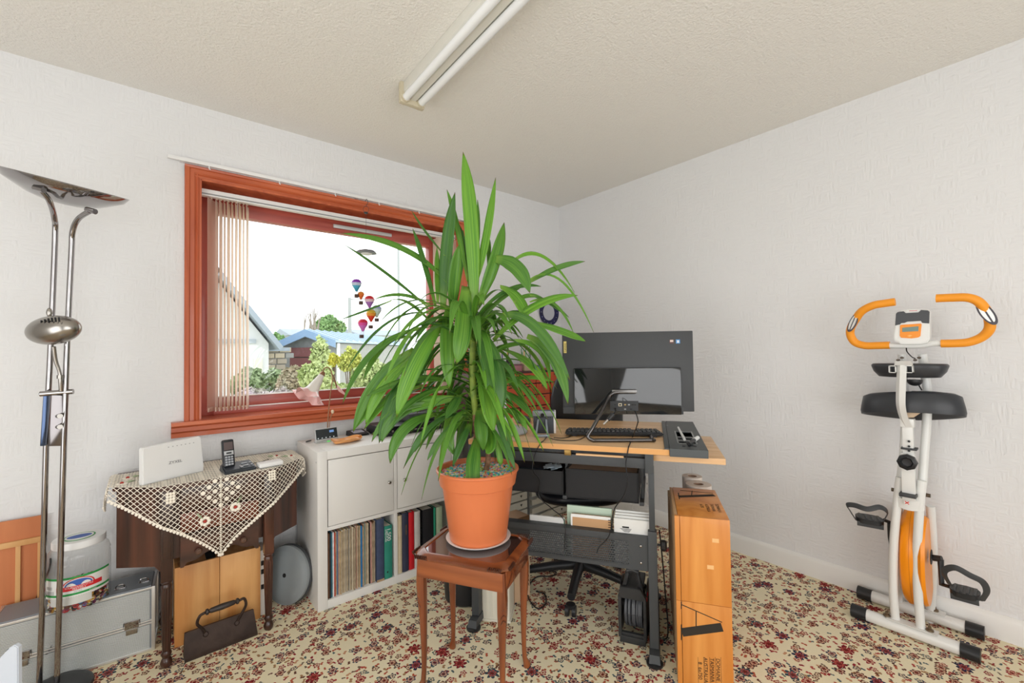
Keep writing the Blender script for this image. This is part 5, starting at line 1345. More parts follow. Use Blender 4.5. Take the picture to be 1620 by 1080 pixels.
# leaves read off the photograph: (base)(mid)(tip) width in enlarged pixels, depth of mid and tip towards (-) or away from (+) the viewer
LV = [((495, 600), (482, 270), (452, 0), 46, -.02, -.03), ((505, 470), (540, 310), (573, 95), 27, .0, .03), ((505, 570), (566, 410), (605, 262), 44, -.01, .02), ((378, 580), (393, 360), (422, 150), 42, .0, -.02),
      ((470, 480), (430, 280), (392, 140), 18, .02, .05), ((505, 380), (508, 280), (506, 178), 13, .03, .05), ((412, 610), (418, 470), (437, 345), 44, -.04, -.06), ((350, 575), (306, 410), (265, 285), 20, .03, .06),
      ((385, 385), (315, 300), (262, 220), 8, .06, .10), ((358, 560), (356, 450), (355, 355), 18, .03, .03), ((480, 520), (460, 370), (425, 250), 28, .02, .04), ((545, 420), (548, 370), (550, 320), 13, .04, .06), ((436, 500), (448, 390), (452, 290), 22, .04, .06),
      ((405, 495), (225, 360), (0, 302), 26, .06, .10), ((322, 578), (165, 450), (12, 345), 11, .08, .14), ((335, 575), (230, 532), (122, 548), 11, .05, .10), ((330, 632), (245, 560), (180, 553), 20, .03, .08), ((185, 553), (90, 590), (0, 622), 7, .08, .12),
      ((330, 600), (165, 640), (18, 812), 10, .08, .14), ((300, 655), (120, 745), (4, 936), 26, .03, .02), ((265, 690), (160, 720), (80, 850), 24, .06, .06), ((271, 735), (130, 860), (44, 1042), 40, -.03, -.06), ((382, 618), (275, 790), (205, 985), 50, -.10, -.14),
      ((280, 760), (160, 870), (90, 1012), 36, -.04, -.06), ((232, 842), (185, 940), (140, 1082), 40, -.05, -.08), ((392, 850), (260, 850), (94, 906), 34, -.04, -.07), ((352, 880), (230, 960), (112, 1052), 28, -.02, -.06), ((402, 872), (260, 930), (168, 1052), 26, -.04, -.08),
      ((440, 900), (420, 940), (385, 992), 34, -.06, -.10), ((460, 500), (452, 650), (428, 788), 54, -.11, -.13), ((508, 655), (560, 800), (592, 975), 68, -.12, -.14), ((518, 820), (540, 930), (566, 1042), 50, -.08, -.10), ((400, 575), (392, 720), (402, 880), 46, -.05, -.06),
      ((512, 950), (522, 1030), (526, 1112), 46, -.07, -.08), ((588, 985), (610, 1040), (628, 1110), 14, -.03, -.05), ((590, 503), (655, 550), (690, 636), 42, .02, -.02), ((565, 398), (650, 430), (700, 524), 46, -.05, -.08), ((632, 412), (745, 388), (866, 522), 16, .03, .05),
      ((690, 490), (800, 432), (905, 407), 18, .04, .06), ((690, 482), (815, 478), (938, 672), 8, .04, .05), ((565, 700), (720, 575), (878, 533), 30, .0, -.02), ((592, 608), (720, 650), (850, 848), 34, -.05, -.10), ((600, 735), (695, 790), (766, 885), 48, -.07, -.11),
      ((705, 632), (820, 668), (908, 704), 26, .04, .02), ((690, 685), (790, 770), (842, 938), 38, .0, -.03), ((640, 700), (740, 740), (775, 850), 20, .04, .03), ((596, 870), (680, 838), (792, 855), 14, .03, .03), ((600, 892), (660, 930), (712, 990), 30, .0, -.03),
      ((598, 960), (650, 975), (692, 1036), 24, .0, -.03), ((520, 590), (630, 510), (742, 500), 18, .04, .05), ((500, 652), (580, 560), (662, 508), 24, .03, .04), ((700, 532), (770, 560), (846, 615), 12, .05, .06), ((700, 558), (790, 565), (863, 674), 12, .05, .05),
      ((640, 560), (690, 535), (745, 540), 14, .06, .08), ((560, 760), (620, 720), (700, 715), 18, .04, .05)]
for b_, m_, t_, w_, dm, dt in LV:
    P0_ = LPt(*b_, 0); bb = P0_
    leaf(bb, LPt(*m_, dm), LPt(*t_, dt), w_*1.12/2.3475*kp, None, .22)
# leaves whose tips hang over the white shelf unit, in full-picture pixels
for b_, m_, t_, w_, dm, dt in [((668, 610), (600, 640), (559, 680), 13, -.03, -.05), ((690, 640), (628, 650), (588, 699), 12, -.05, -.08), ((672, 640), (625, 660), (604, 700), 16, -.06, -.09), ((690, 655), (640, 680), (617, 733), 19, -.08, -.10),
                               ((735, 640), (690, 670), (656, 715), 11, -.04, -.06), ((738, 650), (700, 690), (676, 728), 9, -.04, -.06), ((735, 660), (712, 690), (722, 722), 13, -.05, -.06), ((745, 668), (730, 700), (716, 738), 12, -.06, -.08),
                               ((780, 650), (800, 700), (815, 742), 9, -.05, -.08), ((756, 690), (748, 740), (751, 778), 21, -.10, -.13), ((770, 660), (775, 700), (768, 716), 22, -.06, -.08), ((785, 690), (790, 720), (793, 735), 9, -.02, -.02),
                               ((700, 600), (640, 610), (575, 680), 17, -.02, -.05), ((720, 630), (660, 640), (600, 660), 20, -.02, -.05)]:
    leaf(PD(*b_, DP_), PD(*m_, DP_+dm), PD(*t_, DP_+dt), w_*kp, None, .22)
# filler leaves round the stem
for i in range(150):
    y = random.uniform(505, 668); yy = y
    a = random.uniform(0, 2*PI); L_ = random.uniform(.20, .42)*(1.0 if y < 620 else .8)
    el = random.uniform(-.2, .8) if y < 560 else random.uniform(-.7, .45)
    b_ = PD(749+random.uniform(-5, 5), y, DP_)
    hd = V((math.cos(a), math.sin(a), 0)); 
    if hd.dot(fwd) < -.55 and random.random() < .6: hd = -hd
    m_ = b_+hd*L_*.55*math.cos(el)+V((0, 0, L_*.5*math.sin(el)+.02)); t_ = b_+hd*L_*math.cos(el)*.98+V((0, 0, L_*math.sin(el)-L_*random.uniform(.25, .6)))
    leaf(b_, m_, t_, random.uniform(.012, .030), (V((0, 0, 1))+hd*-.3+V((random.uniform(-.3, .3), random.uniform(-.3, .3), 0))), .22)

# ------------------------------------------------------------------ desk
class Frame:
    def __init__(s, org, rz): s.o = V((org[0], org[1], 0)); s.rz = rz; s.m = Matrix.Translation(s.o) @ Matrix.Rotation(rz, 4, 'Z'); s.i = s.m.inverted()
    def z(s, x, y, z): return s.i @ PZ(x, y, z)
    def y(s, x, y, c):
        o = s.i @ O; d = (s.i.to_3x3() @ ray(x, y)); return o+d*((c-o.y)/d.y)
    def x(s, x, y, c):
        o = s.i @ O; d = (s.i.to_3x3() @ ray(x, y)); return o+d*((c-o.x)/d.x)
ZD = .830
F = Frame(PZ(1059, 711, ZD), R(-57.5))
nl = F.z(735, 697, ZD)
DX0 = nl.x; DEP = .66
dk_ = thing('drafting_desk', 'beech topped craft desk on a dark grey metal frame', 'desk', F.o, F.rz)
M().box((DX0, -.0, ZD-.024), (.0, DEP, ZD), .003).build('desktop', BEECH, dk_)
M().box((DX0, -.0005, ZD-.022), (.0, .0008, ZD-.002)).build('edge_band', mat('honey_edge_band', (226, 166, 100), .4), dk_)
wn_ = F.z(1147, 723, ZD-.032)
wng = M().box((-.06, .045, ZD-.058), (wn_.x, .50, ZD-.034), .003).build('side_shelf', BEECH, dk_)
# frame: posts, feet, rails
LXR = F.z(1036, 1046, 0).x; LXL = F.z(755, 985, 0).x
FY = .015
for X_ in (LXR, LXL):
    M().box((X_-.017, FY, .045), (X_+.017, FY+.036, .50), .003).build('leg', DKMETAL, dk_)
    M().box((X_-.011, FY+.006, .50), (X_+.011, FY+.030, ZD-.075), .002).build('leg_extension', DKMETAL, dk_)
    mm = M(); mm.hexa([(X_-.021, FY-.04, .012), (X_+.021, FY-.04, .012), (X_+.021, FY+.50, .012), (X_-.021, FY+.50, .012), (X_-.018, FY-.03, .040), (X_+.018, FY-.03, .040), (X_+.018, FY+.46, .058), (X_-.018, FY+.46, .058)]); mm.build('foot', DKMETAL, dk_)
    for yy in (FY-.02, FY+.47): M().lathe([(0, 0), (.031, 0), (.032, .008), (.022, .013), (0, .013)], (X_, yy, 0), seg=24).build('glide', BLACKP, dk_)
    M().cyl((X_+.018, FY+.018, .445), (X_+.035, FY+.018, .445), .005).build('bolt', BLACKP, dk_)
    if X_ == LXR: M().lathe([(.010, 0), (.021, .004), (.021, .018), (.014, .024), (0, .024)], (X_+.030, FY+.018, .445), (1, 0, 0), 10).build('adjusting_knob', BLACKP, dk_)
    M().box((X_-.022, FY-.008, ZD-.10), (X_+.010, FY+.040, ZD-.0245), .002).build('top_bracket', DKMETAL, dk_)
    M().box((X_-.016, FY+.05, ZD-.052), (X_+.016, FY+.48, ZD-.0245), .002).build('top_arm', DKMETAL, dk_)
M().box((LXL+.01, FY+.002, ZD-.085), (LXR-.02, FY+.026, ZD-.045), .002).build('front_rail', DKMETAL, dk_)
M().box((LXL+.01, FY+.022, ZD-.044), (LXR-.02, FY+.032, ZD-.0245), .001).build('front_rail', DKMETAL, dk_)
# brass hinge and wood strip under the top
hx = F.y(899, 716, FY); M().box((hx.x-.014, -.0005, ZD-.046), (hx.x+.014, .014, ZD-.0245), .001).build('hinge', mat('brass', (140, 112, 62), .35, .8), dk_)
s0_, s1_ = F.y(912, 719, FY), F.y(987, 722, FY); M().box((s0_.x, .000, ZD-.043), (s1_.x, .010, ZD-.036)).build('ledge_strip', BEECH, dk_)
# perforated modesty panel, holes are real openings between bars
pz0, pz1 = F.y(1033, 907, FY).z, F.y(1033, 851, FY).z
PZ0, PZ1 = .338, .474
x0p, x1p = LXL+.017, LXR-.017
hx0, hx1 = x0p+.10, x1p-.075; nc = int((hx1-hx0)/.0085)
mm = M(); yp0, yp1 = FY+.010, FY+.0125
mm.box((x0p, yp0, PZ0), (x1p, yp1, PZ0+.018)); mm.box((x0p, yp0, PZ1-.026), (x1p, yp1, PZ1)); mm.box((x0p, yp0, PZ0+.018), (hx0, yp1, PZ1-.026)); mm.box((hx1, yp0, PZ0+.018), (x1p, yp1, PZ1-.026))
rows = 10; ph_ = (PZ1-.026-PZ0-.018)/rows; pw_ = (hx1-hx0)/nc
for r_ in range(rows+1):
    z = PZ0+.018+r_*ph_; mm.box((hx0, yp0, z-ph_*.24), (hx1, yp1, z+ph_*.24))
for c_ in range(nc):
    for r_ in range(rows):
        x = hx0+(c_+(.5 if r_ % 2 else 0))*pw_; z = PZ0+.018+r_*ph_
        mm._add([(x, yp0, z+ph_*.2), (x+pw_*.5, yp0, z+ph_*.2), (x+pw_*.5, yp0, z+ph_*.8), (x, yp0, z+ph_*.8)], [(0, 1, 2, 3)])
mm.build('perforated_panel', DKMETAL, dk_, smooth=False)
M().box((x0p, yp1, PZ1-.003), (x1p, FY+.05, PZ1)).build('panel_lip', DKMETAL, dk_)
for x in (x1p-.028, x0p+.028):
    for z in (PZ0+.03, PZ1-.04): M().ball((x, yp0, z), .0055, .003, .0055, 12, 6).build('screw', NICKEL, dk_)
# tray shelf behind the panel
M().box((x0p, FY+.012, PZ0+.0), (x1p, FY+.20, PZ0+.004)).build('tray_shelf', DKMETAL, dk_)
M().box((x0p, FY+.198, PZ0), (x1p, FY+.202, PZ0+.05)).build('tray_back', DKMETAL, dk_)
# two cloth drawers slung under the top
b1l, b1r = LXL+.03, F.y(893, 745, .06).x-.006; b2l, b2r = b1r+.012, F.y(1010, 745, .06).x
def drawer(x0, x1, z0, z1, y0, y1):
    mm = M(); t = .006
    mm.box((x0, y0, z0), (x1, y1, z0+t)); mm.box((x0, y0, z0), (x1, y0+t, z1), .002); mm.box((x0, y1-t, z0), (x1, y1, z1)); mm.box((x0, y0, z0), (x0+t, y1, z1)); mm.box((x1-t, y0, z0), (x1, y1, z1))
    return mm.build('cloth_drawer', BLACKFAB, dk_)
drawer(b1l, b1r, .600, .700, .055, .40)
d2 = drawer(b2l, b2r, .592, .715, .055, .44)
M().prism([(b2l+.006, .062, .706), (b2r-.006, .062, .700), (b2r-.006, .40, .712), (b2l+.03, .40, .712)], (0, 0, .004)).build('board_contents', mat('taupe_board', (168, 148, 128), .85), dk_)
mm = M()
for i in range(10): mm.obox((b1r-.06+random.uniform(-.03, .03), .12+random.uniform(-.03, .03), .695+random.uniform(0, .012)), (.014, .004, .003), (-.004, .01, .002), (0, 0, .001))
o = mm.build('crumpled_papers', mat('pale_blue_paper', (190, 206, 214), .8), dk_); o['kind'] = 'stuff'
M().box((b1l+.02, .10, .64), (b1r-.10, .36, .694), .01).build('drawer_contents', mat('dark_contents', (40, 48, 60), .7), dk_)
for x in (b1r+.006, b2r+.010): M().box((x-.008, .05, .585), (x+.010, .45, .600), .002).build('runner', DKPLAST, dk_); 
for x in (b1r+.006, b2r+.012, b1l-.004):
    for y in (.10, .42): M().box((x-.004, y, .598), (x+.006, y+.012, ZD-.0245)).build('hanger', DKMETAL, dk_)

# organiser tray at the right end of the desktop
og = thing('desk_organiser', 'dark grey organiser tray with cup hole at the right end of the desk', 'organiser', F.m @ V((.06, .3, ZD)), F.rz)
FO = Matrix.Translation(F.m @ V((.06, .3, ZD)))
def olocal(p): return (p[0]-.06, p[1]-.3, p[2]-ZD)
OX0, OX1, OY0, OY1 = -.018, .138, .0, .70
zt0, zt1 = ZD+.0012, ZD+.006
OG = mat('slate_plastic', (78, 82, 84), .5)
def obx(a, b, m, nm, par=None, bev=0): return M().box(olocal(a), olocal(b), bev).build(nm, m, par or og)
obx((OX0, OY0-.006, zt0), (.0, OY1-.02, zt0+.004), OG, 'clamp_lip', None, .001)
obx((.001, OY0-.008, zt0-.024), (OX1, OY0-.004, zt0+.004), OG, 'front_wall'); obx((.0012, OY0-.004, zt0-.024), (.004, OY1-.02, zt0), OG, 'side_wall'); obx((OX1-.003, OY0-.004, zt0-.024), (OX1, OY1-.02, zt0), OG, 'side_wall')
obx((.0012, OY0-.008, zt0-.026), (OX1, OY1-.02, zt0-.023), OG, 'tray_floor')
# top deck with true openings: split around cup hole and bins
ch = F.z(1088, 671, zt0); chx, chy, chr_ = .078, .590, .052
binx0, binx1 = .040, .105
bins = [(.255, .370), (.184, .232), (.108, .157)]
ys = [OY0-.004]+[v for b in bins[::-1] for v in b]+[chy-chr_-.006]
mm = M(); zz0, zz1 = zt0, zt0+.004
y_a = OY0-.004; by0 = bins[2][0]-.012; by1 = bins[0][1]+.012
mm.box(olocal((.0012, y_a, zz0)), olocal((OX1, bins[2][0], zz1)))
prev = bins[2][0]
for (q0, q1), nxt in ((bins[2], bins[1][0]), (bins[1], bins[0][0]), (bins[0], chy-chr_-.004)):
    mm.box(olocal((.0012, q0, zz0)), olocal((binx0, q1, zz1))); mm.box(olocal((binx1, q0, zz0)), olocal((OX1, q1, zz1))); mm.box(olocal((.0012, q1, zz0)), olocal((OX1, nxt, zz1)))
# ring round the cup hole
seg = 32; vv = []
for k in range(seg):
    a = 2*PI*k/seg; c_, s_ = math.cos(a), math.sin(a)
    sq = 1/max(abs(c_)/((OX1-.0012)/2), abs(s_)/(chr_+.004)); vv += [olocal((chx+chr_*c_, chy+chr_*s_, zz1)), olocal(((OX1+.0012)/2+c_*sq, chy+s_*sq, zz1))]
mm._add(vv, [(2*k, 2*k+1, (2*k+3) % (2*seg), (2*k+2) % (2*seg)) for k in range(seg)])
mm.box(olocal((.0012, chy+chr_+.004, zz0)), olocal((OX1, OY1-.02, zz1)))
mm.build('top_deck', OG, og)
BIN = mat('bin_dark', (16, 20, 28), .4)
cc_ = V(olocal((chx, chy, zz1))); M().lathe([(chr_, 0), (chr_*.93, -.026), (0, -.026)], cc_, seg=32).build('cup_well', OG, og)
for q0, q1 in bins: obx((binx0, q0, zz0-.022), (binx1, q1, zz0-.020), BIN, 'bin_floor'); 
mm = M(); 
mm.box(olocal((binx0-.006, by0, zz1)), olocal((binx0, by1, zz1+.0012))); mm.box(olocal((binx1, by0, zz1)), olocal((binx1+.006, by1, zz1+.0012)))
for q0 in (by0, bins[2][1], bins[1][1], bins[0][1]): mm.box(olocal((binx0-.006, q0, zz1)), olocal((binx1+.006, q0+.008, zz1+.0012)))
mm.build('socket_insert', GREYPL, og)
for k in range(3): obx((binx0+.01+k*.020, OY0+.050, zz1), (binx0+.022+k*.020, OY0+.066, zz1+.002), BIN, 'socket', None)
pn = F.z(1079, 688, zz1)
pen = thing('white_stylus', 'white stylus lying across the bins of the desk organiser', 'pen', F.m @ V((.05, bins[0][0], zz1)), F.rz)
pa_, pb_ = F.m @ F.z(1083, 695, zz1+.006), F.m @ F.z(1073, 676, zz1+.010)
M().cyl(pa_, pb_, .0055, .0045, 12).build('barrel', WHITEPL, pen, True); M().cyl(pb_, pb_+(pb_-pa_)*.08, .0045, .002, 12).build('tip', GREYPL, pen, True)
eb = thing('charger_plug', 'white and black charging plug lying on the front of the desk organiser', 'plug', F.m @ F.z(1095, 700, zz1), F.rz)
q = F.m @ F.z(1098, 696, zz1+.010); q2 = F.m @ F.z(1104, 692, zz1+.012)
M().cyl(q, q2, .009, .008, 12).build('cap', WHITEPL, eb, True); M().cyl(F.m @ F.z(1090, 702, zz1+.009), q, .007, .008, 10).build('plug_body', BLACKP, eb, True)
M().tube([F.m @ F.z(1090, 702, zz1+.009), F.m @ F.z(1086, 700, zz1+.014), F.m @ F.z(1090, 705, zz1+.006)], .002, 6).build('cord', CABLE, eb, True)

# monitor (all in one computer seen from behind)
mbz = ZD+.0006
MF = Frame(PZ(985, 697, ZD), R(-48))
mo = thing('computer_monitor', 'large all in one computer seen from behind with a bent tube stand on the desk', 'computer', MF.o, MF.rz)
mo.location = V((MF.o.x, MF.o.y, 0))
MYO = .115
tl, tr2, brr, bll = MF.y(889, 529, MYO), MF.y(1096, 523, MYO), MF.y(1094, 652, MYO), MF.y(889, 655, MYO)
mx0, mx1, mz0, mz1 = tl.x, tr2.x, .940, 1.300
MG = mat('monitor_grey', (60, 62, 64), .5); MGL = mat('gloss_black_back', (26, 28, 30), .06, coat=.6)
M().box((mx0, MYO, mz0), (mx1, MYO+.018, mz1), .004).build('back_cover', MG, mo)
M().box((mx0+.002, MYO+.0185, mz0+.002), (mx1-.002, MYO+.024, mz1-.002)).build('screen', BLACKP, mo)
g0, g1 = MF.y(908, 584, MYO), MF.y(1076, 582, MYO)
M().box((g0.x, MYO-.014, mz0-.012), (g1.x, MYO-.0005, 1.137), .003).build('gloss_panel', MGL, mo)
M().box((mx0, MYO-.004, mz0-.012), (g1.x+.01, MYO+.006, mz0+.02), .002).build('lower_strip', MG, mo)
# port bay
p0_, p1_ = MF.y(965, 634, MYO-.014), MF.y(1010, 650, MYO-.014)
M().box((p0_.x, MYO-.0155, p1_.z), (p1_.x, MYO-.0138, p0_.z), .0005, seg=1).build('port_bay', mat('port_grey', (44, 46, 48), .5), mo)
e0 = MF.y(981, 640, MYO-.016); M().box((e0.x-.0075, MYO-.0170, e0.z-.0065), (e0.x+.0075, MYO-.0156, e0.z+.0065)).build('network_port', mat('pale_port', (206, 196, 170), .5), mo); M().box((e0.x-.0045, MYO-.0175, e0.z-.004), (e0.x+.0045, MYO-.0168, e0.z+.003)).build('port_opening', INK, mo)
for x_, y_, m_ in ((989, 640, mat('gold_port', (150, 126, 80), .4, .5)), (995, 640, GREYPL), (973, 640, INK), (1001, 640, INK), (1005, 640, INK), (973, 647, INK), (989, 647, GREYPL), (998, 647, INK)):
    e = MF.y(x_, y_, MYO-.016); M().box((e.x-.004, MYO-.0168, e.z-.003), (e.x+.004, MYO-.0156, e.z+.003)).build('port', m_, mo)
# stickers
sa_ = MF.y(1062.5, 540, MYO); M().box((sa_.x-.009, MYO-.0008, sa_.z-.009), (sa_.x+.009, MYO-.0002, sa_.z+.009)).build('sticker', mat('sticker_dark', (90, 50, 46), .4), mo)
M().box((sa_.x-.007, MYO-.0012, sa_.z-.002), (sa_.x+.007, MYO-.0007, sa_.z+.007)).build('sticker_print', mat('sticker_pale', (214, 196, 186), .4), mo)
sb2 = MF.y(1072.5, 540, MYO); M().box((sb2.x-.009, MYO-.0008, sb2.z-.009), (sb2.x+.009, MYO-.0002, sb2.z+.009)).build('sticker', mat('sticker_blue', (70, 140, 200), .4), mo)
for a in (-.0042, .0005):
    for b in (-.0055, .0003): M().box((sb2.x+a, MYO-.0014, sb2.z+b), (sb2.x+a+.004, MYO-.0008, sb2.z+b+.005)).build('sticker_print', WHITEPL, mo)
lp = MF.y(894, 549, MYO); M().box((lp.x-.0065, MYO-.0015, lp.z-.027), (lp.x+.0065, MYO-.0003, lp.z+.027)).build('maker_plate', mat('gold_plate', (236, 214, 130), .3, .4), mo)
text('Lenovo', .0135, INK, mo, (lp.x+.0045, MYO-.0020, lp.z-.022), (0, 0, 1), (-1, 0, 0), world=False)
# stand: tube foot loop, rising arm and top bar
SR = .0082
zst = ZD+SR+.0006
def mp_(x, y, c=0): return MF.y(x, y, c)
fl0, fr0_ = MF.z(938, 696, zst), MF.z(1032, 696, zst); bl0, br0 = MF.z(948, 682.5, zst), MF.z(1027, 682.5, zst)
pts = [mp_(1005, 620, MYO-.02), mp_(975, 620.5, MYO-.03), mp_(968, 623, MYO-.035), mp_(962, 630, MYO-.04), mp_(950, 654, fl0.y+.04), mp_(938, 676, fl0.y+.01), mp_(930, 690, fl0.y), V((fl0.x, fl0.y, zst)), V((fl0.x+.03, fl0.y, zst)), V((fr0_.x-.012, fr0_.y, zst)), V((fr0_.x, fr0_.y+.012, zst)), V((br0.x, br0.y-.012, zst)), V((br0.x-.012, br0.y, zst)), V((bl0.x, br0.y, zst))]
M().tube(pts, SR, 12, n=5).build('stand_tube', CHROME and mat('dark_metal_tube', (92, 90, 90), .22, .9), mo)
tb0, tb1 = mp_(968, 618, MYO-.02), mp_(1007, 618, MYO-.02)
M().box((tb0.x, MYO-.036, tb0.z-.010), (tb1.x, MYO-.0142, tb0.z+.006), .003).build('stand_bracket', mat('dark_metal_bracket', (110, 108, 106), .3, .9), mo)
M().box((bl0.x, bl0.y-.006, ZD+.0006), (br0.x-.01, br0.y+.006, ZD+.010), .002).build('rear_foot', DKPLAST, mo)
# cables from the monitor
def wp(fr, p): return fr.m @ V(p)
c_a = [wp(MF, mp_(1005, 650, MYO-.018)), PD(1009, 663, 1.70), PD(1008, 672, 1.68), wp(F, F.z(1001, 690, ZD+.004)), wp(F, F.z(996, 703, ZD+.003)), wp(F, V((F.z(993, 711, ZD).x, -.006, ZD-.004))), wp(F, F.y(990, 735, -.008)), wp(F, F.y(993, 760, -.012)), wp(F, F.y(986, 785, -.012)), wp(F, F.y(972, 805, -.008)), wp(F, F.y(968, 830, -.006)), wp(F, F.y(962, 850, -.006)), wp(F, F.y(948, 865, -.006)), wp(F, F.y(944, 875, -.006))]
tag(M().tube(c_a, .0022, 6).build('monitor_cable', CABLE), 'black cable hanging from the monitor over the desk front', 'cable')
adp = thing('adapter_dongle', 'short black video adapter hanging below the monitor ports', 'adapter', PD(965, 660, 1.72))
M().cyl(PD(970, 655, 1.72), PD(962, 664, 1.71), .010, .008, 10).build('plug_body', BLACKP, adp, True); M().cyl(PD(962, 664, 1.71), PD(955, 671, 1.71), .006, .005, 8).build('plug_tip', NICKEL, adp, True)
M().tube([PD(970, 655, 1.72), PD(974, 650, 1.725), wp(MF, mp_(974, 646, MYO-.02))], .004, 6).build('cord', CABLE, adp, True)

# keyboard
k0, k1 = F.z(895, 682, ZD+.012), F.z(1046, 684, ZD+.012)
KF = Frame(F.m @ V(((k0.x+k1.x)/2, (k0.y+k1.y)/2, 0)), F.rz+math.atan2(k1.y-k0.y, k1.x-k0.x))
kw = math.hypot(k1.x-k0.x, k1.y-k0.y)/2
kbd = thing('keyboard', 'black keyboard lying on the desk behind the monitor stand', 'keyboard', (KF.o.x, KF.o.y, ZD+.0006), KF.rz)
mm = M(); mm.hexa([(-kw, -.058, .006), (kw, -.058, .006), (kw, .068, 0), (-kw, .068, 0), (-kw, -.058, .020), (kw, -.058, .020), (kw, .068, .012), (-kw, .068, .012)]); bmesh.ops.bevel(mm.bm, geom=mm.bm.edges[:], offset=.004, segments=2, affect='EDGES'); mm.build('case', BLACKP, kbd)
kmesh = M().box((-.0078, -.0078, 0), (.0078, .0078, .006), .0015, seg=1).build('key', DKPLAST, kbd)
kn = 0
for r_ in range(6):
    nk = int(2*kw/.0195)-1
    for c_ in range(nk):
        if abs(c_-nk*.72) < .6: continue
        o = kmesh if kn == 0 else kmesh.copy()
        if kn: C.objects.link(o)
        o.location = (-kw+.018+c_*.0195+(r_ % 2)*.003, -.045+r_*.0195, .0195-.0012*r_); o.rotation_euler = (R(-3.6), 0, 0); kn += 1
for sx_ in (-1, 1): M().box((sx_*(kw-.04)-.012, -.056, 0), (sx_*(kw-.04)+.012, -.050, .007)).build('flip_foot', BLACKP, kbd)

# small tilted screen phone on stand (seen from behind)
v0, v1 = F.z(843, 692, ZD+.001), F.z(885, 691, ZD+.001)
vt = PZ(862, 690, ZD)
VF = Frame(vt, R(-47))
vp = thing('video_phone', 'small silver tablet like phone leaning back on a prop stand at the desk front', 'phone', (VF.o.x, VF.o.y, ZD+.0008), VF.rz)
mt = Matrix.Translation((0, .035, 0)) @ Matrix.Rotation(R(14), 4, 'X')
SV = mat('silver_blue_plastic', (156, 164, 174), .35, .4)
M().box((-.054, 0, .004), (.046, .022, .116), .006, mt).build('case', mat('dark_silver', (84, 90, 98), .4, .3), vp)
M().box((-.056, -.004, .092), (.046, .006, .116), .003, mt).build('camera_bar', SV, vp)
M().box((.036, .0, .006), (.050, .026, .114), .004, mt).build('side_frame', WHITEPL, vp)
ln = M().cyl(mt @ V((-.010, -.003, .099)), mt @ V((-.010, -.010, .099)), .0085, seg=20).build('camera_lens', INK, vp)
for a, b in ((-.044, -.036), (.010, .018)): M().hexa([(a, -.024, 0), (b, -.024, 0), (b, -.016, 0), (a, -.016, 0), (a+.010 if a < 0 else a-.008, .012, .074), (b+.010 if a < 0 else b-.008, .012, .074), (b+.010 if a < 0 else b-.008, .022, .074), (a+.010 if a < 0 else a-.008, .022, .074)]).build('prop_leg', SV, vp)
M().box((-.046, -.030, 0), (.022, -.018, .012), .002).build('prop_foot', SV, vp)
for k in range(9): M().box((-.040+k*.008, -.0012, .084), (-.036+k*.008, .0012, .088), 0, mt).build('vent', INK, vp)
tag(M().tube([wp(F, F.z(876, 692, ZD+.006)), wp(F, F.z(895, 692, ZD+.003)), wp(F, F.z(925, 682, ZD+.003)), wp(F, F.z(945, 676, ZD+.003))], .0018, 6).build('phone_cable', CABLE), 'thin black cable running right from the small screen phone', 'cable')
tag(M().tube([wp(F, F.z(870, 693, ZD+.005)), wp(F, F.z(885, 696, ZD+.003)), wp(F, F.z(912, 696, ZD+.003)), wp(F, F.z(928, 689, ZD+.003)), wp(F, F.z(950, 676, ZD+.003))], .0018, 6).build('phone_cable', CABLE), 'second thin black cable, looping nearer the desk front edge', 'cable')
tag(M().tube([wp(F, F.z(866, 690, ZD+.004)), wp(F, F.z(860, 697, ZD+.003)), wp(F, V((F.z(852, 703, ZD).x, -.004, ZD-.002))), wp(F, F.y(845, 722, -.006)), wp(F, F.y(843, 745, -.004)), wp(F, F.y(853, 760, .03)), wp(F, F.y(853, 785, .045)), wp(F, F.y(874, 805, .02)), wp(F, F.y(893, 825, -.002)), wp(F, F.y(893, 870, -.006))], .002, 6).build('phone_cable', CABLE), 'black cable dropping from the small phone past the cloth drawers', 'cable')

# magnifier lamp base and pole
mg = F.z(800, 684, ZD); mgw = F.m @ mg
ml = thing('magnifier_lamp', 'grey white lamp with a heavy round base standing at the left of the desk', 'desk lamp', (mgw.x, mgw.y, ZD+.0006))
LGR = mat('pale_grey_enamel', (176, 178, 178), .35)
M().lathe([(0, 0), (.103, 0), (.106, .006), (.104, .012), (.080, .026), (.035, .036), (.022, .038), (0, .038)], seg=48).build('base', LGR, ml)
M().lathe([(.020, .036), (.018, .045), (.017, .066), (.014, .072), (0, .072)], seg=24).build('socket', WHITEPL, ml)
M().cyl((0, 0, .06), (0, 0, .44), .0065, seg=14).build('pole', mat('pale_pole', (196, 200, 200), .3, .3), ml)
M().tube([(0, 0, .44), (.0, .02, .50), (-.04, .10, .55), (-.06, .18, .53)], .006, 10).build('neck', mat('pale_neck', (196, 200, 200), .3, .3), ml)
M().lathe([(.055, -.01), (.065, -.004), (.065, .012), (.050, .022), (0, .026)], (-.07, .22, .52), (0, .15, 1), 28).build('lamp_head', WHITEPL, ml)
# dome speaker / mouse
ms = F.m @ F.z(828, 668, ZD)
mo2 = thing('computer_mouse', 'dark grey computer mouse behind the round lamp base', 'mouse', (ms.x, ms.y, ZD+.0006), R(-60))
M().ball((0, 0, .002), .038, .052, .036, 24, 12, a0=0).build('shell', mat('charcoal_shell', (70, 72, 78), .4), mo2); M().box((-.0008, -.045, .018), (.0008, -.01, .035)).build('button_seam', INK, mo2)

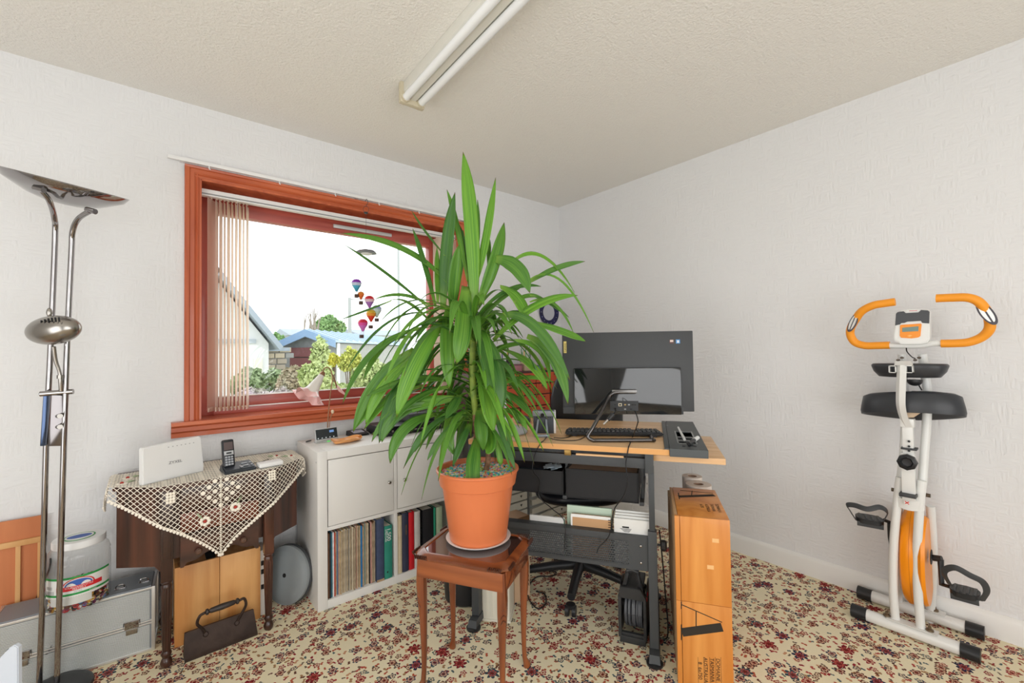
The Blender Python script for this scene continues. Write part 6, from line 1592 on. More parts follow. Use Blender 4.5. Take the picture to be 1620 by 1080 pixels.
# papers and albums in the tray
def upright(name, label, xl, yl, xr, yr, c, h, m, cat='book', th=.008, tilt=.0):
    a, b = F.y(xl, yl, c), F.y(xr, yr, c); z0 = PZ0+.0046
    t = thing(name, label, cat, F.m @ V(((a.x+b.x)/2, c, z0)), F.rz); w2 = abs(b.x-a.x)/2
    o = M().box((-w2, 0, 0), (w2, th, h), .001, seg=1).build('cover', m, t)
    return t, w2
AB = mat('album_white', (226, 226, 222), .6)
t, w2 = upright('art_pad', 'white sketch pad with a green left edge at the left of the tray', 838, 815, 893, 825, FY+.05, .155, AB, th=.012)
M().box((w2-.003, -.001, .0), (w2, .013, .150)).build('green_edge', mat('green_edge', (90, 150, 100), .6), t); M().box((-w2*.65, -.0008, .105), (-w2*.10, 0, .112)).build('oval_print', mat('print_tan', (176, 160, 140), .7), t)
t, w2 = upright('scrap_album', 'pale green album standing behind the brown spiral notebook', 897, 805, 968, 812, FY+.075, .205, mat('pale_green_cover', (196, 216, 196), .6), th=.012)
t, w2 = upright('spiral_notebook', 'brown kraft notebook with black spiral binding on its right', 904, 812, 966, 818, FY+.045, .180, mat('kraft_card', (196, 154, 112), .8), 'notebook', .012)
M().box((-w2-.003, -.0015, .0), (-w2+.004, .0, .178)).build('white_margin', WHITEP, t); M().box((-w2, -.0012, .168), (w2, .0, .181)).build('white_margin', WHITEP, t)
for k in range(17): M().tube([(w2-.010, -.002, .012+k*.0098), (w2+.004, -.005, .014+k*.0098), (w2+.007, .004, .015+k*.0098), (w2, .010, .013+k*.0098)], .0014, 5).build('ring', CABLE, t)
for i, (dx, hh, dd_, lb_) in enumerate(((0, .188, .0, 'front white album with a printed emblem in the desk tray'), (.004, .196, .012, 'second white album just behind the front one in the desk tray'), (.007, .203, .024, 'third white album, behind the second, in the desk tray'), (.002, .210, .036, 'rearmost white album at the right of the desk tray'))):
    t, w2 = upright('photo_album', lb_, 971+i, 815, 1030, 820, FY+.025+dd_, hh, AB, 'album', .009)
    if i == 0:
        for k in range(5): M().box((-w2*.68+k*.004, -.0008, hh-.040-k*.003), (-w2*.05-k*.002, 0, hh-.0385-k*.003)).build('emblem_line', GREYINK, t)
        M().box((-w2*.55, -.001, hh-.036), (-w2*.18, 0, hh-.030), .001, seg=1).build('emblem_line', INK, t)
t, w2 = upright('red_folder', 'red folder edge standing at the right end of the desk tray', 1030, 815, 1033, 820, FY+.022, .200, mat('orange_red_card', (230, 84, 50), .6), 'folder', .05)

# ------------------------------------------------------------------ office chair behind the desk
hubp = PZ(918, 893, .10); hub = V((hubp.x, hubp.y, 0))
oc = thing('office_chair', 'black office swivel chair behind the desk', 'chair', hub)
mm = M(); mm.cyl((hub.x, hub.y, .085), (hub.x, hub.y, .125), .040, .034, 24); mm.build('hub', BLACKP, oc, True)
M().cyl((hub.x, hub.y, .12), (hub.x, hub.y, .36), .025, .025, 20).build('column', BLACKP, oc, True); M().cyl((hub.x, hub.y, .30), (hub.x, hub.y, .455), .014, .014, 16).build('gas_strut', CHROME, oc, True)
ca1 = PZ(898, 972, .05); a1 = math.atan2(ca1.y-hub.y, ca1.x-hub.x); RA = .275
for i in range(5):
    a = a1+i*2*PI/5; e = hub+V((math.cos(a)*RA, math.sin(a)*RA, .068)); 
    M().tube([hub+V((math.cos(a)*.02, math.sin(a)*.02, .105)), hub+V((math.cos(a)*.13, math.sin(a)*.13, .098)), e+V((0, 0, .012))], [.027, .023, .019], 12).build('base_arm', BLACKP, oc, True)
    sd_ = V((-math.sin(a), math.cos(a), 0)); co = e+V((math.cos(a)*.012, math.sin(a)*.012, 0)); co.z = .0255
    cst = M().cyl(co-sd_*.024, co-sd_*.008, .025, seg=20); cst.cyl(co+sd_*.008, co+sd_*.024, .025, seg=20); o = cst.build('caster', BLACKP, oc, True); o['kind'] = 'stuff'
    M().tube([co+V((0, 0, .03)), co+V((0, 0, .012))], [.022, .019], 14, sm=False).build('caster_hood', BLACKP, oc, True)
sl_, sr_ = PD(848, 790, (hub-O).dot(fwd)+.05), PD(1000, 792, (hub-O).dot(fwd)+.05)
smid = V((hub.x, hub.y, .50)); srz = math.atan2(fwd.y, fwd.x)-PI/2
rotm = Matrix.Rotation(srz, 3, 'Z')
def superell(rx, ry, rz, e=.35, seg=36, rings=12):
    mm = M(); vv = []
    sg = lambda v, p: math.copysign(abs(v)**p, v)
    for i in range(rings+1):
        t = -PI/2+PI*i/rings
        for k in range(seg):
            a = 2*PI*k/seg; vv.append(V((rx*sg(math.cos(t), .5)*sg(math.cos(a), e*2), ry*sg(math.cos(t), .5)*sg(math.sin(a), e*2), rz*sg(math.sin(t), .8))))
    mm._add(vv, [(i*seg+k, i*seg+(k+1) % seg, (i+1)*seg+(k+1) % seg, (i+1)*seg+k) for i in range(rings) for k in range(seg)]); return mm
mm = superell(.235, .225, .045)
for v in mm.bm.verts: v.co = smid+rotm @ v.co
mm.build('seat', LEATHER, oc, True, sharp=2)
M().obox((hub.x, hub.y, .445), (.07, 0, 0), (0, .08, 0), (0, 0, .012), .004).build('seat_plate', BLACKP, oc, True)
# backrest beyond
bdep = (hub-O).dot(fwd)+.24
b_c = PD(930, 650, bdep+.02)
mm = superell(.215, .035, .25, .45)
for v in mm.bm.verts: 
    c = v.co.copy(); c.y += .9*c.x*c.x; v.co = V((b_c.x, b_c.y, .86))+rotm @ c
mm.build('backrest', LEATHER, oc, True, sharp=2)
M().tube([(hub.x, hub.y, .45), smid+rotm @ V((0, .20, -.05)), smid+rotm @ V((0, .27, .06)), smid+rotm @ V((0, .28, .30))], .016, 10).build('back_bar', BLACKP, oc, True)

# ------------------------------------------------------------------ drawer cabinets behind
CY = 2.30
ORF = mat('orange_drawer_front', (214, 92, 52), .45, var=.12, vscale=9); DGF = mat('dark_cabinet_frame', (74, 48, 46), .55)
oc2 = thing('drawer_cabinet', 'cabinet of many small orange red drawers in the corner behind the desk', 'drawer cabinet', (2.1, 2.45, .69))
OX_0, OX_1 = 1.60, 2.44; OZ0, OZ1 = .690, 1.075
M().box((OX_0, CY+.012, OZ0), (OX_1, 2.61, OZ1), .002).build('carcass', DGF, oc2, True)
colx = [OX_0+.006]; 
for wd_ in (.16, .145, .16, .008, .145, .145): colx.append(colx[-1]+wd_)
cols = [(1.606, 1.786), (1.792, 1.960), (1.978, 2.115), (2.121, 2.252), (2.266, 2.350), (2.356, 2.436)]
rowsz = [(.992, 1.062), (.912, .984), (.832, .904), (.762, .824), (.698, .754)]
for x0, x1 in cols:
    for z0, z1 in rowsz:
        d_ = M().box((x0, CY, z0), (x1, CY+.016, z1), .0015).build('drawer', ORF, oc2, True)
        M().box(((x0+x1)/2-.012, CY-.008, z1-.018), ((x0+x1)/2+.012, CY+.002, z1-.012), .001).build('pull', DGF, d_, True)
wt = thing('white_drawer_tower', 'grey white plastic drawer tower with dark gaps under the orange cabinet', 'drawer tower', (1.98, 2.45, 0))
M().box((1.70, CY+.03, 0), (2.03, 2.60, .685), .003).build('frame', mat('grey_frame', (170, 172, 170), .5), wt, True)
wt2 = thing('white_drawer_tower', 'second grey white drawer tower, right of the first, behind the desk', 'drawer tower', (2.2, 2.45, 0))
M().box((2.06, CY+.03, 0), (2.42, 2.60, .685), .003).build('frame', mat('grey_frame_b', (170, 172, 170), .5), wt2, True)
DF = mat('beige_drawer', (206, 204, 192), .5)
for par, x0, x1 in ((wt, 1.705, 2.02), (wt2, 2.065, 2.415)):
    for k in range(11):
        z0 = .012+k*.0605
        xm_ = x1-.055
        d_ = M(); d_.prism([(x0, CY+.004, z0), (x1, CY+.004, z0), (x1, CY+.004, z0+.050), (x0+(x1-x0)*.6, CY+.004, z0+.049), (x0+.02, CY+.004, z0+.036), (x0, CY+.004, z0+.036)], (0, .03, 0)); d_ = d_.build('drawer', DF, par, True)
        M().lathe([(0, .003), (.011, .001), (.011, 0)], (xm_, CY+.0035, z0+.028), (0, -1, 0), 3, twist=PI/6).build('drawer_mark', INK, d_, True)
# on top of the cabinet
ctz = OZ1+.0006
mqp = PY(867, 560, 2.42)
mq = thing('artist_mannequin', 'jointed wooden artist mannequin standing on the orange cabinet', 'mannequin', (mqp.x, 2.42, ctz))
MQ = mat('pale_turned_wood', (206, 150, 98), .45)
def mql(prof, x, z, nm, ax=(0, 0, 1)): return M().lathe(prof, (mqp.x+x, 2.42, z), ax, 16).build(nm, MQ, mq, True)
hz = PY(867, 528, 2.42).z
mql([(0, 0), (.035, 0), (.036, .008), (.03, .012), (0, .012)], 0, ctz, 'stand'); M().cyl((mqp.x, 2.43, ctz+.01), (mqp.x, 2.43, ctz+.15), .003).build('rod', NICKEL, mq, True)
head = M().ball((mqp.x, 2.42, hz-.018), .013, .014, .020, 16, 10).build('head', MQ, mq, True)
mql([(0, 0), (.005, .002), (.006, .014), (0, .016)], 0, hz-.052, 'neck'); mql([(0, -.085), (.018, -.075), (.021, -.05), (.028, -.02), (.024, -.004), (.006, 0), (0, 0)], 0, hz-.045, 'torso')
mql([(0, 0), (.018, .006), (.020, .022), (.012, .034), (0, .036)], 0, hz-.166, 'hips')
for s_ in (-1, 1):
    M().tube([(mqp.x+s_*.030, 2.42, hz-.054), (mqp.x+s_*.037, 2.42, hz-.105)], [.009, .006], 10).build('upper_arm', MQ, mq, True); M().tube([(mqp.x+s_*.038, 2.42, hz-.108), (mqp.x+s_*.036, 2.415, hz-.158)], [.006, .004], 10).build('forearm', MQ, mq, True)
    M().tube([(mqp.x+s_*.011, 2.42, hz-.158), (mqp.x+s_*.013, 2.42, hz-.215)], [.010, .007], 10).build('thigh', MQ, mq, True); M().tube([(mqp.x+s_*.013, 2.42, hz-.218), (mqp.x+s_*.013, 2.42, ctz+.016)], [.007, .005], 10).build('shin', MQ, mq, True)
    M().ball((mqp.x+s_*.013, 2.412, ctz+.018), .006, .014, .005, 10, 6).build('foot', MQ, mq, True)
wbx = thing('white_craft_box', 'small white box on the right end of the orange cabinet', 'box', (2.385, 2.42, ctz))
M().box((2.335, 2.36, ctz), (2.435, 2.48, ctz+.095), .003).build('carton', WHITEPL, wbx, True); M().box((2.333, 2.358, ctz+.080), (2.437, 2.482, ctz+.099), .002).build('lid', WHITEPL, wbx, True)
CAPS = [('black', (26, 26, 30)), ('dark green', (30, 60, 46)), ('maroon', (96, 30, 40)), ('navy', (34, 40, 84)), ('black', (30, 26, 26))]
for i in range(5):
    x = 2.346+i*.019; n_, c_ = CAPS[i]
    t = thing('nail_varnish_bottle', ['first small black bottle from the left on the white craft box', 'small dark green bottle second on the white craft box', 'small maroon bottle in the middle of the white craft box', 'small navy bottle fourth on the white craft box', 'last small black bottle at the right on the white craft box'][i], 'bottle', (x, 2.40, ctz+.0996), 0, 'small bottles on the craft box')
    M().lathe([(0, 0), (.007, 0), (.0075, .004), (.0075, .016), (.004, .020), (.004, .022), (0, .022)], seg=14).build('glass', mat('varnish_%s' % ('a', 'b', 'c', 'd', 'e')[i], c_, .2), t)
    M().lathe([(.0045, .020), (.004, .042+.006*(i % 3)), (0, .043+.006*(i % 3))], seg=12).build('cap', BLACKP, t)
items = [(1.84, .05, .06, 'green_tub', 'green plastic tub on the left of the orange cabinet', (120, 170, 110)), (1.93, .035, .09, 'dark_jar', 'dark jar beside the green tub on the orange cabinet', (50, 44, 54)), (2.03, .05, .05, 'pink_tin', 'pink and white tin in the middle of the orange cabinet', (196, 130, 140)), (2.13, .045, .08, 'striped_pot', 'cream pot with pens on the orange cabinet', (214, 196, 160)), (2.22, .04, .035, 'teal_tray', 'small teal tray beside the cream pot', (110, 160, 160))]
for x, r_, h, nm, lb_, c_ in items:
    t = thing(nm, lb_, 'container', (x, 2.42, ctz))
    M().lathe([(0, 0), (r_*.9, 0), (r_, h), (r_*.92, h), (r_*.84, .004), (0, .004)], seg=24).build('body', mat(nm+'_plastic', c_, .4), t)
    M().lathe([(r_*1.0, h*.8), (r_*1.04, h*.82), (r_*1.04, h*.95), (r_*1.0, h)], seg=24).build('rim', mat(nm+'_rim', tuple(int(v*.7) for v in c_), .4), t)
    if nm in ('striped_pot', 'dark_jar', 'green_tub'):
        for k in range(7):
            a = k*.9; M().cyl((math.cos(a)*r_*.5, math.sin(a)*r_*.5, .01), (math.cos(a)*r_*.8, math.sin(a)*r_*.8, h+.05+random.uniform(0, .05)), .003, seg=8).build('pen', mat('pen_colour', random.choice(((206, 60, 60), (60, 90, 180), (230, 190, 60), (40, 40, 44), (90, 160, 90), (226, 226, 220))), .4), t)
# blue plate on the wall
pp_ = PY(869, 494, YW-.012)
bp_ = thing('wall_plate', 'round dark blue rimmed plate hanging on the wall in the corner', 'plate', pp_)
M().lathe([(0, 0), (.075, 0), (.112, .010), (.112, .013), (.072, .005), (.0, .004)], V((pp_.x, YW-.001, pp_.z)), (0, -1, 0), 40).build('plate', mat('navy_glaze', (34, 32, 84), .15, var=.3, vscale=40), bp_, True)
M().lathe([(0, .0048), (.066, .0058), (.0665, .0)], V((pp_.x, YW-.001, pp_.z)), (0, -1, 0), 40).build('centre', mat('pale_glaze', (196, 196, 206), .2), bp_, True)
mm = M()
for k in range(14): a = 2*PI*k/14; mm.ball((pp_.x+.092*math.cos(a), YW-.012, pp_.z+.092*math.sin(a)), .0035, .002, .0035, 6, 4)
o = mm.build('painted_dots', mat('pale_dots', (170, 170, 200), .3), bp_, True); o['kind'] = 'stuff'

# ------------------------------------------------------------------ wall socket
sk = PX(1021, 773, XR-.004); so = thing('wall_socket', 'white double socket on the right wall behind the desk', 'socket', (XR-.004, sk.y, .27))
M().box((XR-.011, sk.y-.04, .23), (XR-.0005, sk.y+.04, .315), .003).build('face_plate', WHITEPL, so, True)
for dy in (-.02, .015):
    M().box((XR-.0125, sk.y+dy-.005, .295), (XR-.0108, sk.y+dy+.005, .307), .001).build('switch', WHITEPL, so, True); M().box((XR-.0118, sk.y+dy-.002, .262), (XR-.0109, sk.y+dy+.002, .274)).build('pin_hole', INK, so, True)
tag(M().tube([(XR-.016, sk.y, .25), PX(1030, 800, XR-.03), PX(1010, 792, XR-.06), PX(1000, 800, XR-.08), PX(1006, 812, XR-.05), PX(1016, 830, XR-.05)], .003, 6).build('socket_cable', CABLEW), 'white cable curling below the wall socket', 'cable')

# ------------------------------------------------------------------ cable reel
r0_, r1_ = PZ(983, 1018, 0), PZ(1019, 1020, 0)
RF = Frame((r0_+r1_)/2, R(-62))
w2 = .057
cr_ = thing('cable_reel', 'black extension cable reel standing on the carpet under the desk', 'cable reel', (RF.o.x, RF.o.y, 0), RF.rz)
RB = mat('reel_plastic', (50, 51, 52), .45)
HR = .285
def side_prof(z): return 1
D0, D1 = -.0, .20
mm = M()
# shell: ring frame around front opening
op0, op1 = .040, .182
ff_ = [(-w2*.86, 0), (w2*.86, 0), (w2*.92, .05), (w2, .17), (w2*.72, .225), (-w2*.85, .225), (-w2*1.02, .17), (-w2*.95, .05)]
def rr(x0, x1, z0, z1, y0=0, y1=.02): mm.box((x0, y0, z0), (x1, y1, z1), .002)
rr(-w2*.9, w2*.9, 0, .028); rr(-w2*.84, w2*.84, .028, op0, .004, .02); rr(-w2, -w2*.78, .02, .19); rr(w2*.78, w2, .02, .19); mm.prism([(-w2, 0, op1), (w2, 0, op1), (w2, 0, .19), (w2*.60, 0, .228), (-w2*.80, 0, .228), (-w2, 0, .19)], (0, .02, 0), .002)
mm.build('front_shell', RB, cr_)
for s_ in (-1, 1):
    mm = M(); pts = []
    for k in range(20):
        a = 2*PI*k/20; pts.append((s_*w2*.98, .105+.105*math.cos(a), .112+.110*math.sin(a)))
    mm.prism(pts, (-s_*.004, 0, 0)); mm.build('side_plate', RB, cr_)
for s_ in (-1, 1):
    M().tube([(s_*w2*.62, .03, .215), (s_*w2*.42, .03, .262), (s_*w2*.36, .04, .280)], [.010, .009, .009], 8).build('handle_strut', RB, cr_)
M().tube([(-w2*.42, .04, .280), (0, .04, .287), (w2*.42, .04, .280)], .0105, 10).build('handle', RB, cr_)
M().box((-w2*.7, .02, .205), (w2*.7, .17, .222), .003).build('top_bridge', RB, cr_)
M().cyl((-w2*.9, .105, .110), (w2*.9, .105, .110), .045, seg=24).build('drum', BLACKP, cr_)
for k in range(15):
    x = -w2*.64+k*w2*1.28/14; j = random.uniform(-.012, .012); r_ = .082
    M().tube([V((x+j*math.cos(a*1.0), .105-r_*math.cos(a), .110+r_*math.sin(a))) for a in [2*PI*q/16 for q in range(17)]], .0042, 7, sm=False).build('cable_turn', mat('reel_cable', (84, 86, 90), .4), cr_)
for z, y in ((.175, .02), (.182, .05)): M().box((w2*.98, y, z), (w2*1.03, y+.014, z+.012), .001).build('reset_button', mat('red_button', (214, 30, 50), .4), cr_)

# ------------------------------------------------------------------ stacked pine crates
cw_n = PZ(1067, 815, .610); cw_r = PZ(1152, 819, .610); cw_f = PZ(1133, 773, .610); cw_b = PZ(1063, 769, .610)
ra = R(-56.5); CWD = (cw_r-cw_n).length; CDP = ((cw_f-cw_r).length+(cw_b-cw_n).length)/2; 
dirx = V((math.cos(ra), math.sin(ra), 0)); diry = V((-dirx.y, dirx.x, 0)); CDP = .35
FONTM = mat('burnt_black_print', (44, 38, 30), .7)
def crate(z0, z1, label, off=0):
    t = thing('pine_crate', label, 'crate', (cw_n.x, cw_n.y, z0+.0006), ra, 'two stacked pine crates')
    h = z1-z0-.0012; tb_ = .012
    M().box((.018, off, 0), (CWD, off+tb_, h), .0012).build('front_board', CRATEW, t)
    M().box((.0, off, 0), (.0165, off+tb_+.002, h), .0012).build('lid_edge', CRATEW, t)
    M().box((.012, off+tb_, h-.010), (CWD, CDP, h), .001).build('top_board', CRATEW, t); M().box((.012, off+tb_, 0), (CWD, CDP, .010), .001).build('bottom_board', CRATEW, t)
    M().box((CWD-.010, off+tb_, .010), (CWD, CDP, h-.010)).build('side_board', CRATEW, t); M().box((.012, CDP-.012, .010), (CWD-.010, CDP, h-.010)).build('back_board', CRATEW, t)
    M().box((-.0, off+tb_+.002, .001), (.011, CDP, h-.001), .001).build('sliding_lid', mat('shaded_lid_board', (196, 160, 120), .6), t)  # greyer board: shade on this side of the crate put into its colour
    return t, h
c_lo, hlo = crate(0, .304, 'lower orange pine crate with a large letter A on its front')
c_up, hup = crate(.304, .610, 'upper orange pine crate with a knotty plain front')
# printed A (lying on its side) on the lower crate, made of bars
def bar(par, p, q, wA, wB=None, plane='f', h0=0):
    wB = wA if wB is None else wB
    P, Q = V((p[0], p[1], 0)), V((q[0], q[1], 0)); d = (Q-P).normalized(); n = V((-d.y, d.x, 0))
    pts = [P+n*wA/2, Q+n*wB/2, Q-n*wB/2, P-n*wA/2]
    if plane == 'f': pp = [V((a.x, -.0006, a.y)) for a in pts]; dv = (0, .0008, 0)
    else: pp = [V((a.x, a.y, h0-.0002)) for a in pts]; dv = (0, 0, .0008)
    M().prism(pp, dv).build('printed_letter', FONTM, par)
FC = Frame((cw_n.x, cw_n.y), ra)
def fc(x, y): p = FC.y(x, y, 0); return (p.x, p.z-.0006)
def fcz(x, y): a = fc(x, y); return a
def qz(x, y): return 1060+x/7.71, 940+y/7.71
def A_(x, y): return fc(*qz(x, y))
bar(c_lo, A_(145, 125), A_(636, 340), .003); bar(c_lo, A_(145, 462), A_(636, 398), .030, .030); bar(c_lo, A_(318, 205), A_(318, 390), .0035)
bar(c_lo, A_(138, 88), A_(138, 176), .0035); bar(c_lo, A_(138, 365), A_(138, 555), .0035)
for x_, s_, y_ in ((612, 'DOMAINE A', 775), (540, 'TASMANIA', 770), (462, 'AUSTRALIA', 762), (395, ' 8  6x750', 800)):
    a = A_(x_-50, y_); text(s_, .0175, FONTM, c_lo, (a[0], -.0006, a[1]), (0, 0, -1), (1, 0, 0), world=False, sx=1.0)
for x_ in (620, 552, 484, 412, 340):
    a, b = A_(x_, 765), A_(x_, 1160); M().box((a[0]-.0004, -.0006, b[1]), (a[0]+.0004, .0002, a[1])).build('printed_rule', FONTM, c_lo)
# knots and glue marks on the upper crate
for x_, y_ in ((1132, 855), (1124, 897)):
    a = fc(x_, y_); M().box((a[0]-.011, -.0005, a[1]-.304-.007), (a[0]+.011, .0002, a[1]-.304+.007), 0, Matrix.Rotation(0, 4, 'X')).build('glue_mark', mat('pale_scrape', (236, 186, 124), .6), c_up)
# A on the top of the upper crate
def ct(x, y): p = FC.z(x, y, .610); return (p.x, p.y)
bar(c_up, ct(1074, 785), ct(1130, 783), .024, .024, 't', hup); bar(c_up, ct(1076, 775), ct(1128, 780), .0035, .0035, 't', hup); bar(c_up, ct(1095, 776), ct(1094, 783), .0035, .0035, 't', hup); bar(c_up, ct(1075, 789), ct(1073, 779), .004, .004, 't', hup)
for k, s_ in enumerate(('DOMAINE A', 'TASMANIA', 'AUSTRALIA', '6x750')):
    a = ct(1131-k*8, 797); text(s_, .0165, FONTM, c_up, (a[0], a[1], hup+.0004), (0, -1, 0), (1, 0, 0), world=False)

# toilet rolls on a carton behind the crates
tr1 = PZ(1104, 767, .655); tr2_ = PZ(1095, 757, .655)
def cardboard(): return mat('brown_card', (176, 140, 104), .85)
t1 = PD(1106, 772, (cw_f-O).dot(fwd)+.10)
cb = thing('cardboard_carton', 'plain brown carton behind the pine crates, carrying the paper rolls', 'box', (t1.x, t1.y, 0), ra)
CBZ = .512
cbm = M().box((-.13, -.075, 0), (.07, .17, CBZ), .003).build('carton', cardboard(), cb); M().box((-.004-.03, -.0758, 0), (.004-.03, .17, CBZ+.0006)).build('tape', mat('tape', (206, 180, 130), .4), cb)
ROLL = mat('tissue_paper', (226, 216, 206), .95, bump=.3, bscale=300); CORE = mat('card_core', (160, 130, 108), .9)
def roll(label, x, y, rad_, dd, h=.098):
    c = PD(x, y, (cw_f-O).dot(fwd)+dd); t = thing('toilet_roll', label, 'toilet roll', (c.x, c.y, CBZ+.0008))
    hz_ = h
    M().lathe([(rad_, 0), (rad_, hz_), (.021, hz_), (.021, 0), (rad_, 0)], seg=36).build('tissue', ROLL, t); M().lathe([(.021, 0), (.0212, hz_-.001), (.0195, hz_-.001), (.0195, 0)], seg=28).build('core', CORE, t)
    return t
roll('front paper roll behind the top of the upper pine crate', 1105, 768, .054, .07, .098)
roll('rear smaller paper roll, left of and behind the front one', 1095, 757, .044, .175, .104)

# ------------------------------------------------------------------ things on the floor under the desk
pu = PZ(815, 985, 0); px_ = PZ(795, 985, 0)
ap_ = thing('air_purifier', 'white plastic heater unit standing on the carpet behind the side table', 'heater', (px_.x+.02, px_.y+.06, 0), R(-50))
M().box((-.065, -.05, .004), (.065, .075, .270), .012, seg=3).build('housing', CREAM, ap_)
for k in range(4): M().box((-.045+k*.024, -.053, .02), (-.037+k*.024, -.046, .225), .001).build('grille_rib', CREAM, ap_)
M().box((-.05, -.04, .268), (.05, .06, .274), .002).build('top_panel', WHITEPL, ap_)
M().box((-.07, -.055, 0), (.07, .08, .010), .003).build('foot', CREAM, ap_)
for z in (.225, .212): M().cyl((.02, -.051, z), (.02, -.054, z), .003).build('button', INK, ap_)
bg = PZ(738, 958, 0)
bb = thing('waste_basket', 'round black basket with crinkled dark contents behind the side table leg', 'basket', (bg.x+.045, bg.y+.07, 0))
M().lathe([(.095, 0), (.105, .01), (.112, .135), (.106, .135), (.100, .012), (0, .01), (0, 0)], seg=32).build('basket', BLACKP, bb)
mm = M()
for i in range(260):
    a = random.random()*2*PI; r_ = .105*math.sqrt(random.random()); c = V((r_*math.cos(a), r_*math.sin(a), .11+random.uniform(0, .05)))
    d_ = V((random.gauss(0, 1), random.gauss(0, 1), random.gauss(0, .6))).normalized(); e_ = d_.orthogonal().normalized(); mm.obox(c, d_*.016, e_*.006, d_.cross(e_)*.0006)
o = mm.build('shredded_filling', mat('dark_shreds', (58, 60, 64), .3), bb, smooth=False); o['kind'] = 'stuff'
gbx = thing('grey_bin', 'dark grey plastic bin behind the pot, left of the desk', 'bin', PZ(738, 760, .0)*0+V((1.42, 1.98, 0)))
M().lathe([(.09, 0), (.12, .60), (.115, .60), (.086, .01), (0, .01), (0, 0)], seg=28).build('body', mat('bin_grey', (74, 76, 80), .5), gbx); M().lathe([(.118, .59), (.126, .595), (.126, .61), (.117, .612)], seg=28).build('rim', mat('bin_rim', (64, 66, 70), .5), gbx)
wd2 = thing('card_block', 'pale open carton leaning between the pot and the drawer tower', 'box', PZ(818, 840, .0)+V((0, 0, 0)))
wq = F.m @ V((LXL+.10, .30, 0)); wd2.location = (wq.x, wq.y, 0); 
M().box((-.05, -.05, 0), (.05, .05, .40), .002).build('carton', mat('pale_card', (214, 180, 146), .8), wd2); M().box((-.05, -.051, .36), (.05, -.050, .40)).build('flap', cardboard(), wd2)
# floor cables
tag(M().tube([PZ(850, 900, .012), PZ(866, 902, .006), PZ(880, 905, .006), PZ(872, 911, .006), PZ(850, 912, .006), PZ(838, 925, .006), PZ(836, 945, .006), PZ(850, 962, .006), PZ(863, 955, .006), PZ(862, 940, .006), PZ(848, 935, .006)], .0035, 6).build('floor_cable', CABLE), 'black cable coiled on the carpet beside the side table leg', 'cable')
tag(M().tube([PZ(838, 897, .02), PZ(850, 893, .03), PZ(862, 897, .02), PZ(852, 903, .012)], .008, 8).build('cable_bundle', CABLE), 'thick black bundle of cable under the left of the perforated panel', 'cable')
tag(M().tube([wp(F, V((LXR+.028, .30, .40))), wp(F, V((LXR+.035, .26, .33))), wp(F, V((LXR+.045, .18, .20))), wp(F, V((LXR+.05, .16, .010))), wp(F, V((LXR-.02, .22, .008)))], .003, 6).build('drop_cable', CABLE), 'black cable hanging down between the desk leg and the crates', 'cable')

# ------------------------------------------------------------------ exercise bike
BX = 2.50
def B(x, y, xp=BX): return PX(x, y, xp)
def Z2(x, y, xp=BX): return PX(1330+x/5.685, 450+y/5.685, xp)
def Z3(x, y, xp=BX): return PX(1300+x/2.841, 700+y/2.841, xp)
def Z1(x, y, xp=BX): return PX(1300+x/3.857, 440+y/3.857, xp)
bk = thing('exercise_bike', 'white and orange folding exercise bike against the right wall', 'exercise bike', (2.55, .39, 0))
BW = mat('white_enamel', (232, 232, 228), .3, coat=.2)
f1L, f1R = PZ(1340, 985, 0), PZ(1552, 1050, 0); f2L, f2R = PZ(1352, 952, 0), PZ(1558, 1013, 0)
for (a, b, xx) in ((f1L, f1R, 2.452), (f2L, f2R, 2.655)):
    M().cyl((xx, a.y-.03, .0285), (xx, b.y+.03, .0285), .0245, seg=24).build('floor_bar', BW, bk, True)
    for yy, s_ in ((a.y, -1), (b.y, 1)):
        M().cyl((xx, yy, .0285), (xx, yy+s_*.055*(1), .0285), .0283, .0270, 24).build('end_cap', BLACKP, bk, True)
xx = 2.452
def toe(p): return p
LR_ = .0155
# front pair of legs and collar
for (pts, nm) in (([(1417, 985), (1413, 930), (1414, 860), (1419, 800), (1424, 755)], 'l'), ([(1457, 998), (1452, 930), (1451, 870), (1455, 800), (1459, 760)], 'r')):
    M().tube([PX(x, y, 2.455+.03*i/4) for i, (x, y) in enumerate(pts)], LR_, 16, n=8).build('front_leg', BW, bk, True)
M().tube([B(1459, 765, 2.51), B(1462, 720, 2.54), B(1466, 670, 2.56), B(1467, 620, 2.57), B(1463, 590, 2.57), B(1459, 560, 2.565)], LR_, 16).build('handlebar_post', BW, bk, True)
M().tube([B(1424, 765, 2.51), B(1430, 700, 2.55), B(1432, 640, 2.56), B(1430, 590, 2.57), B(1426, 560, 2.565)], LR_*.9, 16).build('handlebar_post', BW, bk, True)
M().tube([B(1421, 800, 2.60), B(1420, 870, 2.63), B(1421, 940, 2.65), B(1424, 985, 2.655)], LR_, 14).build('rear_leg', BW, bk, True)
M().tube([B(1472, 800, 2.60), B(1476, 870, 2.63), B(1474, 940, 2.65), B(1470, 985, 2.655)], LR_, 14).build('rear_leg', BW, bk, True)
